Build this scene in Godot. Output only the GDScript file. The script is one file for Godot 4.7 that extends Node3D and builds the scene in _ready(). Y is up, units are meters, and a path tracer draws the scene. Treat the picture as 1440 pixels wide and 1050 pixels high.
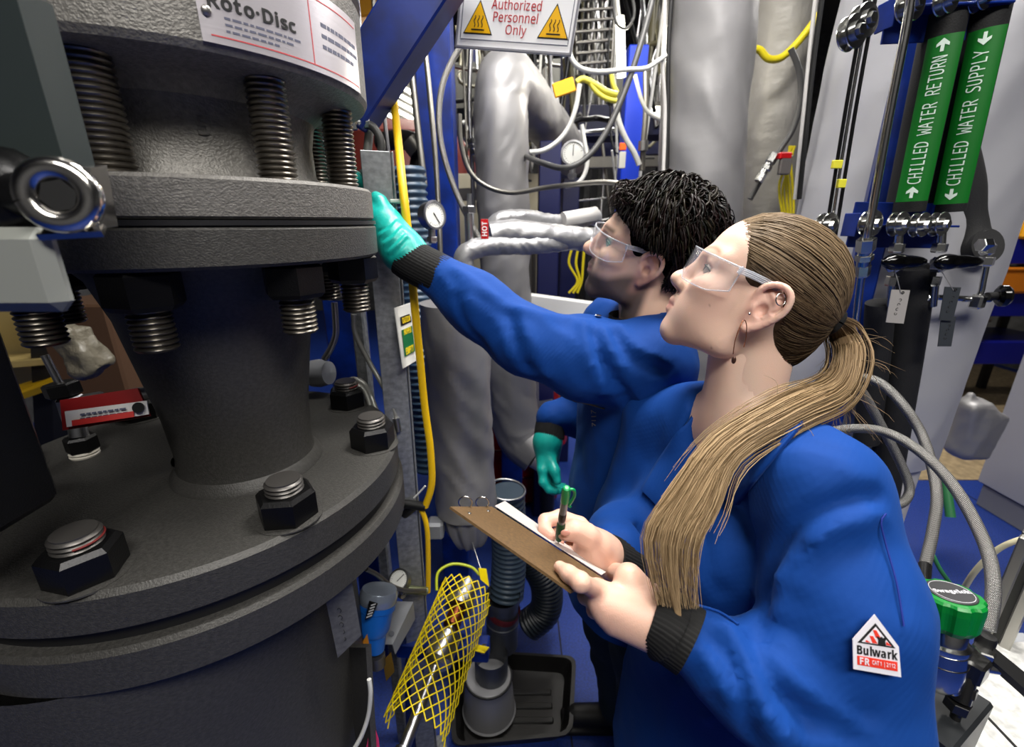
extends Node3D

func _ready() -> void:
	rng.seed = 7
	make_textures()
	# camera, 16 mm class lens tilted down
	var cam := Camera3D.new()
	cam.name = "camera"
	cam.position = Vector3(0, H, 0)
	cam.rotation.x = -TH
	var ca := CameraAttributesPhysical.new()
	ca.frustum_focal_length = 14.717
	ca.frustum_focus_distance = 0.66
	ca.exposure_aperture = 4.5
	ca.frustum_near = 0.02
	ca.frustum_far = 60.0
	cam.attributes = ca
	cam.fov = 78.39
	cam.near = 0.02
	cam.far = 60.0
	add_child(cam)
	cam.make_current()
	var we := WorldEnvironment.new()
	we.name = "environment"
	var en := Environment.new()
	en.background_mode = Environment.BG_COLOR
	en.background_color = Color(0.02, 0.02, 0.025)
	en.tonemap_mode = Environment.TONE_MAPPER_LINEAR
	en.tonemap_exposure = 1.05
	en.sdfgi_enabled = true
	en.ssao_enabled = true
	en.ssil_enabled = true
	we.environment = en
	add_child(we)
	build_lights()
	build_room()
	build_vessel()
	build_left()
	build_pipes()
	build_right()
	build_clutter()
	build_people()
	build_board()

func plate(q: PackedVector3Array, thick: float) -> Geo:      # four corners, counter-clockwise seen from the front, given a thickness backwards
	var g := Geo.new()
	var nn := (q[1] - q[0]).cross(q[3] - q[0]).normalized() * thick
	g.quad(q[0], q[1], q[2], q[3])
	g.quad(q[3] - nn, q[2] - nn, q[1] - nn, q[0] - nn)
	for k in 4:
		var a := q[k]; var b := q[(k + 1) % 4]
		g.quad(a - nn, b - nn, b, a)
	return g

func area(pos: Vector3, size: Vector2, energy: float, col: Color, look: Vector3) -> AreaLight3D:
	var l := AreaLight3D.new()
	l.name = free_name("ceiling_light_source")
	l.area_size = size
	l.light_energy = energy
	l.light_color = col
	l.shadow_enabled = true
	l.area_range = 30.0
	add_child(l)
	l.position = pos
	l.basis = Basis.looking_at(look.normalized(), Vector3.FORWARD if absf(look.normalized().y) > 0.9 else Vector3.UP)
	return l

func fixture(pos: Vector3, size: Vector2, energy: float, label: String) -> void:      # a recessed strip lamp: tray, glowing diffuser and the light under it
	var t := thing("ceiling_lamp", label, "lamp", pos, "ceiling lamps over the plant")
	part(t, "tray", box(Vector3(size.x + 0.06, 0.06, size.y + 0.06), 0.01, Transform3D(Basis(), pos + Vector3(0, 0.04, 0))), mk("white paint", Color(0.85, 0.85, 0.85), 0.5))
	part(t, "diffuser", box(Vector3(size.x, 0.02, size.y), 0.004, Transform3D(Basis(), pos)), mk("lamp glow", Color(1, 1, 1), 0.5, 0.0, {"emit": Color(1.0, 0.98, 0.94), "energy": 3.0}))
	for s in [-1.0, 1.0]:
		part(t, "hanger", rod(pos + Vector3(s * size.x * 0.4, 0.07, 0), Vector3(pos.x + s * size.x * 0.4, 4.62, pos.z), 0.006, 6), mk("steel", Color(0.72, 0.72, 0.73), 0.3, 1.0))
	area(pos - Vector3(0, 0.03, 0), size, energy, Color(1.0, 0.985, 0.96), Vector3.DOWN)

func build_lights() -> void:
	fixture(Vector3(0.5, 3.35, -1.05), Vector2(1.5, 0.5), 9.5, "white strip lamp hanging high above the two people")
	fixture(Vector3(0.5, 3.3, 0.9), Vector2(1.8, 0.6), 7.5, "white strip lamp hanging behind the camera")
	fixture(Vector3(0.3, 4.0, -4.6), Vector2(1.6, 0.4), 14.0, "white strip lamp hanging over the pipes behind the man")
	fixture(Vector3(2.6, 3.7, -3.0), Vector2(1.6, 0.4), 9.0, "white strip lamp hanging over the grey cabinet")

func build_room() -> void:
	var wall := mk("wall paint", Color(0.36, 0.36, 0.36), 0.8, 0.0, {"map": "mottle", "scale": 0.5})
	struct("floor", box(Vector3(12, 0.1, 14), 0.0, Transform3D(Basis(), Vector3(0.5, -0.05, -4))), mk("blue floor paint", Color(0.085, 0.22, 0.56), 0.45, 0.0, {"bump": "grit", "scale": 6.0, "depth": 0.12, "map": "mottle"}))
	struct("ceiling", box(Vector3(12, 0.1, 14), 0.0, Transform3D(Basis(), Vector3(0.5, 4.65, -4))), mk("ceiling paint", Color(0.3, 0.3, 0.3), 0.9))
	struct("wall_back", box(Vector3(12, 4.6, 0.1), 0.0, Transform3D(Basis(), Vector3(0.5, 2.3, -9))), wall)
	struct("wall_front", box(Vector3(12, 4.6, 0.1), 0.0, Transform3D(Basis(), Vector3(0.5, 2.3, 3))), wall)
	struct("wall_left", box(Vector3(0.1, 4.6, 12), 0.0, Transform3D(Basis(), Vector3(-4.2, 2.3, -3))), wall)
	struct("wall_right", box(Vector3(0.1, 4.6, 12), 0.0, Transform3D(Basis(), Vector3(6, 2.3, -3))), wall)
# ---------- geometry: everything is laid out in metres, y up, camera at (0, H, 0) looking along -z ----------
const F := 644.0
const TH := 0.3194
const H := 1.65
var rng := RandomNumberGenerator.new()
var mats := {}
var texs := {}
var taken := {}

func W(px: float, py: float, t: float) -> Vector3:      # the point seen at a pixel, t metres ahead of the lens
	var u := (px - 720.0) / F
	var v := (525.0 - py) / F
	return Vector3(u, -sin(TH) + v * cos(TH), -cos(TH) - v * sin(TH)) * t + Vector3(0, H, 0)

func D(px: float, py: float, d: float) -> Vector3:      # the same, by its distance along -z
	var v := (525.0 - py) / F
	return W(px, py, d / (cos(TH) + v * sin(TH)))

func Y(px: float, py: float, y: float) -> Vector3:      # the same, by its height
	var v := (525.0 - py) / F
	return W(px, py, (y - H) / (-sin(TH) + v * cos(TH)))

func DL(list: Array) -> PackedVector3Array:
	var o := PackedVector3Array()
	for q in list:
		o.append(D(q[0], q[1], q[2]))
	return o

class Geo:
	var v := PackedVector3Array()
	var n := PackedVector3Array()
	var uv := PackedVector2Array()
	var c := PackedColorArray()
	var i := PackedInt32Array()

	func vert(p: Vector3, nn: Vector3, t := Vector2.ZERO, col := Color.WHITE) -> int:
		v.append(p); n.append(nn); uv.append(t); c.append(col)
		return v.size() - 1

	func tri3(a: int, b: int, d: int) -> void:          # counter-clockwise seen from outside
		i.append(a); i.append(d); i.append(b)

	func quad(a: Vector3, b: Vector3, d: Vector3, e: Vector3, t := [Vector2(0, 1), Vector2(1, 1), Vector2(1, 0), Vector2(0, 0)]) -> void:
		var nn := (b - a).cross(e - a)
		if nn.length_squared() < 1e-18:
			nn = (d - b).cross(e - b)
		nn = nn.normalized()
		var k := vert(a, nn, t[0])
		vert(b, nn, t[1]); vert(d, nn, t[2]); vert(e, nn, t[3])
		tri3(k, k + 1, k + 2); tri3(k, k + 2, k + 3)

	func tri(a: Vector3, b: Vector3, d: Vector3) -> void:
		var nn := (b - a).cross(d - a).normalized()
		var k := vert(a, nn)
		vert(b, nn); vert(d, nn)
		tri3(k, k + 1, k + 2)

	func join(o: Geo, x := Transform3D()) -> Geo:
		var k := v.size()
		var bi := x.basis.inverse().transposed()
		for j in o.v.size():
			v.append(x * o.v[j]); n.append((bi * o.n[j]).normalized())
		uv.append_array(o.uv); c.append_array(o.c)
		var flip := x.basis.determinant() < 0.0
		for j in range(0, o.i.size(), 3):
			i.append(o.i[j] + k)
			i.append(o.i[j + (2 if flip else 1)] + k)
			i.append(o.i[j + (1 if flip else 2)] + k)
		return self

	func moved(x: Transform3D) -> Geo:
		return Geo.new().join(self, x)

	func tint(col: Color) -> Geo:
		c.fill(col)
		return self

	func renormal() -> void:
		n.fill(Vector3.ZERO)
		for j in range(0, i.size(), 3):
			var a := i[j]; var b := i[j + 1]; var d := i[j + 2]
			var f := (v[d] - v[a]).cross(v[b] - v[a])
			n[a] += f; n[b] += f; n[d] += f
		for j in n.size():
			n[j] = n[j].normalized()

	func split(longest: float) -> Geo:      # cuts long triangles so that a flat piece can be bent
		var o := Geo.new()
		var todo: Array[PackedVector3Array] = []
		for j in range(0, i.size(), 3):
			todo.append(PackedVector3Array([v[i[j]], v[i[j + 1]], v[i[j + 2]], n[i[j]]]))
		while todo.size():
			var t: PackedVector3Array = todo.pop_back()
			var l := [t[0].distance_to(t[1]), t[1].distance_to(t[2]), t[2].distance_to(t[0])]
			var m := 0 if l[0] >= l[1] and l[0] >= l[2] else (1 if l[1] >= l[2] else 2)
			if l[m] <= longest:
				var k := o.vert(t[0], t[3])
				o.vert(t[1], t[3]); o.vert(t[2], t[3])
				o.i.append_array(PackedInt32Array([k, k + 1, k + 2]))
				continue
			var a := t[m]; var b := t[(m + 1) % 3]; var d := t[(m + 2) % 3]
			var h := (a + b) / 2
			todo.append(PackedVector3Array([a, h, d, t[3]]))
			todo.append(PackedVector3Array([h, b, d, t[3]]))
		return o

	func mesh(off := Vector3.ZERO) -> ArrayMesh:
		var m := ArrayMesh.new()
		var vv := v
		if off != Vector3.ZERO:
			vv = PackedVector3Array()
			vv.resize(v.size())
			for j in v.size():
				vv[j] = v[j] - off
		var a := []
		a.resize(Mesh.ARRAY_MAX)
		a[Mesh.ARRAY_VERTEX] = vv; a[Mesh.ARRAY_NORMAL] = n; a[Mesh.ARRAY_TEX_UV] = uv; a[Mesh.ARRAY_COLOR] = c; a[Mesh.ARRAY_INDEX] = i
		m.add_surface_from_arrays(Mesh.PRIMITIVE_TRIANGLES, a)
		return m

	func centre() -> Vector3:
		if v.is_empty():
			return Vector3.ZERO
		var lo := v[0]; var hi := v[0]
		for p in v:
			lo = lo.min(p); hi = hi.max(p)
		return Vector3((lo.x + hi.x) / 2, (lo.y + hi.y) / 2, (lo.z + hi.z) / 2)

func spline(p: PackedVector3Array, per := 8, closed := false) -> PackedVector3Array:
	if p.size() < 3:
		return p
	var o := PackedVector3Array()
	var m := p.size()
	for s in (m if closed else m - 1):
		var a := p[(s - 1 + m) % m] if closed else p[max(s - 1, 0)]
		var b := p[s]
		var d := p[(s + 1) % m]
		var e := p[(s + 2) % m] if closed else p[min(s + 2, m - 1)]
		for k in per:
			o.append(b.cubic_interpolate(d, a, e, float(k) / per))
	if not closed:
		o.append(p[m - 1])
	return o

func tube(p: PackedVector3Array, r, sides := 10, caps := true, rfun = null) -> Geo:
	var g := Geo.new()
	var m := p.size()
	var t0 := (p[1] - p[0]).normalized()
	var x := t0.cross(Vector3.UP if absf(t0.y) < 0.9 else Vector3.RIGHT).normalized()
	var l := 0.0
	for s in m:
		var t := (p[min(s + 1, m - 1)] - p[max(s - 1, 0)]).normalized()
		x = (x - t * x.dot(t)).normalized()
		var y := t.cross(x)
		if s:
			l += p[s].distance_to(p[s - 1])
		var rr: float = r if (r is float or r is int) else r[s]
		for k in sides + 1:
			var a := TAU * k / sides
			var dir := x * cos(a) + y * sin(a)
			var q := rr
			if rfun != null:
				q = rfun.call(rr, a, l, s)
			g.vert(p[s] + dir * q, dir, Vector2(float(k) / sides, l))
	for s in m - 1:
		for k in sides:
			var a := s * (sides + 1) + k
			g.tri3(a, a + 1, a + sides + 2); g.tri3(a, a + sides + 2, a + sides + 1)
	if rfun != null or not (r is float or r is int):
		var keep := g.n.duplicate()
		g.renormal()
		for s in m:
			var a := s * (sides + 1)
			var av := (g.n[a] + g.n[a + sides]).normalized()
			g.n[a] = av; g.n[a + sides] = av
	if caps:
		for e in 2:
			var s := 0 if e == 0 else m - 1
			var t := (p[0] - p[1]).normalized() if e == 0 else (p[m - 1] - p[m - 2]).normalized()
			var k0 := g.vert(p[s], t)
			for k in sides + 1:
				g.vert(g.v[s * (sides + 1) + k], t)
			for k in sides:
				if e == 0:
					g.tri3(k0, k0 + 2 + k, k0 + 1 + k)
				else:
					g.tri3(k0, k0 + 1 + k, k0 + 2 + k)
	return g

func lathe(prof: Array, segs := 32, flat := false, crease := 0.5) -> Geo:      # prof: Vector2(radius, y), from bottom to top on the outside
	var g := Geo.new()
	var m := prof.size()
	for s in m - 1:
		var a: Vector2 = prof[s]
		var b: Vector2 = prof[s + 1]
		if a.distance_to(b) < 1e-7:
			continue
		var d := (b - a).normalized()
		var nn := Vector2(d.y, -d.x)
		var na := nn; var nb := nn
		if s > 0 and not flat:
			var pd := (a - (prof[s - 1] as Vector2)).normalized()
			if pd.length() > 0.5 and absf(pd.angle_to(d)) < crease:
				na = (nn + Vector2(pd.y, -pd.x)).normalized()
		if s < m - 2 and not flat:
			var nd := ((prof[s + 2] as Vector2) - b).normalized()
			if nd.length() > 0.5 and absf(d.angle_to(nd)) < crease:
				nb = (nn + Vector2(nd.y, -nd.x)).normalized()
		if flat:
			for k in segs:
				var p := TAU * k / segs; var q := TAU * (k + 1) / segs
				g.quad(Vector3(a.x * sin(p), a.y, a.x * cos(p)), Vector3(a.x * sin(q), a.y, a.x * cos(q)), Vector3(b.x * sin(q), b.y, b.x * cos(q)), Vector3(b.x * sin(p), b.y, b.x * cos(p)))
			continue
		var k0 := g.v.size()
		for k in segs + 1:
			var p := TAU * k / segs
			g.vert(Vector3(a.x * sin(p), a.y, a.x * cos(p)), Vector3(na.x * sin(p), na.y, na.x * cos(p)), Vector2(float(k) / segs, float(s) / (m - 1)))
			g.vert(Vector3(b.x * sin(p), b.y, b.x * cos(p)), Vector3(nb.x * sin(p), nb.y, nb.x * cos(p)), Vector2(float(k) / segs, float(s + 1) / (m - 1)))
		for k in segs:
			var e := k0 + k * 2
			g.tri3(e, e + 2, e + 3); g.tri3(e, e + 3, e + 1)
	return g

func box(size: Vector3, bev := 0.0, x := Transform3D()) -> Geo:
	var g := Geo.new()
	var h := size / 2
	bev = minf(bev, minf(h.x, minf(h.y, h.z)) * 0.9)
	var ax := [Vector3.RIGHT, Vector3.UP, Vector3.BACK]
	for a in 3:
		for s: float in [-1.0, 1.0]:
			var b: int = (a + 1) % 3; var d: int = (a + 2) % 3
			var nn: Vector3 = ax[a] * s
			var u: Vector3 = ax[b] * (h[b] - bev) * s
			var w: Vector3 = ax[d] * (h[d] - bev)
			var o: Vector3 = nn * h[a]
			g.quad(o - u - w, o + u - w, o + u + w, o - u + w)
	if bev > 0.0:
		for a in 3:
			var b: int = (a + 1) % 3; var d: int = (a + 2) % 3
			for s: float in [-1.0, 1.0]:
				for t: float in [-1.0, 1.0]:
					var e: Vector3 = ax[a] * (h[a] - bev)
					var p: Vector3 = ax[b] * h[b] * s + ax[d] * (h[d] - bev) * t
					var q: Vector3 = ax[b] * (h[b] - bev) * s + ax[d] * h[d] * t
					if s * t > 0:
						g.quad(p - e, q - e, q + e, p + e) if false else g.quad(p + e, p - e, q - e, q + e)
					else:
						g.quad(p - e, p + e, q + e, q - e)
		for sx: float in [-1.0, 1.0]:
			for sy: float in [-1.0, 1.0]:
				for sz: float in [-1.0, 1.0]:
					var p := Vector3(sx * h.x, sy * (h.y - bev), sz * (h.z - bev))
					var q := Vector3(sx * (h.x - bev), sy * h.y, sz * (h.z - bev))
					var r := Vector3(sx * (h.x - bev), sy * (h.y - bev), sz * h.z)
					if sx * sy * sz > 0:
						g.tri(p, q, r)
					else:
						g.tri(p, r, q)
	if x != Transform3D():
		return g.moved(x)
	return g

func prism(poly: PackedVector2Array, depth: float, x := Transform3D()) -> Geo:      # the outline in x/y, thickness along z, centred
	var g := Geo.new()
	if Geometry2D.is_polygon_clockwise(poly):
		poly = poly.duplicate()
		poly.reverse()
	var lo := poly[0]; var hi := poly[0]
	for q in poly:
		lo = lo.min(q); hi = hi.max(q)
	var sz := (hi - lo).max(Vector2(1e-6, 1e-6))
	var t := Geometry2D.triangulate_polygon(poly)
	for e in 2:
		var z := depth / 2 if e else -depth / 2
		var k := g.v.size()
		for q in poly:
			g.vert(Vector3(q.x, q.y, z), Vector3(0, 0, 1 if e else -1), Vector2((q.x - lo.x) / sz.x, 1.0 - (q.y - lo.y) / sz.y))
		for j in range(0, t.size(), 3):
			var a := poly[t[j]]; var b := poly[t[j + 1]]; var d := poly[t[j + 2]]
			var ccw := (b - a).cross(d - a) > 0
			if ccw == (e == 1):
				g.tri3(k + t[j], k + t[j + 1], k + t[j + 2])
			else:
				g.tri3(k + t[j], k + t[j + 2], k + t[j + 1])
	for j in poly.size():
		var a := poly[j]; var b := poly[(j + 1) % poly.size()]
		g.quad(Vector3(a.x, a.y, -depth / 2), Vector3(b.x, b.y, -depth / 2), Vector3(b.x, b.y, depth / 2), Vector3(a.x, a.y, depth / 2))
	return g.moved(x) if x != Transform3D() else g

func basis_y(y: Vector3, hint := Vector3(0.01, 0.02, 1)) -> Basis:      # local y along a direction
	y = y.normalized()
	var x := y.cross(hint).normalized()
	return Basis(x, y, x.cross(y))

func at(p: Vector3, y := Vector3.UP, hint := Vector3(0.01, 0.02, 1)) -> Transform3D:
	return Transform3D(basis_y(y, hint), p)

func frame(o: Vector3, xdir: Vector3, ydir: Vector3) -> Transform3D:
	var x := xdir.normalized()
	var z := x.cross(ydir).normalized()
	return Transform3D(Basis(x, z.cross(x), z), o)

func bar(a: Vector3, b: Vector3, w: float, h: float, bev := 0.002, hint := Vector3.UP) -> Geo:
	var y := (b - a).normalized()
	if absf(y.dot(hint.normalized())) > 0.98:
		hint = Vector3.BACK
	var x := y.cross(hint).normalized()
	return box(Vector3(w, a.distance_to(b), h), bev, Transform3D(Basis(x, y, x.cross(y)), (a + b) / 2))

func rod(a: Vector3, b: Vector3, r: float, sides := 12) -> Geo:
	return tube(PackedVector3Array([a, b]), r, sides)

func hexnut(r: float, h: float) -> Geo:
	return lathe([Vector2(0, 0), Vector2(r * 0.93, 0), Vector2(r, h * 0.07), Vector2(r, h * 0.86), Vector2(r * 0.86, h), Vector2(0, h)], 6, true)

func stud(r: float, h: float, pitch: float, segs := 20) -> Geo:
	var p := [Vector2(0, 0)]
	var y := 0.0
	while y < h - pitch:
		p.append(Vector2(r * 0.86, y)); p.append(Vector2(r * 0.97, y + pitch * 0.3)); p.append(Vector2(r, y + pitch * 0.5)); p.append(Vector2(r * 0.97, y + pitch * 0.7))
		y += pitch
	p.append_array([Vector2(r * 0.86, y), Vector2(r * 0.86, h), Vector2(0, h)])
	return lathe(p, segs, false, 0.9)

func sphere(r: float, x := Transform3D(), segs := 16) -> Geo:
	var p := []
	for k in segs / 2 + 1:
		var a := -PI / 2 + PI * k / (segs / 2)
		p.append(Vector2(r * cos(a), r * sin(a)))
	return lathe(p, segs, false, 3.0).moved(x)

func torus(R: float, r: float, x := Transform3D(), segs := 24, sides := 8, arc := TAU) -> Geo:      # the ring lies in x/z
	var p := PackedVector3Array()
	for k in segs + 1:
		var a := arc * k / segs
		p.append(Vector3(R * sin(a), 0, R * cos(a)))
	return tube(p, r, sides, arc < TAU - 0.01).moved(x)

# ---------- the scene tree ----------
func free_name(called: String) -> String:
	if not taken.has(called):
		taken[called] = 0
		return called
	taken[called] += 1
	return "%s_%03d" % [called, taken[called]]

func tag(o: Node3D, label: String, category: String, group := "") -> Node3D:
	o.set_meta("label", label); o.set_meta("category", category)
	if group:
		o.set_meta("group", group)
	return o

func thing(called: String, label: String, category: String, pos := Vector3.ZERO, group := "") -> Node3D:
	var o := Node3D.new()
	o.name = free_name(called)
	o.position = pos
	add_child(o)
	return tag(o, label, category, group)

func world_at(o: Node) -> Vector3:
	var p := Vector3.ZERO
	while o != self and o is Node3D:
		p += (o as Node3D).position
		o = o.get_parent()
	return p

func part(parent: Node3D, called: String, g: Geo, m: Material, label := "") -> MeshInstance3D:      # g in world metres
	var o := MeshInstance3D.new()
	var mid := g.centre()
	o.mesh = g.mesh(mid)
	o.material_override = m
	if parent == self:
		o.name = free_name(called)
	else:
		o.name = called
		if parent.has_node(NodePath(called)):
			var k := 1
			while parent.has_node(NodePath("%s_%03d" % [called, k])):
				k += 1
			o.name = "%s_%03d" % [called, k]
	parent.add_child(o, true)
	o.position = mid - world_at(parent)
	if label:
		o.set_meta("label", label)
	return o

func single(called: String, g: Geo, m: Material, label: String, category: String, group := "") -> MeshInstance3D:
	var o := part(self, called, g, m)
	tag(o, label, category, group)
	return o

func struct(called: String, g: Geo, m: Material) -> MeshInstance3D:
	var o := part(self, called, g, m)
	o.set_meta("kind", "structure")
	return o

func copy_of(src: Node3D, move: Vector3, label: String, turn := 0.0) -> Node3D:
	var o: Node3D = src.duplicate()
	var base := String(src.name).rstrip("0123456789").rstrip("_")
	o.name = free_name(base)
	add_child(o)
	o.position = src.position + move
	o.rotation.y += turn
	o.set_meta("label", label)
	return o

# ---------- materials ----------
func noise(freq: float, kind := FastNoiseLite.TYPE_SIMPLEX_SMOOTH, oct := 4, sd := 1, size := 512) -> NoiseTexture2D:
	var f := FastNoiseLite.new()
	f.seed = sd; f.noise_type = kind; f.frequency = freq; f.fractal_octaves = oct
	var t := NoiseTexture2D.new()
	t.width = size; t.height = size; t.seamless = true; t.noise = f
	return t

func ramp(t: NoiseTexture2D, a: Color, b: Color, mid := 0.5, spread := 0.5) -> NoiseTexture2D:
	var g := Gradient.new()
	g.offsets = PackedFloat32Array([mid - spread, mid + spread])
	g.colors = PackedColorArray([a, b])
	t.color_ramp = g
	return t

func make_textures() -> void:
	texs.cast = noise(0.06, FastNoiseLite.TYPE_SIMPLEX, 4, 3)
	texs.grit = noise(0.18, FastNoiseLite.TYPE_SIMPLEX, 3, 5, 256)
	texs.crinkle = noise(0.012, FastNoiseLite.TYPE_PERLIN, 4, 8)
	texs.blotch = ramp(noise(0.01, FastNoiseLite.TYPE_SIMPLEX_SMOOTH, 5, 11), Color(0.72, 0.72, 0.72), Color(1, 1, 1), 0.5, 0.25)
	texs.mottle = ramp(noise(0.03, FastNoiseLite.TYPE_SIMPLEX_SMOOTH, 5, 12), Color(0.8, 0.8, 0.8), Color(1, 1, 1), 0.5, 0.3)
	var im := Image.create(64, 64, false, Image.FORMAT_RGB8)
	for y in 64:
		for x in 64:
			var w := 0.5 + 0.25 * sin(TAU * (x + y) / 8.0) + 0.25 * sin(TAU * (x - y) / 32.0 + 1.0) * 0.5 + rng.randf_range(-0.12, 0.12)
			im.set_pixel(x, y, Color(w, w, w))
	texs.weave = ImageTexture.create_from_image(im)
	var bi := Image.create(64, 64, false, Image.FORMAT_RGB8)
	for y in 64:
		for x in 64:
			var w := 0.12 + 0.88 * absf(sin(TAU * (x + y) / 16.0)) * absf(sin(TAU * (x - y) / 16.0))
			bi.set_pixel(x, y, Color(w, w, w))
	texs.braid = ImageTexture.create_from_image(bi)
	var st := Image.create(256, 256, false, Image.FORMAT_RGB8)
	for x in 256:
		var w := rng.randf()
		for y in 256:
			if rng.randf() < 0.02:
				w = rng.randf()
			st.set_pixel(y, x, Color(w, w, w))
	texs.brush = ImageTexture.create_from_image(st)

func mk(key: String, col: Color, rough: float, metal := 0.0, o := {}) -> StandardMaterial3D:
	if mats.has(key):
		return mats[key]
	var m := StandardMaterial3D.new()
	m.resource_name = key
	m.albedo_color = col
	m.roughness = rough
	m.metallic = metal
	if o.has("bump"):
		m.heightmap_enabled = true
		m.heightmap_texture = texs[o.bump]
		m.heightmap_scale = o.get("depth", 0.05)
	if o.has("map"):
		m.albedo_texture = texs[o.map]
	if o.has("rmap"):
		m.roughness_texture = texs[o.rmap]
	if o.has("scale"):
		m.uv1_triplanar = true
		m.uv1_scale = Vector3.ONE * o.scale
	if o.has("uvscale"):
		m.uv1_scale = o.uvscale
	if o.get("vc", false):
		m.vertex_color_use_as_albedo = true
	if o.has("coat"):
		m.clearcoat_enabled = true
		m.clearcoat = o.coat
		m.clearcoat_roughness = 0.15
	if o.has("rim"):
		m.rim_enabled = true
		m.rim = o.rim
		m.rim_tint = 0.6
	if o.has("sss"):
		m.subsurf_scatter_enabled = true
		m.subsurf_scatter_strength = o.sss
	if o.has("back"):
		m.backlight_enabled = true
		m.backlight = Color(1, 1, 1) * o.back
	if o.has("spec"):
		m.metallic_specular = o.spec
	if o.has("alpha"):
		m.transparency = BaseMaterial3D.TRANSPARENCY_ALPHA
		m.albedo_color.a = o.alpha
	if o.has("emit"):
		m.emission_enabled = true
		m.emission = o.emit
		m.emission_energy_multiplier = o.get("energy", 1.0)
	mats[key] = m
	return m

func text_geo(s: String, height: float, x: Transform3D, font := "Droid Sans", bold := false, depth := 0.0006) -> Geo:      # letters lie in x/y, facing +z, centred
	var f := SystemFont.new()
	f.font_names = PackedStringArray([font])
	if bold:
		f.font_weight = 700
	var t := TextMesh.new()
	t.text = s
	t.font = f
	t.font_size = 32
	t.pixel_size = height / 23.0
	t.depth = depth
	t.curve_step = 2.0
	var g := Geo.new()
	for k in t.get_surface_count():
		var a := t.surface_get_arrays(k)
		var vv: PackedVector3Array = a[Mesh.ARRAY_VERTEX]
		var nn: PackedVector3Array = a[Mesh.ARRAY_NORMAL]
		var base := g.v.size()
		for j in vv.size():
			g.vert(vv[j], nn[j])
		if a[Mesh.ARRAY_INDEX] != null and (a[Mesh.ARRAY_INDEX] as PackedInt32Array).size():
			for j in a[Mesh.ARRAY_INDEX]:
				g.i.append(base + j)
		else:
			for j in vv.size():
				g.i.append(base + j)
	return g.moved(x)
# ---------- smooth bodies: rounded bones and ellipsoids joined by a smooth minimum, meshed by surface nets ----------
class Prim:
	var kind := 0
	var a := Vector3.ZERO
	var ab := Vector3.ZERO
	var il := 0.0
	var ra := 0.0
	var dr := 0.0
	var k := 0.0
	var cut := false
	var inv := Transform3D()
	var s := 1.0
	var r := Vector3.ONE
	func d(p: Vector3) -> float:
		if kind == 0:
			var q := p - a
			var t := clampf(q.dot(ab) * il, 0.0, 1.0)
			return (q - ab * t).length() - ra - dr * t
		if kind == 2:
			var q := inv * p - a
			var t := clampf(q.dot(ab) * il, 0.0, 1.0)
			return ((q - ab * t).length() - ra - dr * t) * s
		if kind == 3:
			var q := (inv * p).abs() - r
			return q.max(Vector3.ZERO).length() + minf(maxf(q.x, maxf(q.y, q.z)), 0.0) - ra
		var e := inv * p
		var w := e / r
		var k0 := w.length()
		var k1 := (w / r).length()
		return k0 * (k0 - 1.0) / maxf(k1, 1e-6)

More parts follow.
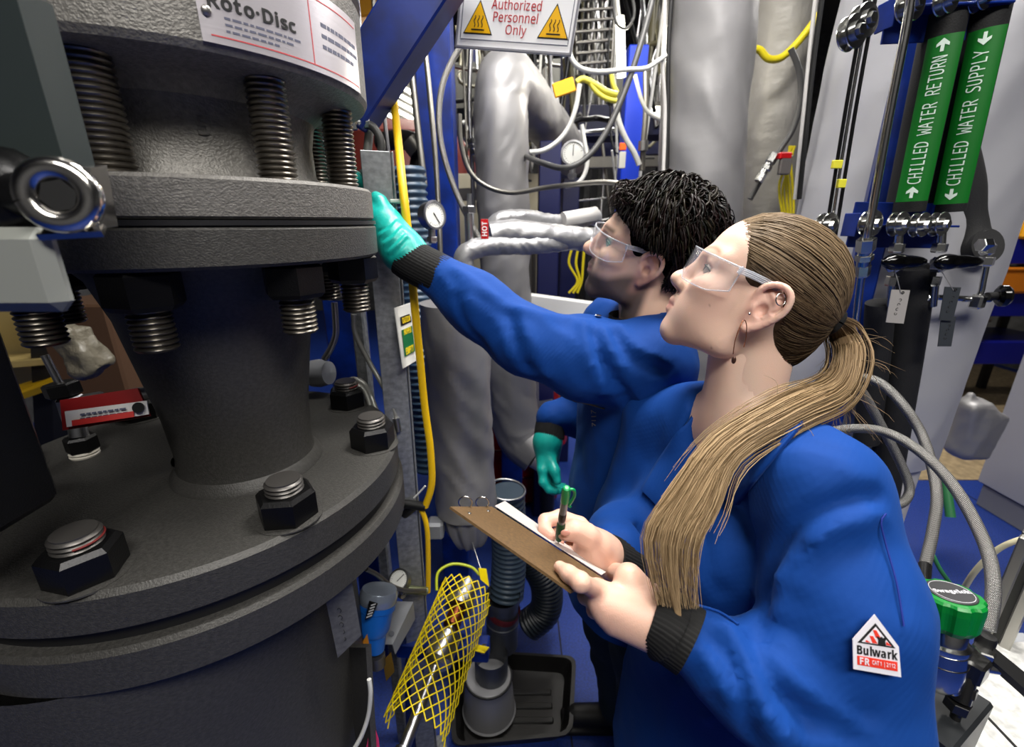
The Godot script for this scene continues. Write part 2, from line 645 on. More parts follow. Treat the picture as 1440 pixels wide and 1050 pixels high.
class Field:
	var ps: Array[Prim] = []

	func bone(a: Vector3, b: Vector3, ra: float, rb: float, k := 0.02) -> Prim:
		var p := Prim.new()
		p.a = a; p.ab = b - a; p.il = 1.0 / maxf((b - a).length_squared(), 1e-9); p.ra = ra; p.dr = rb - ra; p.k = k
		ps.append(p)
		return p

	func chain(pts: Array, rs: Array, k := 0.02) -> void:
		for j in pts.size() - 1:
			bone(pts[j], pts[j + 1], rs[j], rs[j + 1], k)

	func flat(a: Vector3, b: Vector3, ra: float, rb: float, x: Transform3D, k := 0.02) -> Prim:      # a bone in the scaled frame x: elliptic sections
		var p := bone(a, b, ra, rb, k)
		p.kind = 2; p.inv = x.affine_inverse()
		var sc := x.basis.get_scale().abs()
		p.s = minf(sc.x, minf(sc.y, sc.z))
		return p

	func ell(o: Vector3, r: Vector3, k := 0.02, b := Basis()) -> Prim:
		var p := Prim.new()
		p.kind = 1; p.inv = Transform3D(b, o).affine_inverse(); p.r = r; p.k = k
		ps.append(p)
		return p

	func block(o: Vector3, half: Vector3, rad: float, k := 0.02, b := Basis()) -> Prim:
		var p := Prim.new()
		p.kind = 3; p.inv = Transform3D(b, o).affine_inverse(); p.r = half - Vector3.ONE * rad; p.ra = rad; p.k = k
		ps.append(p)
		return p

	func value(pt: Vector3, list: Array[Prim]) -> float:
		var d := 1e9
		for q in list:
			var e := q.d(pt)
			if q.cut:
				e = -e
				var h := maxf(q.k - absf(d - e), 0.0)
				d = maxf(d, e) + h * h / (4.0 * q.k)
			else:
				var h := maxf(q.k - absf(d - e), 0.0)
				d = minf(d, e) - h * h / (4.0 * q.k)
		return d

	func net(cell: float, lo: Vector3, hi: Vector3) -> Geo:
		const B := 6
		var nb := Vector3i(((hi - lo) / (cell * B)).ceil())
		var nx := nb.x * B + 1; var ny := nb.y * B + 1; var nz := nb.z * B + 1
		var val := PackedFloat32Array()
		val.resize(nx * ny * nz)
		val.fill(1.0)
		var half := cell * B * 0.5 * 1.7321
		var act: Array[Vector3i] = []
		var done := PackedByteArray()
		done.resize(nx * ny * nz)
		for bz in nb.z:
			for by in nb.y:
				for bx in nb.x:
					var mid := lo + (Vector3(bx, by, bz) + Vector3.ONE * 0.5) * cell * B
					var d0 := value(mid, ps)
					if absf(d0) > half * 1.6 + cell:
						if d0 < 0:
							for z in B + 1:
								for y in B + 1:
									var o := (bz * B + z) * nx * ny + (by * B + y) * nx + bx * B
									for x in B + 1:
										if not done[o + x]:
											val[o + x] = -1.0
						continue
					act.append(Vector3i(bx, by, bz))
					var near: Array[Prim] = []
					var lim := maxf(d0, 0.0) + half * 2.2
					for q in ps:
						if q.d(mid) < lim + q.k:
							near.append(q)
					for z in B + 1:
						for y in B + 1:
							var o := (bz * B + z) * nx * ny + (by * B + y) * nx + bx * B
							for x in B + 1:
								if not done[o + x]:
									done[o + x] = 1
									val[o + x] = value(lo + Vector3(bx * B + x, by * B + y, bz * B + z) * cell, near)
		var g := Geo.new()
		var vid := {}
		var sx := 1; var sy := nx; var sz := nx * ny
		for bl in act:
			for z in range(bl.z * B, bl.z * B + B):
				for y in range(bl.y * B, bl.y * B + B):
					for x in range(bl.x * B, bl.x * B + B):
						var o := z * sz + y * sy + x
						var c0 := val[o]; var c1 := val[o + 1]; var c2 := val[o + sy]; var c3 := val[o + sy + 1]
						var c4 := val[o + sz]; var c5 := val[o + sz + 1]; var c6 := val[o + sz + sy]; var c7 := val[o + sz + sy + 1]
						var mn := minf(minf(minf(c0, c1), minf(c2, c3)), minf(minf(c4, c5), minf(c6, c7)))
						var mx := maxf(maxf(maxf(c0, c1), maxf(c2, c3)), maxf(maxf(c4, c5), maxf(c6, c7)))
						if mn >= 0.0 or mx < 0.0:
							continue
						var sum := Vector3.ZERO
						var m := 0
						if (c0 < 0.0) != (c1 < 0.0): sum += Vector3(c0 / (c0 - c1), 0, 0); m += 1
						if (c2 < 0.0) != (c3 < 0.0): sum += Vector3(c2 / (c2 - c3), 1, 0); m += 1
						if (c4 < 0.0) != (c5 < 0.0): sum += Vector3(c4 / (c4 - c5), 0, 1); m += 1
						if (c6 < 0.0) != (c7 < 0.0): sum += Vector3(c6 / (c6 - c7), 1, 1); m += 1
						if (c0 < 0.0) != (c2 < 0.0): sum += Vector3(0, c0 / (c0 - c2), 0); m += 1
						if (c1 < 0.0) != (c3 < 0.0): sum += Vector3(1, c1 / (c1 - c3), 0); m += 1
						if (c4 < 0.0) != (c6 < 0.0): sum += Vector3(0, c4 / (c4 - c6), 1); m += 1
						if (c5 < 0.0) != (c7 < 0.0): sum += Vector3(1, c5 / (c5 - c7), 1); m += 1
						if (c0 < 0.0) != (c4 < 0.0): sum += Vector3(0, 0, c0 / (c0 - c4)); m += 1
						if (c1 < 0.0) != (c5 < 0.0): sum += Vector3(1, 0, c1 / (c1 - c5)); m += 1
						if (c2 < 0.0) != (c6 < 0.0): sum += Vector3(0, 1, c2 / (c2 - c6)); m += 1
						if (c3 < 0.0) != (c7 < 0.0): sum += Vector3(1, 1, c3 / (c3 - c7)); m += 1
						vid[o] = g.vert(lo + (Vector3(x, y, z) + sum / m) * cell, Vector3.UP)
		for o: int in vid:
			var inside := val[o] < 0.0
			var p: int = vid[o]
			# an edge from the cell's first corner along each axis, and the four cells round it
			if inside != (val[o + sx] < 0.0) and vid.has(o - sy) and vid.has(o - sz) and vid.has(o - sy - sz):
				face(g, p, vid[o - sy], vid[o - sy - sz], vid[o - sz], inside)
			if inside != (val[o + sy] < 0.0) and vid.has(o - sx) and vid.has(o - sz) and vid.has(o - sx - sz):
				face(g, p, vid[o - sz], vid[o - sx - sz], vid[o - sx], inside)
			if inside != (val[o + sz] < 0.0) and vid.has(o - sx) and vid.has(o - sy) and vid.has(o - sx - sy):
				face(g, p, vid[o - sx], vid[o - sx - sy], vid[o - sy], inside)
		g.renormal()
		return g

	func face(g: Geo, a: int, b: int, c: int, d: int, inside: bool) -> void:
		if inside:
			g.tri3(a, b, c); g.tri3(a, c, d)
		else:
			g.tri3(a, c, b); g.tri3(a, d, c)
func around(c: Vector3, r: float, deg: float, y: float) -> Vector3:      # degrees from +x towards +z
	return Vector3(c.x + r * cos(deg_to_rad(deg)), y, c.z + r * sin(deg_to_rad(deg)))

func ring(c: Vector3, prof: Array, segs := 96) -> Geo:
	return lathe(prof, segs).moved(Transform3D(Basis(), Vector3(c.x, 0, c.z)))

func bent(g: Geo, c: Vector3, r: float, deg0: float, y0: float) -> Geo:      # wraps a flat piece round an upright drum; x runs along the rim, z outwards
	var o := Geo.new().join(g)
	for k in o.v.size():
		var p := o.v[k]
		var a := deg_to_rad(deg0) - p.x / r
		o.v[k] = Vector3(c.x + (r + p.z) * cos(a), y0 + p.y, c.z + (r + p.z) * sin(a))
		var nn := o.n[k]
		var er := Vector3(cos(a), 0, sin(a)); var et := Vector3(sin(a), 0, -cos(a))
		o.n[k] = er * nn.z + et * nn.x + Vector3.UP * nn.y
	return o

func strip(x0: float, x1: float, y0: float, y1: float, z: float, n := 24) -> Geo:      # a thin sheet cut into columns so that it bends
	var g := Geo.new()
	for k in n:
		var a := lerpf(x0, x1, float(k) / n); var b := lerpf(x0, x1, float(k + 1) / n)
		g.quad(Vector3(a, y0, z), Vector3(b, y0, z), Vector3(b, y1, z), Vector3(a, y1, z))
	g.quad(Vector3(x0, y0, 0), Vector3(x0, y0, z), Vector3(x0, y1, z), Vector3(x0, y1, 0))
	g.quad(Vector3(x1, y0, z), Vector3(x1, y0, 0), Vector3(x1, y1, 0), Vector3(x1, y1, z))
	for k in n:
		var a := lerpf(x0, x1, float(k) / n); var b := lerpf(x0, x1, float(k + 1) / n)
		g.quad(Vector3(a, y1, z), Vector3(b, y1, z), Vector3(b, y1, 0), Vector3(a, y1, 0))
		g.quad(Vector3(a, y0, 0), Vector3(b, y0, 0), Vector3(b, y0, z), Vector3(a, y0, z))
	return g

func build_vessel() -> void:
	var C := Vector3(-0.46, 0, -0.717)
	var B := Vector3(-0.5576, 0, -0.7411)
	var iron := mk("cast iron", Color(0.45, 0.44, 0.425), 0.55, 0.25, {"bump": "cast", "scale": 9.0, "depth": 0.06, "map": "mottle"})
	var dark := mk("dark cast iron", Color(0.275, 0.27, 0.26), 0.5, 0.2, {"bump": "cast", "scale": 10.0, "depth": 0.045, "map": "mottle"})
	var black := mk("black oxide steel", Color(0.09, 0.09, 0.095), 0.35, 0.6, {"bump": "grit", "scale": 8.0, "depth": 0.02})
	var thread := mk("oiled thread", Color(0.42, 0.4, 0.37), 0.3, 0.9)
	var bright := mk("machined steel", Color(0.62, 0.61, 0.6), 0.32, 0.9, {"bump": "brush", "scale": 3.0, "depth": 0.01})
	var t := thing("process_vessel", "big dark cast iron vessel with stacked bolted flanges and a tapering neck", "vessel", Vector3(B.x, 0, B.z))
	part(t, "valve_body", ring(C, [Vector2(0.165, 1.69), Vector2(0.172, 1.702), Vector2(0.165, 1.715), Vector2(0.164, 1.755), Vector2(0.17, 1.785), Vector2(0.183, 1.797), Vector2(0.205, 1.804), Vector2(0.235, 1.807), Vector2(0.246, 1.81), Vector2(0.25, 1.817), Vector2(0.25, 1.925), Vector2(0.245, 1.932), Vector2(0.1, 1.932)]), mk("rough casting", Color(0.5, 0.49, 0.47), 0.5, 0.3, {"bump": "cast", "scale": 8.0, "depth": 0.08, "map": "mottle"}))
	part(t, "upper_drum", ring(C, [Vector2(0.243, 1.933), Vector2(0.252, 1.937), Vector2(0.252, 1.948), Vector2(0.242, 1.951), Vector2(0.242, 2.2), Vector2(0, 2.2)]), bright)
	# name plate wrapped round the rim
	var f := rad_to_deg(atan2(-C.z, -C.x))
	var np := part(t, "name_plate", bent(strip(0.03, 0.252, 1.817, 1.899, 0.0015, 40), C, 0.2505, f, 0), mk("plate metal", Color(0.8, 0.78, 0.8), 0.3, 0.5, {"bump": "brush", "scale": 4.0, "depth": 0.004}), "silver plate with black lettering and a red outline")
	part(np, "lettering", bent(text_geo("Roto·Disc", 0.0125, Transform3D(Basis().scaled(Vector3(1.15, 1, 1)), Vector3(0.082, 1.853, 0.0021)), "Droid Sans", true, 0.0004), C, 0.2505, f, 0), mk("black ink", Color(0.03, 0.03, 0.04), 0.5))
	var fine := Geo.new()
	for k in 3:
		var x := 0.052
		while x < 0.125 - k * 0.01:
			var l := rng.randf_range(0.003, 0.009)
			fine.join(strip(x, x + l, 1.8395 - k * 0.0055, 1.8415 - k * 0.0055, 0.0018, 2))
			x += l + 0.002
	for k in 3:
		var x := 0.165
		while x < 0.235:
			var l := rng.randf_range(0.004, 0.012)
			fine.join(strip(x, x + l, 1.866 - k * 0.011, 1.87 - k * 0.011, 0.0018, 2))
			x += l + 0.002
	part(np, "fine_print", bent(fine, C, 0.2505, f, 0), mk("grey ink", Color(0.33, 0.34, 0.42), 0.6)).set_meta("kind", "stuff")
	var red := Geo.new()
	red.join(strip(0.038, 0.246, 1.823, 1.8242, 0.0018, 30)); red.join(strip(0.038, 0.246, 1.89, 1.8912, 0.0018, 30)); red.join(strip(0.148, 0.1492, 1.824, 1.89, 0.0018, 1))
	part(np, "outline", bent(red, C, 0.2505, f, 0), mk("red ink", Color(0.75, 0.25, 0.27), 0.6))
	part(np, "rivet", bent(sphere(0.0045, Transform3D(Basis().scaled(Vector3(1, 1, 0.5)), Vector3(0.037, 1.843, 0.003))), C, 0.2505, f, 0), bright)
	# raised foundry marks on the neck
	var fm := Geo.new()
	fm.join(text_geo("5", 0.02, Transform3D(Basis(), Vector3(0.02, 1.755, 0.001)), "Droid Sans", true, 0.003))
	fm.join(text_geo("C02", 0.019, Transform3D(Basis(), Vector3(0.105, 1.752, 0.001)), "Droid Sans", true, 0.003))
	part(t, "foundry_mark", bent(fm, C, 0.164, f, 0), iron)
	var bolts := [77.0, 32.0, -14.0, -59.0, 122.0, 167.0]
	for a: float in bolts:
		part(t, "threaded_rod", stud(0.0225, 0.122, 0.0062, 28).moved(Transform3D(Basis(), around(C, 0.205, a, 1.696))), thread)
	part(t, "upper_flange", ring(C, [Vector2(0.16, 1.653), Vector2(0.242, 1.653), Vector2(0.245, 1.656), Vector2(0.245, 1.693), Vector2(0.242, 1.697), Vector2(0.16, 1.697)]), iron)
	part(t, "gasket", ring(C, [Vector2(0.15, 1.6465), Vector2(0.2475, 1.6465), Vector2(0.2475, 1.652), Vector2(0.15, 1.652)]), mk("gasket", Color(0.12, 0.12, 0.13), 0.45, 0.3))
	part(t, "lower_flange", ring(C, [Vector2(0.14, 1.6), Vector2(0.243, 1.6), Vector2(0.247, 1.604), Vector2(0.247, 1.642), Vector2(0.244, 1.646), Vector2(0.14, 1.646)]), dark)
	for a: float in bolts:
		var p := around(C, 0.205, a, 1.598)
		var nu := part(t, "flange_nut", hexnut(0.039, 0.042).moved(Transform3D(Basis(Vector3.RIGHT, PI).rotated(Vector3.UP, deg_to_rad(a)), p)), black)
		part(nu, "stud_end", stud(0.0225, 0.05, 0.0062, 24).moved(Transform3D(Basis(Vector3.RIGHT, PI), p - Vector3(0, 0.04, 0))), thread)
	part(t, "cone", ring(C, [Vector2(0.1, 1.246), Vector2(0.118, 1.25), Vector2(0.116, 1.256), Vector2(0.106, 1.268), Vector2(0.103, 1.29), Vector2(0.108, 1.36), Vector2(0.127, 1.48), Vector2(0.133, 1.52), Vector2(0.15, 1.575), Vector2(0.17, 1.601)]), dark)
	part(t, "big_flange", ring(B, [Vector2(0.1, 1.192), Vector2(0.334, 1.192), Vector2(0.339, 1.197), Vector2(0.339, 1.243), Vector2(0.333, 1.25), Vector2(0.05, 1.25)], 128), dark)
	part(t, "joint", ring(B, [Vector2(0.327, 1.17), Vector2(0.327, 1.2)], 96), mk("gasket", Color.BLACK, 0.5))
	part(t, "shell_flange", ring(B, [Vector2(0.28, 1.105), Vector2(0.338, 1.105), Vector2(0.345, 1.112), Vector2(0.345, 1.164), Vector2(0.34, 1.171), Vector2(0.1, 1.171)], 128), dark)
	part(t, "shell", ring(Vector3(-0.615, 0, -0.69), [Vector2(0.0, 0.0), Vector2(0.3, 0.0), Vector2(0.3, 1.107)], 96), dark)
	part(t, "foot_ring", ring(Vector3(-0.615, 0, -0.69), [Vector2(0.28, 0.0), Vector2(0.38, 0.0), Vector2(0.38, 0.03), Vector2(0.28, 0.03)], 64), dark)
	part(t, "saddle", box(Vector3(0.36, 0.62, 0.5), 0.01, Transform3D(Basis(), Vector3(-0.78, 0.31, -0.52))), dark)
	part(t, "rib", plate(DL([[487, 905, 0.70], [522, 905, 0.66], [530, 1060, 0.60], [512, 1060, 0.64]]), 0.012), dark)
	var k := 0
	for a: float in [-52.5, -7.7, 37.2, 80.6, 125.0, 170.0, 215.0, 260.0]:
		var p := around(B, 0.298, a, 1.249)
		var nu := part(t, "flange_nut", hexnut(0.0405, 0.043).moved(Transform3D(Basis(Vector3.UP, 0.3 + k * 0.7), p)), black)
		part(nu, "washer_face", lathe([Vector2(0, 0), Vector2(0.046, 0), Vector2(0.046, 0.002), Vector2(0, 0.002)], 24).moved(Transform3D(Basis(), p)), dark)
		part(nu, "stud_end", stud(0.0255, 0.02, 0.006, 24).moved(Transform3D(Basis(), p + Vector3(0, 0.041, 0))), mk("worn stud", Color(0.36, 0.35, 0.34), 0.4, 0.7))
		if k == 0 or k == 3:
			part(nu, "paint_mark", torus(0.0255, 0.0014, Transform3D(Basis(Vector3.UP, 0.6), p + Vector3(0, 0.05, 0)), 20, 6, PI * 0.9), mk("red paint mark", Color(0.42, 0.1, 0.09), 0.6), "red paint mark")
		k += 1
	# ball valve with a red lever on the big flange
	var vp := Y(120, 640, 1.25)
	var silver := mk("steel", Color(0.72, 0.72, 0.73), 0.3, 1.0)
	var v := thing("ball_valve", "small steel ball valve with a flat red lever handle on the vessel", "valve", vp)
	part(v, "thread_tape", lathe([Vector2(0.0, 0), Vector2(0.021, 0), Vector2(0.022, 0.003), Vector2(0.02, 0.005), Vector2(0.022, 0.008), Vector2(0.02, 0.011), Vector2(0.0, 0.012)], 24).moved(at(vp)), mk("white tape", Color(0.82, 0.8, 0.75), 0.7))
	part(v, "base_nut", hexnut(0.024, 0.028).moved(at(vp + Vector3(0, 0.011, 0))), black)
	part(v, "body", box(Vector3(0.034, 0.05, 0.034), 0.006, at(vp + Vector3(-0.004, 0.086, -0.01))), silver)
	part(v, "neck", rod(vp + Vector3(0, 0.038, 0), vp + Vector3(-0.002, 0.07, -0.006), 0.014), silver)
	part(v, "top_nut", hexnut(0.026, 0.024).moved(at(vp + Vector3(-0.012, 0.112, -0.01), Vector3(-0.1, 1, 0))), black)
	part(v, "stem", rod(vp + Vector3(-0.014, 0.13, -0.01), vp + Vector3(-0.024, 0.185, -0.01), 0.006), silver)
	part(v, "outlet_nut", hexnut(0.019, 0.03).moved(at(vp + Vector3(0.014, 0.094, -0.012), Vector3(1, 0.1, -0.35))), silver)
	part(v, "outlet_tube", rod(vp + Vector3(0.04, 0.097, -0.02), vp + Vector3(0.12, 0.105, -0.05), 0.011), silver)
	var lv := plate(DL([[88, 563, 0.56], [196, 546, 0.59], [213, 585, 0.575], [92, 605, 0.545]]), 0.006)
	var lever := part(v, "lever", lv, mk("red enamel", Color(0.5, 0.06, 0.07), 0.35), "red lever")
	part(lever, "sticker", plate(DL([[92, 578, 0.5435], [207, 563, 0.571], [210, 582, 0.567], [95, 600, 0.539]]), 0.002), mk("sticker", Color(0.85, 0.84, 0.83), 0.5), "white sticker with a red band")
	part(lever, "sticker_band", plate(DL([[101, 591, 0.5395], [188, 578, 0.5605], [189, 586, 0.5575], [102, 599, 0.5365]]), 0.001), mk("red sticker", Color(0.72, 0.12, 0.1), 0.5))
	part(lever, "sticker_emblem", lathe([Vector2(0, 0), Vector2(0.007, 0), Vector2(0.007, 0.002), Vector2(0, 0.002)], 20).moved(at(D(195, 573, 0.562), Vector3(0.2, 0.35, 1))), mk("black ink", Color.BLACK, 0.5))
	var wr := Geo.new()
	for r in 2:
		var x := 113.0
		while x < 178:
			var l := rng.randf_range(4, 9)
			var y := 581.5 + r * 6 - (x - 113) * 0.135
			wr.join(plate(DL([[x, y, 0.5405 + (x - 101) * 0.00024], [x + l, y - l * 0.135, 0.5405 + (x + l - 101) * 0.00024], [x + l, y + 2.6 - l * 0.135, 0.5398 + (x + l - 101) * 0.00024], [x, y + 2.6, 0.5398 + (x - 101) * 0.00024]]), 0.0008))
			x += l + 2
	part(lever, "sticker_print", wr, mk("grey ink", Color.BLACK, 0.5))
	# tag hung on a twisted wire
	var tg := thing("wired_tag", "blank grey metal tag hung on twisted wire from the lower vessel flange", "tag", D(475, 800, 0.6))
	part(tg, "tag_plate", plate(DL([[475, 925, 0.575], [508, 893, 0.60], [494, 813, 0.60], [457, 840, 0.585]]), 0.0015), mk("dull tag", Color(0.36, 0.36, 0.37), 0.45, 0.2, {"map": "mottle", "scale": 6.0}))
	var wpts := spline(DL([[456, 787, 0.597], [464, 789, 0.59], [469, 800, 0.588], [474, 808, 0.587], [481, 818, 0.586], [478, 826, 0.587]]), 6)
	var tw := Geo.new()
	for s in 2:
		var q := PackedVector3Array()
		for j in wpts.size():
			var an := j * 1.1 + s * PI
			q.append(wpts[j] + Vector3(cos(an), sin(an) * 0.5, sin(an)) * 0.0012)
		tw.join(tube(q, 0.0011, 6))
	part(tg, "wire", tw, mk("pale wire", Color(0.75, 0.74, 0.72), 0.35, 0.6))
	var sc := Geo.new()
	for s in 5:
		var o := D(477 + s * 1.6, 858 + s * 10, 0.584)
		sc.join(torus(0.0035, 0.0006, at(o, Vector3(-0.1, 0.3, 1)), 10, 5, 4.2 + s * 0.2))
	part(tg, "stamped_marks", sc, mk("scratch", Color(0.16, 0.16, 0.17), 0.5))
	# looped cable and the pink sheet beneath it
	single("looped_cable", tube(spline(DL([[492, 1062, 0.56], [508, 1035, 0.57], [518, 1005, 0.58], [521, 975, 0.585], [519, 955, 0.59]]), 8), 0.004, 8), mk("pale cable", Color(0.75, 0.75, 0.74), 0.4), "pale thin cable curving down beside the vessel shell", "cable")
	single("pink_sheet", plate(DL([[510, 1075, 0.60], [536, 1075, 0.60], [532, 1040, 0.615], [523, 1012, 0.615]]), 0.002), mk("pink plastic", Color(0.85, 0.2, 0.42), 0.5), "small pink plastic sheet at the foot of the vessel", "sheet")

func build_left() -> void:
	var black := mk("black oxide steel", Color.BLACK, 0.35)
	var bright := mk("chrome", Color(0.85, 0.84, 0.82), 0.16, 1.0)
	var t := thing("actuator", "blurred dark actuator arm with a shiny rod eye close to the lens", "actuator", D(60, 500, 0.4))
	part(t, "side_plate", plate(DL([[-160, 240, 0.36], [92, 236, 0.37], [18, -20, 0.36], [-160, -20, 0.36]]), 0.03), mk("green grey paint", Color(0.16, 0.19, 0.19), 0.45))
	part(t, "knuckle", sphere(0.034, Transform3D(Basis().scaled(Vector3(1, 1, 0.7)), D(12, 275, 0.36))), black)
	part(t, "rod_eye", torus(0.0175, 0.008, at(D(84, 275, 0.335), Vector3(0.35, 0.1, 1)), 28, 14), bright)
	part(t, "rod_shank", rod(D(60, 275, 0.345), D(-30, 272, 0.37), 0.016), black)
	part(t, "eye_bore", lathe([Vector2(0, -0.004), Vector2(0.011, -0.004), Vector2(0.011, 0.004), Vector2(0, 0.004)], 6, true).moved(at(D(86, 276, 0.335), Vector3(0.35, 0.1, 1))), mk("bore steel", Color(0.3, 0.3, 0.3), 0.3, 0.8))
	part(t, "bracket", plate(DL([[140, 322, 0.34], [166, 318, 0.37], [150, 232, 0.37], [126, 236, 0.34]]), 0.004), bright)
	part(t, "bracket_foot", plate(DL([[50, 330, 0.33], [142, 325, 0.335], [146, 312, 0.35], [60, 316, 0.35]]), 0.004), bright)
	part(t, "clevis_plate", box(Vector3(0.075, 0.06, 0.02), 0.008, Transform3D(Basis(Vector3.BACK, 0.0), D(16, 380, 0.34))), mk("pale grey paint", Color(0.52, 0.53, 0.51), 0.5))
	part(t, "mounting_block", box(Vector3(0.1, 0.22, 0.1), 0.01, Transform3D(Basis(), D(-95, 600, 0.40))), black)
	# what shows behind the vessel on its left
	var bf := Field.new()
	var bo := D(118, 495, 1.3)
	bf.block(bo, Vector3(0.045, 0.07, 0.04), 0.02, 0.03, Basis(Vector3.BACK, 0.4))
	bf.bone(bo + Vector3(-0.02, 0.06, 0), bo + Vector3(-0.04, 0.1, 0), 0.03, 0.015, 0.03)
	var bg := bf.net(0.007, bo - Vector3.ONE * 0.16, bo + Vector3.ONE * 0.16)
	drape(bg, [], 0.018, 8)
	single("plastic_bag", bg, mk("clear bag", Color(0.4, 0.38, 0.33), 0.4, 0.0, {"bump": "crinkle", "scale": 5.0, "depth": 0.5}), "crumpled pale plastic bag behind the small ball valve", "bag")
	var sh := thing("storage_shelf", "yellowish lit shelf unit far behind the ball valve", "shelf", D(20, 560, 2.4))
	var wood := mk("yellow board", Color(0.75, 0.66, 0.42), 0.6)
	part(sh, "shelf_back", plate(DL([[-120, 560, 2.5], [70, 540, 2.5], [70, 420, 2.5], [-120, 420, 2.5]]), 0.02), wood)
	part(sh, "shelf_board", plate(DL([[-120, 520, 2.2], [60, 505, 2.2], [60, 495, 2.45], [-120, 505, 2.45]]), 0.03), wood)
	part(sh, "striped_edge", plate(DL([[10, 560, 2.1], [80, 535, 2.1], [80, 525, 2.3], [10, 545, 2.3]]), 0.03), mk("yellow paint", Color(0.86, 0.68, 0.06), 0.4))
	part(sh, "side_post", bar(D(75, 640, 2.3), D(66, 380, 2.3), 0.1, 0.1), mk("dark rack", Color(0.08, 0.08, 0.09), 0.6))
	single("brown_carton", box(Vector3(0.3, D(155, 420, 2.0).y, 0.3), 0.01, Transform3D(Basis(), Vector3(D(155, 480, 2.0).x, D(155, 420, 2.0).y / 2, -2.0))), mk("carton", Color(0.3, 0.2, 0.12), 0.8), "dark brown carton seen between vessel neck and shelf", "carton")
var crump: FastNoiseLite

func jacket_geo(pts: PackedVector3Array, r: float, sd: float, amp := 0.06, sides := 56) -> Geo:      # crumpled silver cloth wrapped round a pipe
	if crump == null:
		crump = FastNoiseLite.new()
		crump.seed = 21; crump.noise_type = FastNoiseLite.TYPE_PERLIN; crump.fractal_type = FastNoiseLite.FRACTAL_RIDGED; crump.fractal_octaves = 2; crump.frequency = 1.0
	var l := 0.0
	for k in pts.size() - 1:
		l += pts[k].distance_to(pts[k + 1])
	var fine := PackedVector3Array()
	var step := r * 0.13
	var k := 0
	var here := pts[0]
	fine.append(here)
	while k < pts.size() - 1:
		var left := here.distance_to(pts[k + 1])
		if left > step:
			here = here.move_toward(pts[k + 1], step)
			fine.append(here)
		else:
			here = pts[k + 1]
			k += 1
	fine.append(pts[pts.size() - 1])
	var f := func(rr: float, a: float, s: float, _j: int) -> float:
		var u := s / rr
		var n := crump.get_noise_3d(cos(a) * 0.9 + sd, u * 0.62 + sin(a) * 0.5, sin(a) * 0.9 + u * 0.2)
		var n2 := crump.get_noise_3d(cos(a) * 0.3 + sd + 9, u * 0.14, sin(a) * 0.3)
		return rr * (1.0 + amp * 1.5 * n + amp * 1.3 * n2)
	return tube(fine, r, sides, true, f)

func wire(called: String, q: Array, r: float, m: Material, label: String, cat := "tube", group := "") -> MeshInstance3D:
	var p := DL(q)
	var o := single(called, tube(spline(p, 7) if p.size() > 2 else p, r, 8), m, label, cat, group)
	return o

func corrugated(pts: PackedVector3Array, r: float, pitch: float, deep := 0.1) -> Geo:
	var fine := PackedVector3Array()
	var k := 0
	var here := pts[0]
	fine.append(here)
	while k < pts.size() - 1:
		if here.distance_to(pts[k + 1]) > pitch / 5:
			here = here.move_toward(pts[k + 1], pitch / 5)
			fine.append(here)
		else:
			k += 1
	return tube(fine, r, 28, true, func(rr: float, _a: float, s: float, _j: int) -> float: return rr * (1.0 - deep * pow(absf(cos(PI * s / pitch)), 3.0)))

func gauge(called: String, o: Vector3, face: Vector3, r: float, label: String) -> Node3D:
	var t := thing(called, label, "gauge", o)
	var x := at(o, face)
	var steel := mk("steel", Color.WHITE, 0.3)
	part(t, "case", lathe([Vector2(0, -r * 0.9), Vector2(r * 0.95, -r * 0.9), Vector2(r, -r * 0.8), Vector2(r, -r * 0.15), Vector2(r * 1.06, -r * 0.12), Vector2(r * 1.06, 0.0), Vector2(r * 0.9, 0.02 * r), Vector2(r * 0.88, -r * 0.08), Vector2(0, -r * 0.08)], 28).moved(x), steel)
	var dial := part(t, "dial", lathe([Vector2(0, -r * 0.085), Vector2(r * 0.87, -r * 0.085), Vector2(r * 0.87, -r * 0.06), Vector2(0, -r * 0.06)], 28).moved(x), mk("dial white", Color(0.88, 0.88, 0.86), 0.5))
	var ticks := Geo.new()
	for k in 21:
		var a := 0.8 + k * (TAU - 1.6) / 20
		ticks.join(box(Vector3(r * 0.03, r * 0.01, r * (0.16 if k % 5 == 0 else 0.09)), 0.0, x * Transform3D(Basis(Vector3.UP, a), Vector3.ZERO) * Transform3D(Basis(), Vector3(0, -r * 0.055, r * 0.74))))
	part(dial, "tick_marks", ticks, mk("black ink", Color.BLACK, 0.5))
	part(t, "needle", box(Vector3(r * 0.07, r * 0.02, r * 0.9), 0.0, x * Transform3D(Basis(Vector3.UP, 2.1), Vector3.ZERO) * Transform3D(Basis(), Vector3(0, -r * 0.03, r * 0.25))), mk("black ink", Color.BLACK, 0.5))
	part(t, "stem", rod(o - face.normalized() * r * 0.5 + Vector3(0, -r * 0.9, 0), o - face.normalized() * r * 0.5 + Vector3(0, -r * 2.0, 0), r * 0.28), steel)
	part(t, "stem_nut", hexnut(r * 0.42, r * 0.4).moved(at(o - face.normalized() * r * 0.5 + Vector3(0, -r * 1.9, 0))), steel)
	return t

func column(called: String, px: float, py: float, d: float, w: float, dep: float, y0: float, y1: float, m: Material, label: String, turn := 0.0) -> MeshInstance3D:
	var o := D(px, py, d)
	return single(called, box(Vector3(w, y1 - y0, dep), 0.004, Transform3D(Basis(Vector3.UP, turn), Vector3(o.x, (y0 + y1) / 2, o.z))), m, label, "post")

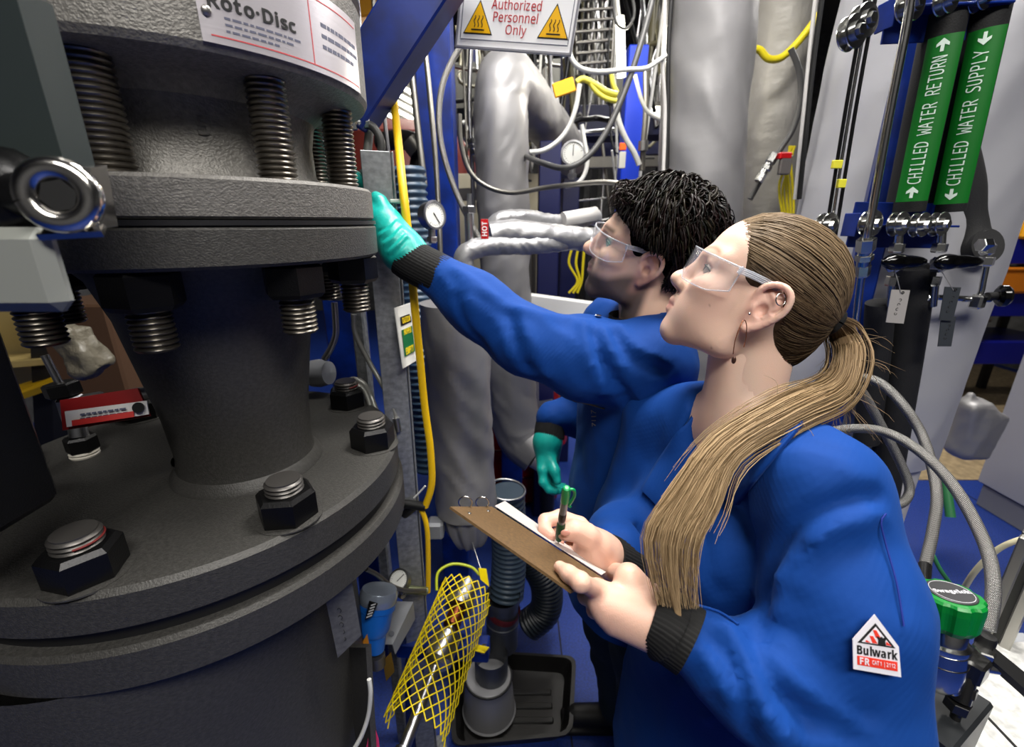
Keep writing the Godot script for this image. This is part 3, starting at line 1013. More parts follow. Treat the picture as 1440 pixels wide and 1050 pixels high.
func build_pipes() -> void:
	var blue := mk("blue enamel", Color(0.0, 0.165, 0.52), 0.4, 0.0, {"map": "blotch", "scale": 1.5})
	var silver := mk("silver cloth", Color(0.56, 0.555, 0.56), 0.46, 0.4, {"bump": "crinkle", "scale": 2.0, "depth": 0.12})
	var steel := mk("steel", Color.WHITE, 0.3)
	var galv := mk("galvanised", Color(0.6, 0.61, 0.62), 0.45, 0.45, {"map": "mottle", "scale": 4.0, "bump": "brush", "depth": 0.004})
	var yellow := mk("yellow rubber", Color(0.9, 0.72, 0.03), 0.45)
	var dull := mk("dull steel", Color(0.5, 0.49, 0.47), 0.38, 0.85)
	var rubber := mk("black rubber", Color(0.04, 0.04, 0.045), 0.55)
	# frames
	single("blue_brace", bar(D(488, 165, 1.08), D(642, -75, 1.08), 0.1, 0.09, 0.004, Vector3(0, 0, 1)), blue, "wide blue steel brace slanting up beside the vessel top", "beam")
	column("blue_column", 617, 200, 1.75, 0.115, 0.12, 0.0, 4.6, blue, "tall blue steel column behind the braided hose and sign")
	column("blue_column", 500, 560, 1.4, 0.1, 0.1, 0.0, 1.62, blue, "blue steel column between the vessel neck and the galvanised strut")
	column("blue_column", 889, 160, 2.5, 0.09, 0.09, 0.0, 2.42, mk("bright blue enamel", Color(0.05, 0.2, 0.72), 0.4), "bright blue post below the glowing tube lamp")
	var st := thing("strut_post", "galvanised steel strut post carrying the small caution notice", "post", Vector3(D(548, 450, 1.0).x, 0, -1.0))
	var so := Vector3(D(548, 450, 1.0).x, 0, -1.0)
	part(st, "web", box(Vector3(0.006, 1.78, 0.06), 0.001, Transform3D(Basis(Vector3.UP, 0.35), so + Vector3(-0.026, 0.89, 0))), galv)
	part(st, "front_face", box(Vector3(0.055, 1.78, 0.005), 0.001, Transform3D(Basis(Vector3.UP, 0.35), so + Vector3(0.007, 0.89, 0.03))), galv)
	part(st, "back_face", box(Vector3(0.055, 1.78, 0.005), 0.001, Transform3D(Basis(Vector3.UP, 0.35), so + Vector3(-0.007, 0.89, -0.03))), galv)
	part(st, "lip", box(Vector3(0.004, 1.78, 0.02), 0.001, Transform3D(Basis(Vector3.UP, 0.35), so + Vector3(0.035, 0.89, 0.012))), galv)
	part(st, "foot", box(Vector3(0.14, 0.01, 0.14), 0.002, Transform3D(Basis(Vector3.UP, 0.35), so + Vector3(0, 0.005, 0))), galv)
	column("steel_rod", 508, 480, 1.08, 0.03, 0.03, 0.0, 1.56, galv, "slim bright steel bar standing beside the galvanised strut post")
	# caution notice
	var q := DL([[567, 518, 0.94], [587, 506, 1.009], [579, 425, 1.009], [555, 433, 0.94]])
	var nt := thing("caution_notice", "white notice with green panel taped to the galvanised strut", "sign", D(570, 470, 0.96))
	part(nt, "sheet", plate(q, 0.002), mk("paper", Color(0.9, 0.9, 0.88), 0.6))
	var fx := frame((q[0] + q[2]) / 2, q[1] - q[0], q[3] - q[0])
	var hgt := q[0].distance_to(q[3]); var wid := q[0].distance_to(q[1])
	part(nt, "caution_bar", box(Vector3(wid * 0.66, hgt * 0.14, 0.001), 0.0, fx * Transform3D(Basis(), Vector3(0, hgt * 0.26, 0.0006))), mk("black ink", Color.BLACK, 0.5))
	part(nt, "caution_lettering", text_geo("CAUTION", 0.0125, fx * Transform3D(Basis().scaled(Vector3(0.5, 1, 1)), Vector3(0, hgt * 0.26, 0.0014)), "Droid Sans", true), mk("yellow print", Color(0.95, 0.83, 0.1), 0.5))
	part(nt, "green_panel", box(Vector3(wid * 0.68, hgt * 0.44, 0.001), 0.0, fx * Transform3D(Basis(), Vector3(0, -hgt * 0.1, 0.0006))), mk("green print", Color(0.02, 0.4, 0.22), 0.5))
	part(nt, "hopper_lettering", text_geo("HOPPER", 0.0125, fx * Transform3D(Basis().scaled(Vector3(0.52, 1, 1)), Vector3(0, hgt * 0.07, 0.0014)), "Droid Sans", true), mk("yellow print", Color.BLACK, 0.5))
	part(nt, "empty_lettering", text_geo("EMPTY", 0.015, fx * Transform3D(Basis().scaled(Vector3(0.58, 1, 1)), Vector3(0, -hgt * 0.25, 0.0014)), "Droid Sans", true), mk("yellow print", Color.BLACK, 0.5))
	# yellow hose down the strut
	var yh := thing("yellow_hose", "yellow hose running down the full height past the man's glove", "hose", D(600, 690, 0.98))
	part(yh, "hose", tube(spline(DL([[530, -60, 1.3], [540, 20, 1.28], [550, 105, 1.2], [558, 180, 1.08], [566, 260, 0.97], [575, 340, 0.95], [582, 420, 0.94], [590, 500, 0.95], [597, 570, 0.96], [605, 630, 0.96], [607, 680, 0.96], [598, 712, 0.96]]), 8), 0.0085, 12), yellow)
	part(yh, "connector", rod(D(599, 712, 0.96), D(566, 708, 0.965), 0.011), rubber)
	var y2 := thing("yellow_cable", "short yellow cable dropping from a black plug to the gauge", "cable", D(602, 835, 0.97))
	part(y2, "cable", tube(spline(DL([[582, 708, 0.97], [592, 716, 0.965], [600, 740, 0.96], [602, 780, 0.96], [602, 832, 0.96]]), 8), 0.0065, 10), yellow)
	part(y2, "plug", rod(D(584, 709, 0.97), D(568, 722, 0.975), 0.013), rubber)
	# silver jackets
	var p1 := thing("jacketed_pipe", "fat silver jacketed pipe hanging below the man's outstretched sleeve", "pipe", D(660, 765, 1.28))
	part(p1, "jacket", jacket_geo(spline(DL([[640, 425, 1.26], [643, 500, 1.26], [648, 580, 1.26], [652, 650, 1.26], [656, 712, 1.26]]), 6), 0.087, 1.0, 0.07), silver)
	var cuff := spline(DL([[655, 700, 1.26], [657, 725, 1.26], [660, 748, 1.26], [661, 762, 1.26]]), 5)
	var cr := []
	for k in cuff.size():
		cr.append(lerpf(0.088, 0.042, pow(float(k) / (cuff.size() - 1), 1.5)))
	part(p1, "gathered_end", tube(cuff, cr, 40, true, func(rr: float, a: float, s: float, _j: int) -> float: return rr * (1.0 + minf(s * 1.6, 0.12) * sin(a * 9.0 + sin(a * 2) * 2))), silver)
	part(p1, "tie_wire", rod(D(664, 762, 1.2), D(676, 800, 1.12), 0.002, 6), steel)
	part(p1, "seam", tube(spline(DL([[606, 440, 1.24], [606, 500, 1.235], [610, 600, 1.235], [616, 700, 1.235]]), 6), 0.005, 6), rubber)
	part(p1, "lacing_stud", sphere(0.009, Transform3D(Basis(), D(612, 558, 1.21))), steel)
	var p2 := thing("jacketed_pipe", "tall silver jacketed pipe bending over at the top below the sign", "pipe", D(720, 600, 1.9))
	part(p2, "jacket", jacket_geo(spline(DL([[716, 470, 1.95], [712, 400, 1.95], [708, 300, 1.95], [705, 190, 1.95], [703, 145, 1.96], [712, 112, 2.0], [740, 138, 2.2], [772, 178, 2.55], [806, 222, 3.0]]), 6), 0.094, 4.0, 0.06), silver)
	part(p2, "seam_band", torus(0.0975, 0.003, Transform3D(Basis(), D(704, 190, 1.95)), 30, 6), mk("seam", Color(0.35, 0.35, 0.36), 0.6))
	var p3 := thing("jacketed_pipe", "silver jacketed pipe with a bent foot ending in a white cuff", "pipe", D(760, 640, 1.7))
	part(p3, "jacket", jacket_geo(spline(DL([[716, 470, 1.8], [718, 520, 1.8], [722, 570, 1.8], [728, 604, 1.8], [742, 625, 1.78], [757, 636, 1.76]]), 6), 0.088, 7.0, 0.08), silver)
	part(p3, "white_cuff", rod(D(756, 634, 1.76), D(770, 642, 1.75), 0.075, 24), mk("white cloth", Color(0.78, 0.77, 0.76), 0.7))
	single("pvc_pipe", rod(D(746, 500, 1.9), D(748, 610, 1.95), 0.035), mk("grey pvc", Color(0.34, 0.34, 0.38), 0.4), "smooth grey pipe behind the pipe with the bent foot", "pipe")
	var p4 := thing("jacketed_column", "broad silver jacketed column rising behind the man's head", "pipe", D(985, 330, 1.8))
	part(p4, "jacket", jacket_geo(spline(DL([[1006, -60, 1.8], [998, 20, 1.8], [991, 150, 1.8], [984, 290, 1.8], [976, 420, 1.8], [968, 560, 1.8]]), 4), 0.137, 11.0, 0.045, 72), silver)
	part(p4, "closing_strip", tube(spline(DL([[947, -40, 1.74], [940, 60, 1.74], [939, 150, 1.74], [937, 260, 1.74]]), 5), 0.008, 6), rubber)
	part(p4, "edge_cord", tube(spline(DL([[936, -40, 1.73], [934, 40, 1.73], [932, 95, 1.72], [935, 160, 1.73], [932, 260, 1.73]]), 5), 0.0065, 6), mk("white cloth", Color.WHITE, 0.7))
	part(p4, "stitched_seam", tube(spline(DL([[1024, -40, 1.675], [1014, 60, 1.672], [1008, 150, 1.672], [1001, 270, 1.672]]), 5), 0.0025, 6), mk("seam", Color.GRAY, 0.6))
	var p5 := thing("jacketed_column", "narrower dull grey jacketed column wrapped by a yellow cable", "pipe", D(1080, 300, 2.3))
	part(p5, "jacket", jacket_geo(spline(DL([[1112, -60, 2.3], [1104, 60, 2.3], [1092, 180, 2.3], [1080, 300, 2.3], [1066, 450, 2.3]]), 4), 0.115, 15.0, 0.03), mk("grey cloth", Color(0.55, 0.54, 0.52), 0.55, 0.2, {"bump": "crinkle", "scale": 3.0, "depth": 0.4}))
	part(p5, "edge_strip", tube(spline(DL([[1132, -40, 2.2], [1122, 60, 2.2], [1112, 160, 2.2], [1106, 230, 2.2]]), 5), 0.014, 8), mk("white cloth", Color.WHITE, 0.7))
	# the three lagged lines at face height
	var lag := mk("silver lagging", Color(0.62, 0.62, 0.63), 0.38, 0.6, {"bump": "crinkle", "scale": 4.0, "depth": 0.15})
	single("lagged_line", jacket_geo(spline(DL([[690, 322, 1.5], [705, 308, 1.5], [740, 306, 1.53], [790, 312, 1.58], [840, 305, 1.65]]), 6), 0.02, 2.0, 0.12, 24), lag, "thin crinkled silver line, the upper one behind the man's goggles", "pipe")
	single("lagged_line", jacket_geo(spline(DL([[690, 330, 1.47], [720, 326, 1.48], [770, 331, 1.5], [840, 338, 1.55]]), 6), 0.031, 3.0, 0.1, 28), lag, "thicker silver lagged line leading straight to the man's nose", "pipe")
	single("lagged_line", jacket_geo(spline(DL([[652, 372, 1.42], [655, 356, 1.42], [680, 347, 1.44], [730, 345, 1.47], [780, 341, 1.5], [840, 332, 1.6]]), 6), 0.024, 5.0, 0.12, 24), lag, "lowest silver lagged line, elbowed at its end above the sleeve", "pipe")
	single("white_lagging_end", rod(D(792, 308, 1.55), D(838, 300, 1.6), 0.022), mk("white cloth", Color.WHITE, 0.7), "short white wrapped pipe end just ahead of the man's forehead", "pipe")
	var ht := thing("hot_tag", "small red tag with white HOT lettering on the lagged lines", "tag", D(682, 322, 1.4))
	var hx := frame(D(681.5, 322, 1.4), D(689, 322, 1.4) - D(675, 322, 1.4), Vector3.UP)
	part(ht, "tag_plate", box(Vector3(0.022, 0.055, 0.002), 0.0005, hx), mk("red plastic", Color(0.75, 0.05, 0.08), 0.4))
	part(ht, "lettering", text_geo("HOT", 0.015, hx * Transform3D(Basis(Vector3.BACK, PI / 2), Vector3(0.0, 0, 0.0015)), "Droid Sans", true), mk("white print", Color(0.92, 0.92, 0.92), 0.5))
	# warning sign
	var s0 := DL([[640, 67, 1.2], [803, 79, 1.12], [800, -85, 1.12], [637, -90, 1.2]])
	var sg := thing("warning_sign", "white hanging sign with two yellow hot surface triangles", "sign", D(720, 20, 1.15))
	var sx := frame((s0[0] + s0[1]) / 2, s0[1] - s0[0], s0[3] - s0[0])
	var sw := s0[0].distance_to(s0[1])
	part(sg, "panel", box(Vector3(sw, 0.27, 0.004), 0.001, sx * Transform3D(Basis(), Vector3(0, 0.135, -0.002))), mk("sign white", Color(0.97, 0.97, 0.98), 0.4))
	for e in [[Vector3(0, 0.003, 0.001), Vector3(sw, 0.006, 0.003)], [Vector3(-sw / 2 + 0.002, 0.13, 0.001), Vector3(0.005, 0.26, 0.003)], [Vector3(sw / 2 - 0.002, 0.13, 0.001), Vector3(0.005, 0.26, 0.003)]]:
		part(sg, "frame_edge", box(e[1], 0.001, sx * Transform3D(Basis(), e[0])), mk("frame grey", Color(0.6, 0.6, 0.63), 0.3, 0.3))
	for e in [[0.0, 0.018, sw * 0.92, 0.0012], [-sw * 0.46, 0.12, 0.0012, 0.2], [sw * 0.46, 0.12, 0.0012, 0.2]]:
		part(sg, "printed_border", box(Vector3(e[2], e[3], 0.001), 0.0, sx * Transform3D(Basis(), Vector3(e[0], e[1], 0.0008))), mk("grey ink", Color.BLACK, 0.6))
	var tri := PackedVector2Array([Vector2(-0.034, -0.028), Vector2(0.034, -0.028), Vector2(0, 0.034)])
	for e in [-sw * 0.31, sw * 0.33]:
		var tx := sx * Transform3D(Basis(), Vector3(e, 0.056, 0.0008))
		var tt := part(sg, "hot_surface_symbol", prism(tri, 0.001, tx), mk("black ink", Color.BLACK, 0.5))
		part(tt, "yellow_field", prism(PackedVector2Array([tri[0] * 0.9, tri[1] * 0.9, tri[2] * 0.9]), 0.0012, tx * Transform3D(Basis(), Vector3(0, -0.0006, 0.0003))), mk("warning yellow", Color(0.95, 0.72, 0.0), 0.45))
		var wv := Geo.new()
		for k in 3:
			var pp := PackedVector3Array()
			for j in 13:
				pp.append(tx * Vector3((k - 1) * 0.0085 + sin(j * 0.75) * 0.0016, -0.015 + j * 0.0017, 0.0014))
			wv.join(tube(pp, 0.0009, 5))
		wv.join(box(Vector3(0.03, 0.0022, 0.001), 0.0, tx * Transform3D(Basis(), Vector3(0, -0.02, 0.0012))))
		part(tt, "heat_waves", wv, mk("black ink", Color.BLACK, 0.5))
	var red := mk("sign red", Color(0.72, 0.13, 0.17), 0.5)
	part(sg, "red_lettering", text_geo("Authorized", 0.0165, sx * Transform3D(Basis(), Vector3(0.0, 0.083, 0.001))), red)
	part(sg, "red_lettering", text_geo("Personnel", 0.0165, sx * Transform3D(Basis(), Vector3(0.0, 0.061, 0.001))), red)
	part(sg, "red_lettering", text_geo("Only", 0.0165, sx * Transform3D(Basis(), Vector3(0.004, 0.039, 0.001))), red)
	part(sg, "grey_lettering", text_geo("present at any time", 0.0175, sx * Transform3D(Basis(), Vector3(0.012, 0.112, 0.001))), mk("sign grey", Color(0.25, 0.25, 0.28), 0.5))
	part(sg, "hanger_strap", rod(D(797, -80, 1.13), D(803, 75, 1.125), 0.003, 6), steel)
	# gauges
	gauge("pressure_gauge", D(612, 302, 1.3), Vector3(0.75, 0.1, 0.65), 0.036, "steel cased gauge beside the yellow hose, dial turned to the right")
	gauge("pressure_gauge", D(806, 215, 1.9), Vector3(-0.12, 0.1, 1), 0.044, "round white dial gauge among tubes ahead of the man's hair")
	gauge("pressure_gauge", D(560, 815, 0.93), Vector3(-0.25, 0.75, 0.6), 0.026, "small white dial gauge low down beside the blue transmitter")
	# flexible ducts
	var duct := mk("duct rubber", Color(0.2, 0.25, 0.3), 0.35)
	var dt := thing("flexible_duct", "blue grey ribbed flexible duct curling down behind the clipboard", "duct", D(735, 850, 1.3))
	part(dt, "ribbed_hose", corrugated(spline(DL([[712, 690, 1.33], [714, 730, 1.33], [716, 770, 1.33], [715, 803, 1.32], [712, 838, 1.3]]), 10), 0.062, 0.02, 0.09), duct)
	part(dt, "outer_bend", corrugated(spline(DL([[728, 760, 1.4], [752, 790, 1.42], [768, 822, 1.42], [766, 858, 1.42], [742, 880, 1.42]]), 10), 0.062, 0.017, 0.12), mk("dark duct", Color(0.1, 0.125, 0.15), 0.4))
	part(dt, "top_rim", torus(0.063, 0.004, at(D(712, 688, 1.33), Vector3(0.1, 1, 0)), 32, 8), steel)
	part(dt, "metal_sleeve", lathe([Vector2(0.052, 0), Vector2(0.056, 0.002), Vector2(0.056, 0.1), Vector2(0.058, 0.103), Vector2(0.058, 0.112), Vector2(0.055, 0.115), Vector2(0.055, 0.19), Vector2(0.06, 0.195), Vector2(0.06, 0.22)], 32).moved(at(D(706, 905, 1.25), Vector3(0.02, 1, 0))), mk("grey duct metal", Color(0.32, 0.33, 0.35), 0.4, 0.5))
	part(dt, "red_band", lathe([Vector2(0.0565, 0), Vector2(0.0568, 0.001), Vector2(0.0568, 0.026), Vector2(0.0565, 0.027)], 32).moved(at(D(707, 861, 1.25), Vector3(0.25, 1, 0.1))), mk("red paint mark", Color.RED, 0.5))
	single("ribbed_hose", corrugated(spline(DL([[572, 235, 1.55], [578, 300, 1.55], [586, 400, 1.55], [596, 520, 1.5], [606, 660, 1.45]]), 8), 0.058, 0.022, 0.12), mk("blue duct", Color(0.24, 0.33, 0.42), 0.4), "grey blue ribbed hose standing behind the yellow hose", "duct")
	# drum and tray on the floor
	var dr := thing("duct_drum", "grey metal drum with pale rim standing in the black tray", "drum", D(688, 1000, 1.16))
	part(dr, "drum_body", lathe([Vector2(0, 0.0), Vector2(0.09, 0.0), Vector2(0.094, 0.008), Vector2(0.09, 0.014), Vector2(0.081, 0.13), Vector2(0.078, 0.155), Vector2(0.08, 0.16), Vector2(0.074, 0.165), Vector2(0, 0.165)], 40).moved(Transform3D(Basis(), Vector3(D(688, 1000, 1.16).x, 0.018, -1.16))), mk("drum grey", Color(0.55, 0.55, 0.56), 0.45, 0.3))
	part(dr, "top_ring", torus(0.0785, 0.004, Transform3D(Basis(), Vector3(D(688, 1000, 1.16).x, 0.178, -1.16)), 36, 8), rubber)
	part(dr, "neck", lathe([Vector2(0.056, 0), Vector2(0.056, 0.09)], 30).moved(Transform3D(Basis(), Vector3(D(688, 1000, 1.16).x + 0.01, 0.18, -1.165))), mk("grey duct metal", Color.BLACK, 0.4))
	var ty := thing("drip_tray", "black plastic drip tray lying on the blue floor", "tray", Vector3(0.03, 0, -1.22))
	var black := mk("tray plastic", Color(0.05, 0.045, 0.042), 0.4, 0.0, {"bump": "grit", "scale": 5.0, "depth": 0.05})
	var c0 := Y(800, 1030, 0.06); var c1 := Y(806, 925, 0.06); var c2 := Y(640, 915, 0.06); var c3 := Y(640, 1045, 0.06)
	var rim := PackedVector3Array()
	var cs := [c0, c1, c2, c3]
	for k in 4:
		var p0: Vector3 = cs[k]; var pa: Vector3 = cs[(k + 3) % 4]; var pb: Vector3 = cs[(k + 1) % 4]
		for j in 5:
			var f := j / 4.0
			var m0 := p0.move_toward(pa, 0.04); var m1 := p0.move_toward(pb, 0.04)
			rim.append(m0.lerp(p0, f).lerp(p0.lerp(m1, f), f))
	var g := Geo.new()
	var mid := (c0 + c1 + c2 + c3) / 4
	var rows := [[1.0, 0.06], [1.03, 0.058], [0.99, 0.0585], [0.95, 0.052], [0.86, 0.012], [0.8, 0.008]]
	for k in rim.size():
		var a := rim[k] - mid; var b := rim[(k + 1) % rim.size()] - mid
		for r in [[1.06, 0.055, 1.06, 0.062], [1.06, 0.062, 0.99, 0.062], [0.99, 0.062, 0.96, 0.05], [0.96, 0.05, 0.86, 0.006], [0.86, 0.006, 0.0, 0.006], [0.0, 0.001, 0.88, 0.001], [0.88, 0.001, 1.0, 0.052]]:
			g.quad(Vector3(mid.x + b.x * r[0], r[1], mid.z + b.z * r[0]), Vector3(mid.x + a.x * r[0], r[1], mid.z + a.z * r[0]), Vector3(mid.x + a.x * r[2], r[3], mid.z + a.z * r[2]), Vector3(mid.x + b.x * r[2], r[3], mid.z + b.z * r[2]))
	part(ty, "pan", g, black)
	for k in 3:
		part(ty, "floor_rib", box(Vector3(0.16, 0.008, 0.02), 0.003, Transform3D(Basis(), Vector3(mid.x + 0.06, 0.009, mid.z - 0.04 + k * 0.05))), black)
	build_guard()

func build_guard() -> void:
	var steel := mk("steel", Color.WHITE, 0.3)
	var yellow := mk("guard yellow", Color(0.93, 0.83, 0.02), 0.4)
	# a shaft running towards the vessel under a half round guard of expanded yellow metal
	var A := D(655, 830, 1.03)
	var Bp := D(572, 1045, 0.68)
	var ax := (Bp - A).normalized()
	var side := ax.cross(Vector3.UP).normalized()
	var up := side.cross(ax).normalized()
	var L := A.distance_to(Bp)
	var t := thing("shaft_guard", "yellow expanded metal guard arched over the steel shaft", "guard", (A + Bp) / 2)
	var R := 0.068
	var at_uv := func(u: float, s: float) -> Vector3:      # u runs round the arch, s along the shaft; straight skirts below the half circle
		var arc := PI * R
		var w := u - arc / 2
		if absf(w) <= arc / 2:
			var a := w / R
			return A + ax * s + side * sin(a) * R + up * cos(a) * R
		return A + ax * s + side * signf(w) * R - up * (absf(w) - arc / 2)
	var strands := Geo.new()
	var du := 0.0135
	var ds := 0.0285
	var u0 := -0.045; var u1 := PI * R + 0.045
	var nu := int((u1 - u0) / du)
	var ns := int(L / ds)
	for j in ns * 2:
		for k in nu + 1:
			if (j + k) % 2:
				continue
			for e: float in [-1.0, 1.0]:
				var ua := u0 + k * du; var ub := ua + e * du
				if ub < u0 - 0.001 or ub > u1 + 0.001:
					continue
				var a: Vector3 = at_uv.call(ua, j * ds * 0.5)
				var b: Vector3 = at_uv.call(ub, (j + 1) * ds * 0.5)
				strands.join(tube(PackedVector3Array([a, b]), 0.0016, 5, false))
	var mesh := part(t, "expanded_metal", strands, yellow)
	mesh.set_meta("kind", "stuff")
	part(t, "mounting_tab", box(Vector3(0.035, 0.045, 0.004), 0.001, frame(D(676, 912, 0.92), side, up + ax)), yellow)
	part(t, "tab_bolt", hexnut(0.006, 0.004).moved(at(D(681, 905, 0.91), up * -ax.z + Vector3(0, 0.3, 1))), steel)
	part(t, "tab_bolt", hexnut(0.006, 0.004).moved(at(D(679, 917, 0.905), up * -ax.z + Vector3(0, 0.3, 1))), steel)
	part(t, "hanger_tab", plate(DL([[676, 815, 1.03], [688, 825, 1.03], [684, 800, 1.04], [673, 799, 1.04]]), 0.004), yellow)
	single("guard_cable", tube(spline(DL([[614, 830, 1.0], [616, 805, 1.03], [636, 793, 1.05], [662, 797, 1.05], [674, 808, 1.04]]), 8), 0.004, 8), mk("lime cable", Color(0.62, 0.66, 0.05), 0.4), "thin yellow green cable arching over the guard's far end", "cable")
	var s := thing("drive_shaft", "stainless drive shaft and couplings inside the yellow mesh guard", "shaft", Bp)
	var x0 := at(A + up * 0.005, ax)
	part(s, "far_coupling", lathe([Vector2(0, -0.02), Vector2(0.03, -0.02), Vector2(0.034, -0.015), Vector2(0.034, 0.03), Vector2(0.04, 0.032), Vector2(0.04, 0.06), Vector2(0.02, 0.062), Vector2(0, 0.062)], 28).moved(x0), steel)
	part(s, "collar", lathe([Vector2(0.012, 0.062), Vector2(0.022, 0.064), Vector2(0.022, 0.11), Vector2(0.012, 0.112)], 24).moved(x0), mk("copper", Color(0.5, 0.27, 0.16), 0.35, 0.9))
	part(s, "near_coupling", lathe([Vector2(0, 0.13), Vector2(0.03, 0.13), Vector2(0.035, 0.136), Vector2(0.035, 0.2), Vector2(0.026, 0.21), Vector2(0.013, 0.214), Vector2(0.013, L + 0.01), Vector2(0.018, L + 0.012), Vector2(0.018, L + 0.04), Vector2(0.032, L + 0.05), Vector2(0.034, L + 0.12), Vector2(0, L + 0.12)], 28).moved(x0), steel)
	part(s, "shaft_rod", lathe([Vector2(0.012, 0.0), Vector2(0.012, 0.2)], 16).moved(x0), steel)
	# blue frame under the guard
	var blue := mk("blue enamel", Color.BLUE, 0.35)
	single("blue_bracket", bar(D(560, 905, 0.98), D(688, 912, 0.96), 0.05, 0.05, 0.004), blue, "short blue steel rail crossing beneath the yellow mesh guard", "rail")
	single("blue_stand", bar(D(585, 925, 1.0), D(590, 1120, 1.02), 0.06, 0.06, 0.004, Vector3(1, 0, 0)), blue, "blue leg standing under the crossing rail", "post")
	# transmitter
	var o := D(520, 860, 0.8)
	var tr := thing("transmitter", "blue round transmitter head with clear cap below the vessel flange", "transmitter", o)
	var dir := Vector3(0.14, 0.9, -0.35)
	var tx := at(D(526, 878, 0.8), dir)
	var tb := mk("transmitter blue", Color(0.1, 0.42, 0.8), 0.35)
	part(tr, "housing", lathe([Vector2(0, -0.02), Vector2(0.03, -0.018), Vector2(0.036, -0.005), Vector2(0.037, 0.035), Vector2(0.041, 0.038), Vector2(0.041, 0.05), Vector2(0, 0.05)], 36).moved(tx), tb)
	part(tr, "clear_cap", lathe([Vector2(0.04, 0.05), Vector2(0.042, 0.054), Vector2(0.042, 0.072), Vector2(0.038, 0.08), Vector2(0, 0.082)], 36).moved(tx), mk("cap glass", Color(0.62, 0.66, 0.72), 0.18, 0.4))
	part(tr, "body_tail", lathe([Vector2(0, 0), Vector2(0.018, 0), Vector2(0.024, 0.03), Vector2(0.026, 0.06), Vector2(0, 0.06)], 24).moved(at(D(529, 915, 0.785), D(526, 880, 0.8) - D(529, 915, 0.785))), tb)
	part(tr, "steel_nut", lathe([Vector2(0, 0), Vector2(0.017, 0), Vector2(0.019, 0.004), Vector2(0.019, 0.03), Vector2(0, 0.032)], 18).moved(at(D(531, 936, 0.785), D(529, 915, 0.79) - D(531, 936, 0.785))), mk("dull steel", Color(0.5, 0.49, 0.47), 0.38, 0.85))
	part(tr, "data_plate", plate(DL([[513, 872, 0.757], [523, 867, 0.757], [531, 849, 0.765], [519, 845, 0.765]]), 0.002), mk("black plate", Color(0.05, 0.05, 0.055), 0.4), "black plate with fine white print")
	var pr := Geo.new()
	for k in 5:
		pr.join(plate(DL([[515 + k * 1.6, 869 - k * 4.2, 0.7555], [523 + k * 1.3, 866 - k * 4.0, 0.7555], [523.2 + k * 1.3, 864.2 - k * 4.0, 0.7557], [515.2 + k * 1.6, 867.2 - k * 4.2, 0.7557]]), 0.0006))
	part(tr, "plate_print", pr, mk("white print", Color.WHITE, 0.5))
	part(tr, "brass_tag", plate(DL([[543, 958, 0.78], [555, 944, 0.79], [550, 917, 0.795], [538, 930, 0.785]]), 0.002), mk("brass", Color(0.6, 0.48, 0.2), 0.4, 0.9))
	part(tr, "orange_label", plate(DL([[513, 920, 0.758], [519, 908, 0.76], [516, 892, 0.763], [510, 902, 0.762]]), 0.002), mk("orange label", Color(0.85, 0.55, 0.15), 0.5))
	var br := thing("mounting_plate", "bent grey mounting plate behind the blue transmitter", "bracket", D(560, 880, 0.9))
	part(br, "plate", plate(DL([[538, 906, 0.86], [552, 906, 0.86], [581, 846, 0.93], [556, 845, 0.93]]), 0.004), mk("painted grey", Color(0.6, 0.61, 0.63), 0.4, 0.3))
	part(br, "flange", plate(DL([[552, 906, 0.86], [556, 920, 0.86], [584, 870, 0.93], [581, 846, 0.93]]), 0.004), mk("painted grey", Color.WHITE, 0.4))
	part(br, "bolt", hexnut(0.006, 0.005).moved(at(D(551, 891, 0.865), Vector3(0, 1, 0.6))), steel)
	wire("capillary_tube", [[515, 800, 0.84], [530, 808, 0.86], [548, 822, 0.88], [570, 830, 0.9], [598, 830, 0.94]], 0.0055, mk("dull steel", Color.WHITE, 0.38), "grey tube running from the flange to the small dial gauge")
	single("gauge_tee", rod(D(566, 828, 0.93), D(600, 831, 0.95), 0.011), mk("brass grey", Color(0.5, 0.52, 0.4), 0.4, 0.7), "stubby metal fitting joining the small dial gauge and yellow cable", "fitting")
func clamp_ring(o: Vector3, axis: Vector3, r: float, label: String) -> Node3D:      # a two plate pipe clamp with its bolt
	var t := thing("pipe_clamp", label, "clamp", o, "")
	var steel := mk("bright steel", Color(0.8, 0.8, 0.79), 0.2, 1.0)
	for s: float in [-1.0, 1.0]:
		part(t, "clamp_plate", lathe([Vector2(0, -0.0015), Vector2(r - 0.001, -0.0015), Vector2(r, 0.0), Vector2(r - 0.001, 0.0015), Vector2(0, 0.0015)], 28).moved(at(o + axis * s * 0.007, axis)), steel)
	part(t, "hub", rod(o - axis * 0.014, o + axis * 0.014, r * 0.55, 16), steel)
	part(t, "bolt_head", hexnut(r * 0.36, 0.007).moved(at(o + axis * 0.011, axis)), steel)
	part(t, "washer", lathe([Vector2(0, 0), Vector2(r * 0.5, 0), Vector2(r * 0.5, 0.002), Vector2(0, 0.002)], 20).moved(at(o + axis * 0.0095, axis)), steel)
	return t

func fitting(q: Array, r: float, label: String) -> Node3D:      # a compression fitting along a line: nut, body, nut
	var p := DL(q)
	var t := thing("tube_fitting", label, "fitting", p[0])
	var steel := mk("bright steel", Color.WHITE, 0.2)
	var d := p[1] - p[0]
	part(t, "upper_nut", hexnut(r, d.length() * 0.34).moved(at(p[0], d)), steel)
	part(t, "body", rod(p[0] + d * 0.3, p[0] + d * 0.72, r * 0.72, 16), steel)
	part(t, "middle_nut", hexnut(r * 0.95, d.length() * 0.16).moved(at(p[0] + d * 0.42, d)), steel)
	part(t, "lower_nut", hexnut(r * 0.82, d.length() * 0.3).moved(at(p[0] + d * 0.7, d)), steel)
	return t

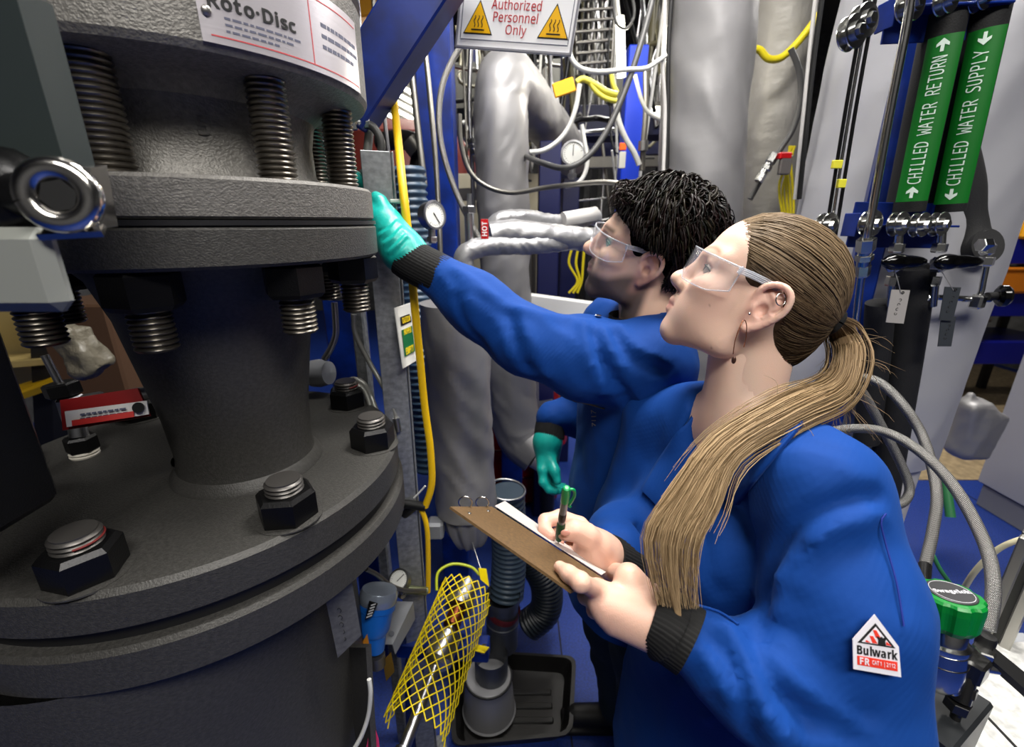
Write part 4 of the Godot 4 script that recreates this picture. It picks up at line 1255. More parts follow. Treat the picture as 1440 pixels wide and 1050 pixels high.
func hang_tag(called: String, q: Array, m: Material, label: String, hook: Array) -> Node3D:
	var p := DL(q)
	var t := thing(called, label, "tag", (p[0] + p[2]) / 2)
	part(t, "tag_plate", plate(p, 0.0012), m)
	var fx := frame((p[0] + p[2]) / 2, p[1] - p[0], p[3] - p[0])
	var h := p[0].distance_to(p[3])
	part(t, "eyelet", torus(0.0022, 0.0008, fx * Transform3D(Basis(Vector3.RIGHT, PI / 2), Vector3(0, h * 0.42, 0.0006)), 14, 6), mk("black ink", Color.BLACK, 0.5))
	var g := Geo.new()
	for k in 4:
		g.join(torus(0.0024, 0.0005, fx * Transform3D(Basis(Vector3.RIGHT, PI / 2).rotated(Vector3.BACK, k * 1.3), Vector3(0, h * (0.2 - k * 0.14), 0.0004)), 10, 5, 4.4))
	part(t, "stamped_marks", g, mk("scratch", Color(0.16, 0.16, 0.17), 0.5))
	part(t, "wire", tube(DL(hook), 0.0007, 6), mk("pale wire", Color.WHITE, 0.4))
	return t

func arrow_geo(s: float, x: Transform3D) -> Geo:
	return prism(PackedVector2Array([Vector2(-s * 0.12, -s * 0.5), Vector2(s * 0.12, -s * 0.5), Vector2(s * 0.12, 0.02 * s), Vector2(s * 0.42, -0.12 * s), Vector2(s * 0.42, 0.1 * s), Vector2(0, s * 0.5), Vector2(-s * 0.42, 0.1 * s), Vector2(-s * 0.42, -0.12 * s), Vector2(-s * 0.12, 0.02 * s)]), 0.0006, x)

func chilled_pipe(a: Vector3, b: Vector3, la: Vector3, lb: Vector3, r: float, words: String, up: bool, label: String) -> void:
	var t := thing("insulated_pipe", label, "pipe", b)
	part(t, "foam_sleeve", rod(a, b, r, 40), mk("black foam", Color(0.085, 0.085, 0.09), 0.75, 0.0, {"bump": "grit", "scale": 6.0, "depth": 0.05}))
	var ax := (a - b).normalized()
	# a green band that wraps the side that faces the room, lettering running up it
	var toward := (Vector3(0, H, 0) - (la + lb) / 2)
	toward = (toward - ax * toward.dot(ax)).normalized()
	var across := ax.cross(toward).normalized()
	var L := la.distance_to(lb)
	var bend := func(g: Geo) -> Geo:      # x across the label, y along the pipe, z outwards
		var o := Geo.new().join(g)
		for k in o.v.size():
			var p := o.v[k]
			var an := p.x / r
			o.v[k] = lb + ax * p.y + (across * sin(an) + toward * cos(an)) * (r + p.z)
			o.n[k] = (ax * g.n[k].y + (across * cos(an) - toward * sin(an)) * g.n[k].x + (across * sin(an) + toward * cos(an)) * g.n[k].z).normalized()
		return o
	var band := Geo.new()
	for k in 16:
		var x0 := lerpf(-r * 0.85, r * 0.72, k / 16.0); var x1 := lerpf(-r * 0.85, r * 0.72, (k + 1) / 16.0)
		band.quad(Vector3(x0, 0, 0.0008), Vector3(x1, 0, 0.0008), Vector3(x1, L, 0.0008), Vector3(x0, L, 0.0008))
		band.quad(Vector3(x0, L, 0.0008), Vector3(x1, L, 0.0008), Vector3(x1, L, 0), Vector3(x0, L, 0))
		band.quad(Vector3(x0, 0, 0), Vector3(x1, 0, 0), Vector3(x1, 0, 0.0008), Vector3(x0, 0, 0.0008))
	var green := part(t, "green_label", bend.call(band), mk("label green", Color(0.0, 0.42, 0.1), 0.45), "green label with white capitals running up it")
	var white := mk("label white", Color(0.85, 0.92, 0.87), 0.5)
	var tx := Transform3D(Basis(Vector3.BACK, PI / 2), Vector3(-r * 0.1, L * 0.5, 0.0012))
	var flat := text_geo(words, 0.0185, Transform3D(), "Droid Sans Mono", true, 0.0004)
	var wide := 0.0
	for q in flat.v:
		wide = maxf(wide, absf(q.x))
	part(green, "lettering", bend.call(flat.split(0.005).moved(tx * Transform3D(Basis().scaled(Vector3(L * 0.385 / wide, 1, 1)), Vector3.ZERO))), white)
	for e: float in [0.06, 0.945]:
		part(green, "arrow", bend.call(arrow_geo(0.02, Transform3D(Basis(Vector3.BACK, 0.0 if up else PI), Vector3(-r * 0.1, L * e, 0.0012))).split(0.005)), white)

func braided(called: String, q: Array, r: float, label: String) -> MeshInstance3D:
	var m := mk("steel braid", Color(0.92, 0.91, 0.89), 0.34, 0.6, {"bump": "braid", "depth": 0.08, "map": "braid", "uvscale": Vector3(2, 62, 1)})
	return single(called, tube(spline(DL(q), 10), r, 20), m, label, "hose")

func build_right() -> void:
	var blue := mk("blue enamel", Color.BLUE, 0.35)
	var steel := mk("bright steel", Color(0.8, 0.8, 0.79), 0.2, 1.0)
	var rubber := mk("black rubber", Color(0.04, 0.04, 0.045), 0.55)
	var foam := mk("black foam", Color(0.085, 0.085, 0.09), 0.75, 0.0, {"bump": "grit", "scale": 6.0, "depth": 0.05})
	# the big jacketed tank
	var tc := Vector3(0.99, 0, -1.257)
	var tk := thing("jacketed_tank", "huge upright silver jacketed tank with a white unpainted foot", "tank", tc)
	var cloth := mk("tank cloth", Color(0.76, 0.76, 0.78), 0.42, 0.35, {"bump": "crinkle", "scale": 1.5, "depth": 0.12})
	part(tk, "jacket", jacket_geo(PackedVector3Array([Vector3(tc.x, 1.04, tc.z), Vector3(tc.x + 0.01, 1.6, tc.z), Vector3(tc.x + 0.02, 2.2, tc.z), Vector3(tc.x + 0.02, 3.2, tc.z)]), 0.216, 31.0, 0.028, 96), cloth)
	part(tk, "foot", lathe([Vector2(0.185, 0), Vector2(0.19, 0.4), Vector2(0.2, 1.05)], 48).moved(Transform3D(Basis(), tc)), mk("white plaster", Color(0.82, 0.81, 0.8), 0.7, 0.0, {"bump": "crinkle", "scale": 2.5, "depth": 0.06}))
	part(tk, "seam", tube(spline(DL([[1160, -30, 1.28], [1146, 70, 1.29], [1136, 160, 1.295], [1124, 280, 1.3]]), 6), 0.006, 8), rubber)
	part(tk, "seam_cord", tube(spline(DL([[1150, -30, 1.3], [1139, 70, 1.3], [1130, 160, 1.3], [1118, 280, 1.31]]), 6), 0.005, 8), mk("white cloth", Color.WHITE, 0.7))
	# its strut column with the brackets
	var co := D(1229, 320, 1.06)
	single("blue_strut", box(Vector3(0.052, 2.9, 0.05), 0.003, Transform3D(Basis(Vector3.UP, -0.5), Vector3(co.x, 1.45, co.z))), blue, "blue strut upright in front of the big silver tank", "post")
	var bk := [[[1196, 316, 0.98], [1322, 318, 0.99], "lower blue channel bracket holding the row of five clamps"], [[1246, 22, 0.98], [1392, 16, 1.0], "upper blue channel bracket at the heads of the green labelled pipes"]]
	for e in bk:
		var a := D(e[0][0], e[0][1], e[0][2]); var b := D(e[1][0], e[1][1], e[1][2])
		var t := thing("channel_bracket", e[2], "bracket", a)
		var u := (b - a).normalized()
		var out := u.cross(Vector3.UP).normalized() * -1.0
		part(t, "web", bar(a - out * 0.02, b - out * 0.02, 0.045, 0.004, 0.001), blue)
		for s: float in [-1.0, 1.0]:
			part(t, "flange", bar(a + Vector3(0, s * 0.023, 0), b + Vector3(0, s * 0.023, 0), 0.004, 0.042, 0.001), blue)
		part(t, "end_plate", box(Vector3(0.004, 0.045, 0.04), 0.001, frame(a, u, Vector3.UP)), blue)
	var ax := Vector3(0.35, 0.05, 0.93).normalized()
	var cl := [[1162, 317, 0.93, 0.024, "leftmost bright clamp of the lower blue bracket"], [1224, 314, 0.925, 0.024, "bright clamp on the lower bracket where the steel tube passes"], [1263, 315, 0.93, 0.023, "bright clamp under the return pipe, third along the lower bracket"], [1293, 316, 0.935, 0.023, "bright clamp just right of the return pipe's end"], [1320, 315, 0.94, 0.023, "last bright clamp of the lower bracket, under the supply pipe"], [1198, 46, 0.9, 0.026, "pair of clamp plates on the thin lines near the upper bracket"], [1214, 30, 0.91, 0.026, "clamp plates next to the upper bracket's blue end"], [1280, 6, 0.92, 0.026, "clamp at the upper bracket holding the bare steel tube"], [1330, 0, 0.94, 0.022, "clamp plates above the head of the return pipe"], [1378, -4, 0.96, 0.022, "clamp plates above the head of the supply pipe"]]
	for e in cl:
		clamp_ring(D(e[0], e[1], e[2]), ax, e[3], e[4])
	# thin lines
	var dark := mk("dark line", Color(0.12, 0.12, 0.13), 0.35, 0.6)
	wire("instrument_tube", [[1222, -30, 0.92], [1190, 150, 0.93], [1166, 300, 0.94], [1161, 340, 0.95]], 0.0032, dark, "thin dark line left of a pair before the silver tank", "tube")
	wire("instrument_tube", [[1228, -30, 0.92], [1196, 150, 0.93], [1172, 300, 0.94], [1167, 345, 0.95]], 0.0028, steel, "thin bright line beside the leftmost dark one", "tube")
	wire("instrument_tube", [[1236, -30, 0.92], [1204, 150, 0.93], [1180, 300, 0.94], [1173, 345, 0.95]], 0.0032, dark, "thin dark line right of the pair before the silver tank", "tube")
	single("line_flag", box(Vector3(0.017, 0.014, 0.008), 0.001, Transform3D(Basis(), D(1177, 231, 0.925))), mk("flag yellow", Color(0.95, 0.92, 0.25), 0.5), "upper small yellow flag on the thin lines", "label")
	single("line_flag", box(Vector3(0.015, 0.015, 0.008), 0.001, Transform3D(Basis(), D(1183, 258, 0.925))), mk("flag yellow", Color.WHITE, 0.5), "lower small yellow flag on the thin lines", "label")
	single("bare_tube", tube(spline(DL([[1284, -30, 0.9], [1275, 35, 0.9], [1250, 165, 0.9], [1226, 300, 0.91], [1220, 330, 0.91], [1210, 400, 0.93], [1202, 470, 0.95], [1190, 560, 0.97]]), 6), 0.0068, 14), steel, "bare steel tube slanting down in front of the blue strut", "tube")
	fitting([[1219, 335, 0.91], [1212, 388, 0.925]], 0.0165, "steel fitting on the bare tube in front of the blue strut")
	chilled_pipe(D(1332, 10, 0.99), D(1272, 298, 0.99), D(1325, 55, 0.955), D(1283, 283, 0.955), 0.033, "CHILLED WATER RETURN", true, "black insulated pipe with green CHILLED WATER RETURN label")
	chilled_pipe(D(1392, -5, 1.0), D(1327, 298, 1.0), D(1384, 45, 0.965), D(1338, 286, 0.965), 0.034, "CHILLED WATER SUPPLY", false, "black insulated pipe with green CHILLED WATER SUPPLY label")
	single("insulated_elbow", tube(spline(DL([[1345, 215, 1.06], [1355, 260, 1.06], [1358, 305, 1.06], [1364, 335, 1.05], [1376, 347, 1.03], [1390, 345, 1.01]]), 8), 0.036, 24), mk("grey foam", Color(0.13, 0.13, 0.135), 0.7, 0.0, {"bump": "grit", "scale": 6.0, "depth": 0.05}), "black insulated elbow behind the supply pipe's lower end", "pipe")
	single("insulated_pipe", tube(spline(DL([[1238, 425, 0.98], [1232, 500, 0.99], [1218, 620, 1.0]]), 5), 0.027, 24), foam, "black insulated pipe below the return valve, the left of two", "pipe")
	single("insulated_pipe", tube(spline(DL([[1288, 375, 0.98], [1275, 480, 0.99], [1250, 640, 1.0], [1235, 740, 1.01]]), 5), 0.034, 28), foam, "fatter black insulated pipe passing behind the pale tag", "pipe")
	# the two lever valves
	var vs := [[1262, 345, "isolation valve under the return pipe with a glossy black wing handle"], [1322, 345, "isolation valve under the supply pipe with a long black handle"]]
	for k in 2:
		var px: float = vs[k][0]
		var o := D(px, 345, 0.94)
		var v := thing("lever_valve", vs[k][2], "valve", o)
		part(v, "inlet_nut", hexnut(0.013, 0.018).moved(at(D(px + 1, 342, 0.94), Vector3.DOWN)), steel)
		part(v, "inlet_stub", rod(D(px + 2, 328, 0.94), D(px + 1, 345, 0.94), 0.008), steel)
		part(v, "body", box(Vector3(0.026, 0.03, 0.026), 0.006, Transform3D(Basis(Vector3.UP, 0.4), D(px - 2, 372, 0.945))), steel)
		var lev := D(px + (10 if k == 0 else 28), 368, 0.9)
		var g := Geo.new()
		var f := Field.new()
		f.ell(Vector3.ZERO, Vector3(0.05 if k == 0 else 0.052, 0.0125, 0.012), 0.01)
		f.ell(Vector3(-0.02 if k == 0 else -0.03, 0, 0), Vector3(0.02, 0.0145, 0.014), 0.01)
		g = f.net(0.004, Vector3(-0.06, -0.024, -0.024), Vector3(0.06, 0.024, 0.024))
		part(v, "handle", g.moved(Transform3D(Basis(Vector3.UP, 0.12), lev)), mk("black gloss", Color(0.015, 0.015, 0.017), 0.15))
		part(v, "outlet_nut", hexnut(0.011, 0.02).moved(at(D(px - 6, 388, 0.945), Vector3.DOWN)), steel)
		part(v, "outlet_tube", rod(D(px - 7, 400, 0.945), D(px - 10, 430, 0.95), 0.007), steel)
	hang_tag("metal_tag", [[1246, 453, 0.9], [1271, 455, 0.9], [1280, 408, 0.9], [1254, 407, 0.9]], mk("pale tag", Color(0.78, 0.76, 0.74), 0.4, 0.3), "pale rectangular tag wired to the return valve handle", [[1267, 412, 0.899], [1262, 392, 0.9], [1258, 380, 0.91]])
	hang_tag("metal_tag", [[1321, 450, 0.9], [1340, 451, 0.9], [1352, 404, 0.9], [1329, 403, 0.9]], mk("grey tag", Color(0.36, 0.38, 0.4), 0.35, 0.6), "upper dark grey tag wired below the supply valve", [[1341, 408, 0.899], [1330, 390, 0.9], [1322, 378, 0.91]])
	hang_tag("metal_tag", [[1319, 487, 0.905], [1338, 487, 0.905], [1345, 445, 0.905], [1324, 446, 0.905]], mk("grey tag", Color.GRAY, 0.35), "lower dark grey tag hanging half behind another tag", [[1334, 450, 0.904], [1338, 420, 0.903], [1341, 408, 0.902]])
	# the loop of fittings at the tank's edge
	var lp := thing("sample_valve", "bright elbow loop ending in a small valve with round black knob", "valve", D(1380, 410, 0.98))
	part(lp, "elbow_nut", hexnut(0.014, 0.02).moved(at(D(1378, 344, 0.97), Vector3(1, 0, 0))), steel)
	part(lp, "elbow_body", box(Vector3(0.022, 0.026, 0.022), 0.005, Transform3D(Basis(Vector3.UP, 0.5), D(1389, 350, 0.97))), steel)
	part(lp, "down_nut", hexnut(0.0135, 0.018).moved(at(D(1389, 361, 0.97), Vector3.DOWN)), steel)
	part(lp, "bent_tube", tube(spline(DL([[1387, 375, 0.97], [1383, 395, 0.97], [1379, 412, 0.97], [1370, 420, 0.97], [1355, 421, 0.97]]), 6), 0.0055, 12), steel)
	part(lp, "cross_tube", rod(D(1296, 417, 0.96), D(1392, 421, 0.98), 0.006), steel)
	part(lp, "tee_nut", hexnut(0.013, 0.022).moved(at(D(1300, 417, 0.96), Vector3(1, 0, 0))), steel)
	part(lp, "valve_block", box(Vector3(0.024, 0.03, 0.022), 0.004, Transform3D(Basis(Vector3.UP, 0.4), D(1375, 424, 0.965))), steel)
	part(lp, "knob_stem", rod(D(1388, 417, 0.97), D(1402, 416, 0.97), 0.009), rubber)
	part(lp, "knob", lathe([Vector2(0, 0), Vector2(0.016, 0), Vector2(0.0225, 0.005), Vector2(0.0225, 0.014), Vector2(0.017, 0.02), Vector2(0, 0.022)], 20).moved(at(D(1402, 416, 0.97), Vector3(0.9, 0.1, 0.35))), mk("black gloss", Color.BLACK, 0.15))
	# braided hoses
	braided("braided_hose", [[1170, 530, 0.86], [1205, 530, 0.84], [1237, 538, 0.8], [1272, 572, 0.76], [1300, 620, 0.73], [1317, 690, 0.68], [1312, 745, 0.64], [1301, 795, 0.6]], 0.0082, "braided steel hose looping from the ponytail down to the regulator's far side")
	braided("braided_hose", [[1150, 612, 0.8], [1190, 603, 0.78], [1240, 606, 0.74], [1290, 632, 0.68], [1340, 682, 0.61], [1384, 762, 0.54], [1397, 825, 0.49], [1389, 885, 0.46]], 0.0082, "longest braided steel hose curving over to the regulator block")
	braided("braided_hose", [[1195, 532, 0.85], [1215, 555, 0.84], [1240, 600, 0.83], [1266, 650, 0.82], [1279, 685, 0.81], [1272, 705, 0.8], [1255, 712, 0.79]], 0.0085, "short braided hose bending back behind the woman's shoulder")
	build_regulator()
	# bench, post, cabinet and what lies beyond
	var white := mk("white top", Color(0.84, 0.84, 0.83), 0.45, 0.0, {"map": "mottle", "scale": 3.0})
	var bt := thing("bench_top", "white slab bench top with a dark joint below the regulator", "bench", Y(1390, 1000, 0.95))
	part(bt, "slab", plate(PackedVector3Array([Y(1290, 1120, 0.95), Y(1620, 1120, 0.95), Y(1470, 900, 0.95), Y(1396, 905, 0.95)]), 0.025), white)
	part(bt, "joint", bar(Y(1367, 985, 0.951), Y(1440, 1062, 0.951), 0.003, 0.002, 0.0), rubber)
	part(bt, "leg", bar(Y(1500, 1000, 0.93), Vector3(Y(1500, 1000, 0.93).x, 0, Y(1500, 1000, 0.93).z), 0.05, 0.05), mk("painted grey", Color(0.6, 0.61, 0.63), 0.4, 0.3))
	part(bt, "leg", bar(Y(1440, 905, 0.93), Vector3(Y(1440, 905, 0.93).x, 0, Y(1440, 905, 0.93).z), 0.05, 0.05), mk("painted grey", Color.GRAY, 0.4))
	var pp := Vector3(Y(1400, 903, 0.95).x + 0.012, 0, Y(1400, 903, 0.95).z - 0.01)
	var al := thing("aluminium_post", "grooved aluminium profile post standing at the bench's far edge", "post", pp)
	var alm := mk("aluminium", Color(0.7, 0.69, 0.66), 0.35, 0.9, {"bump": "brush", "scale": 2.0, "depth": 0.005})
	var ph := 1.16
	for s: float in [-1.0, 1.0]:
		for z: float in [-1.0, 1.0]:
			part(al, "corner_rail", box(Vector3(0.015, ph, 0.015), 0.002, Transform3D(Basis(Vector3.UP, 0.6), pp + Basis(Vector3.UP, 0.6) * Vector3(s * 0.0125, 0, z * 0.0125) + Vector3(0, ph / 2, 0))), alm)
	part(al, "core", box(Vector3(0.026, ph - 0.01, 0.026), 0.002, Transform3D(Basis(Vector3.UP, 0.6), pp + Vector3(0, ph / 2 - 0.005, 0))), mk("groove", Color(0.3, 0.3, 0.29), 0.4, 0.8))
	wire("cream_tube", [[1470, 752, 0.72], [1430, 760, 0.74], [1400, 775, 0.76], [1370, 805, 0.78], [1352, 835, 0.8]], 0.0055, mk("cream plastic", Color(0.85, 0.82, 0.68), 0.5), "cream plastic tube curving down behind the longest braided hose")
	wire("green_tube", [[1312, 780, 0.72], [1322, 800, 0.72], [1336, 820, 0.72], [1348, 836, 0.72]], 0.004, mk("green plastic", Color(0.2, 0.5, 0.3), 0.5), "thin green tube behind the green knob")
	single("green_pipe", rod(D(1329, 672, 1.3), D(1337, 727, 1.24), 0.013, 16), mk("green plastic", Color.GREEN, 0.5), "pale green plastic pipe end against the blue floor", "pipe")
	single("black_box", box(Vector3(0.12, 0.34, 0.1), 0.004, Transform3D(Basis(Vector3.UP, 0.5), Y(1290, 1010, 1.0) + Vector3(0.0, -0.12, 0))), mk("dark box", Color(0.16, 0.17, 0.18), 0.4, 0.2), "dark grey instrument box between the sleeve and the white bench", "box")
	var fx := D(1400, 735, 2.45)
	var cb := thing("grey_cabinet", "tall plain light grey cabinet at the right beyond the bench", "cabinet", Vector3(3.6, 0, -2.2))
	var cg := mk("cabinet grey", Color(0.6, 0.6, 0.63), 0.5)
	part(cb, "carcass", box(Vector3(1.4, 2.1, 0.9), 0.006, Transform3D(Basis(), Vector3(3.54, 1.2, -2.0))), cg)
	part(cb, "plinth", box(Vector3(1.36, 0.14, 0.86), 0.004, Transform3D(Basis(), Vector3(3.54, 0.07, -2.0))), mk("plinth grey", Color(0.48, 0.48, 0.5), 0.5))
	var fl := box(Vector3(4.4, 0.006, 5.0), 0.0, Transform3D(Basis(), Vector3(3.6, 0.003, -5.2)))
	struct("floor_beige", fl, mk("beige floor", Color(0.66, 0.58, 0.45), 0.5, 0.0, {"map": "mottle", "scale": 1.0}))
	for k in 4:
		struct("floor_joint", bar(Vector3(0.2 + k * 0.9, 0.001, -0.4), Vector3(0.2 + k * 0.9, 0.001, -6), 0.006, 0.002, 0.0), mk("joint", Color(0.02, 0.03, 0.1), 0.7))
	# shelves with bins
	var rk := thing("bin_rack", "dark steel rack with blue shelves beyond the tank", "rack", Vector3(3.9, 0, -4.2))
	var dk := mk("dark rack", Color(0.08, 0.08, 0.09), 0.6)
	for x: float in [3.2, 4.9]:
		for z: float in [-3.9, -4.5]:
			part(rk, "upright", bar(Vector3(x, 0.006, z), Vector3(x, 2.0, z), 0.06, 0.06), dk)
	for y: float in [0.55, 0.98, 1.42]:
		part(rk, "shelf", box(Vector3(1.75, 0.2 if y > 0.5 else 0.05, 0.62), 0.005, Transform3D(Basis(), Vector3(4.05, y, -4.2))), mk("bin blue", Color(0.02, 0.05, 0.45), 0.4))
	part(rk, "label_strip", box(Vector3(0.3, 0.03, 0.01), 0.001, Transform3D(Basis(), Vector3(3.95, 0.95, -3.885))), mk("paper", Color.WHITE, 0.6))
	var names := [["orange tote standing on the rack's middle shelf", Color(0.75, 0.42, 0.05)], ["brown carton on the rack's middle shelf", Color(0.35, 0.22, 0.14)], ["yellow tote on the rack's top shelf", Color(0.9, 0.62, 0.05)], ["black tote on the rack's top shelf", Color(0.05, 0.05, 0.06)], ["pale carton standing on top of the yellow tote", Color(0.72, 0.62, 0.52)], ["dark bundle on the rack's lowest shelf", Color(0.14, 0.1, 0.08)]]
	var spots := [Vector3(4.15, 1.08, -4.0), Vector3(3.7, 1.08, -4.0), Vector3(4.3, 1.52, -4.0), Vector3(3.75, 1.52, -4.0), Vector3(4.25, 1.74, -4.05), Vector3(3.9, 0.65, -4.0)]
	for k in 6:
		var o: Vector3 = spots[k]
		var b := thing("storage_bin", names[k][0], "bin", o)
		var m := mk("bin %d" % k, names[k][1], 0.5)
		part(b, "tub", box(Vector3(0.36, 0.2, 0.3), 0.02, Transform3D(Basis(), o + Vector3(0, 0.1, 0))), m)
		part(b, "lip", box(Vector3(0.38, 0.025, 0.32), 0.008, Transform3D(Basis(), o + Vector3(0, 0.2, 0))), m)
	var wb := Field.new()
	var bo := D(1362, 600, 2.1)
	wb.block(bo, Vector3(0.06, 0.15, 0.07), 0.03, 0.03, Basis(Vector3.BACK, 0.15))
	wb.block(bo + Vector3(0.045, -0.02, 0.02), Vector3(0.05, 0.12, 0.06), 0.02, 0.05, Basis(Vector3.BACK, -0.2))
	wb.bone(bo + Vector3(-0.03, -0.1, 0), bo + Vector3(-0.04, 0.17, 0), 0.05, 0.02, 0.03)
	var wg := wb.net(0.012, bo - Vector3.ONE * 0.3, bo + Vector3.ONE * 0.3)
	drape(wg, [], 0.006, 3)
	single("cloth_wrap", wg, mk("silver cloth", Color.SILVER, 0.4), "crumpled pale cloth sticking out behind the tank's foot", "cloth")

func build_regulator() -> void:
	var steel := mk("bright steel", Color(0.8, 0.8, 0.79), 0.2, 1.0)
	var rubber := mk("black rubber", Color.BLACK, 0.55)
	var dk := mk("dark fitting", Color(0.3, 0.3, 0.3), 0.25, 0.9)
	var top := D(1338, 834, 0.455)
	var bot := D(1322, 935, 0.44)
	var up := (top - bot).normalized()
	var r := thing("pressure_regulator", "steel pressure regulator with a ribbed green hand knob", "regulator", bot)
	var x := at(top, up)
	# lobed knob
	var g := Geo.new()
	var n := 64
	var lobes := func(a: float) -> float: return 1.0 - 0.075 * pow(maxf(0.0, cos(a * 8.0)), 0.7)
	var rows := [[0.018, -0.043], [0.0265, -0.043], [0.0305, -0.036], [0.033, -0.012], [0.033, -0.003], [0.0305, 0.0], [0.024, 0.001], [0.0, 0.001]]
	for k in n:
		var a := TAU * k / n; var b := TAU * (k + 1) / n
		for j in rows.size() - 1:
			var ra: float = rows[j][0]; var rb: float = rows[j + 1][0]
			var fa: float = lobes.call(a) if ra > 0.025 else 1.0
			var fb: float = lobes.call(b) if ra > 0.025 else 1.0
			var ga: float = lobes.call(a) if rb > 0.025 else 1.0
			var gb: float = lobes.call(b) if rb > 0.025 else 1.0
			g.quad(Vector3(sin(a) * ra * fa, rows[j][1], cos(a) * ra * fa), Vector3(sin(b) * ra * fb, rows[j][1], cos(b) * ra * fb), Vector3(sin(b) * rb * gb, rows[j + 1][1], cos(b) * rb * gb), Vector3(sin(a) * rb * ga, rows[j + 1][1], cos(a) * rb * ga))
	var kn := part(r, "knob", g.moved(x), mk("knob green", Color(0.0, 0.46, 0.16), 0.38), "ribbed green knob")
	part(kn, "cap", lathe([Vector2(0, 0.0005), Vector2(0.0245, 0.0005), Vector2(0.0245, 0.002), Vector2(0.0235, 0.0026), Vector2(0, 0.0026)], 40).moved(x), mk("cap grey", Color(0.17, 0.17, 0.18), 0.45))
	var tx := x * Transform3D(Basis(Vector3.UP, -0.12) * Basis(Vector3.RIGHT, -PI / 2), Vector3(0, 0.0028, 0))
	part(kn, "cap_lettering", text_geo("Swagelok", 0.0062, tx, "Droid Serif", true, 0.0003), mk("cap print", Color(0.85, 0.85, 0.87), 0.5))
	part(kn, "cap_ring", torus(0.0215, 0.0003, x * Transform3D(Basis(), Vector3(0, 0.0027, 0)), 40, 5), mk("cap print", Color.WHITE, 0.5))
	part(r, "bonnet", lathe([Vector2(0, -0.075), Vector2(0.024, -0.075), Vector2(0.0265, -0.07), Vector2(0.0265, -0.065), Vector2(0.022, -0.062), Vector2(0.0215, -0.05), Vector2(0.019, -0.044), Vector2(0, -0.044)], 36).moved(x), steel)
	part(r, "body", lathe([Vector2(0, -0.13), Vector2(0.018, -0.13), Vector2(0.024, -0.12), Vector2(0.0255, -0.1), Vector2(0.0255, -0.074), Vector2(0, -0.074)], 36).moved(x), steel)
	part(r, "body_groove", torus(0.0256, 0.0008, x * Transform3D(Basis(), Vector3(0, -0.09, 0)), 36, 6), dk)
	var b0 := D(1366, 935, 0.435)
	part(r, "side_block", box(Vector3(0.032, 0.03, 0.03), 0.003, Transform3D(Basis(Vector3.UP, 0.5), b0)), dk)
	part(r, "block_port", rod(b0 + Vector3(0.016, 0, 0), b0 + Vector3(0.034, 0, 0.004), 0.009), steel)
	part(r, "block_nut", hexnut(0.0125, 0.012).moved(at(D(1380, 922, 0.44), Vector3(0.05, 1, 0))), steel)
	part(r, "hose_collar", lathe([Vector2(0, 0), Vector2(0.0098, 0), Vector2(0.0098, 0.012), Vector2(0.0085, 0.016), Vector2(0, 0.017)], 20).moved(at(D(1384, 908, 0.448), Vector3(0.04, 1, -0.05))), rubber)
	part(r, "elbow_arm", tube(spline(DL([[1320, 945, 0.43], [1330, 955, 0.425], [1342, 972, 0.42]]), 5), 0.007, 14), steel)
	part(r, "lower_union", rod(D(1360, 950, 0.43), D(1350, 985, 0.42), 0.0105, 18), dk)
	part(r, "union_nut", hexnut(0.014, 0.013).moved(at(D(1357, 962, 0.428), D(1350, 985, 0.42) - D(1360, 950, 0.43))), dk)
	part(r, "lower_nut", hexnut(0.0135, 0.014).moved(at(D(1349, 985, 0.42), Vector3(-0.1, -1, 0.05))), dk)
	part(r, "drop_tube", rod(D(1347, 995, 0.418), D(1330, 1060, 0.41), 0.0055, 14), dk)
	part(r, "rear_inlet", tube(spline(DL([[1301, 795, 0.6], [1299, 820, 0.57], [1300, 850, 0.53], [1308, 885, 0.48]]), 5), 0.009, 14), dk)
	single("black_lever", plate(DL([[1392, 925, 0.43], [1460, 985, 0.4], [1460, 960, 0.41], [1398, 910, 0.44]]), 0.012), rubber, "black bar sticking out over the white bench beside the regulator", "handle")
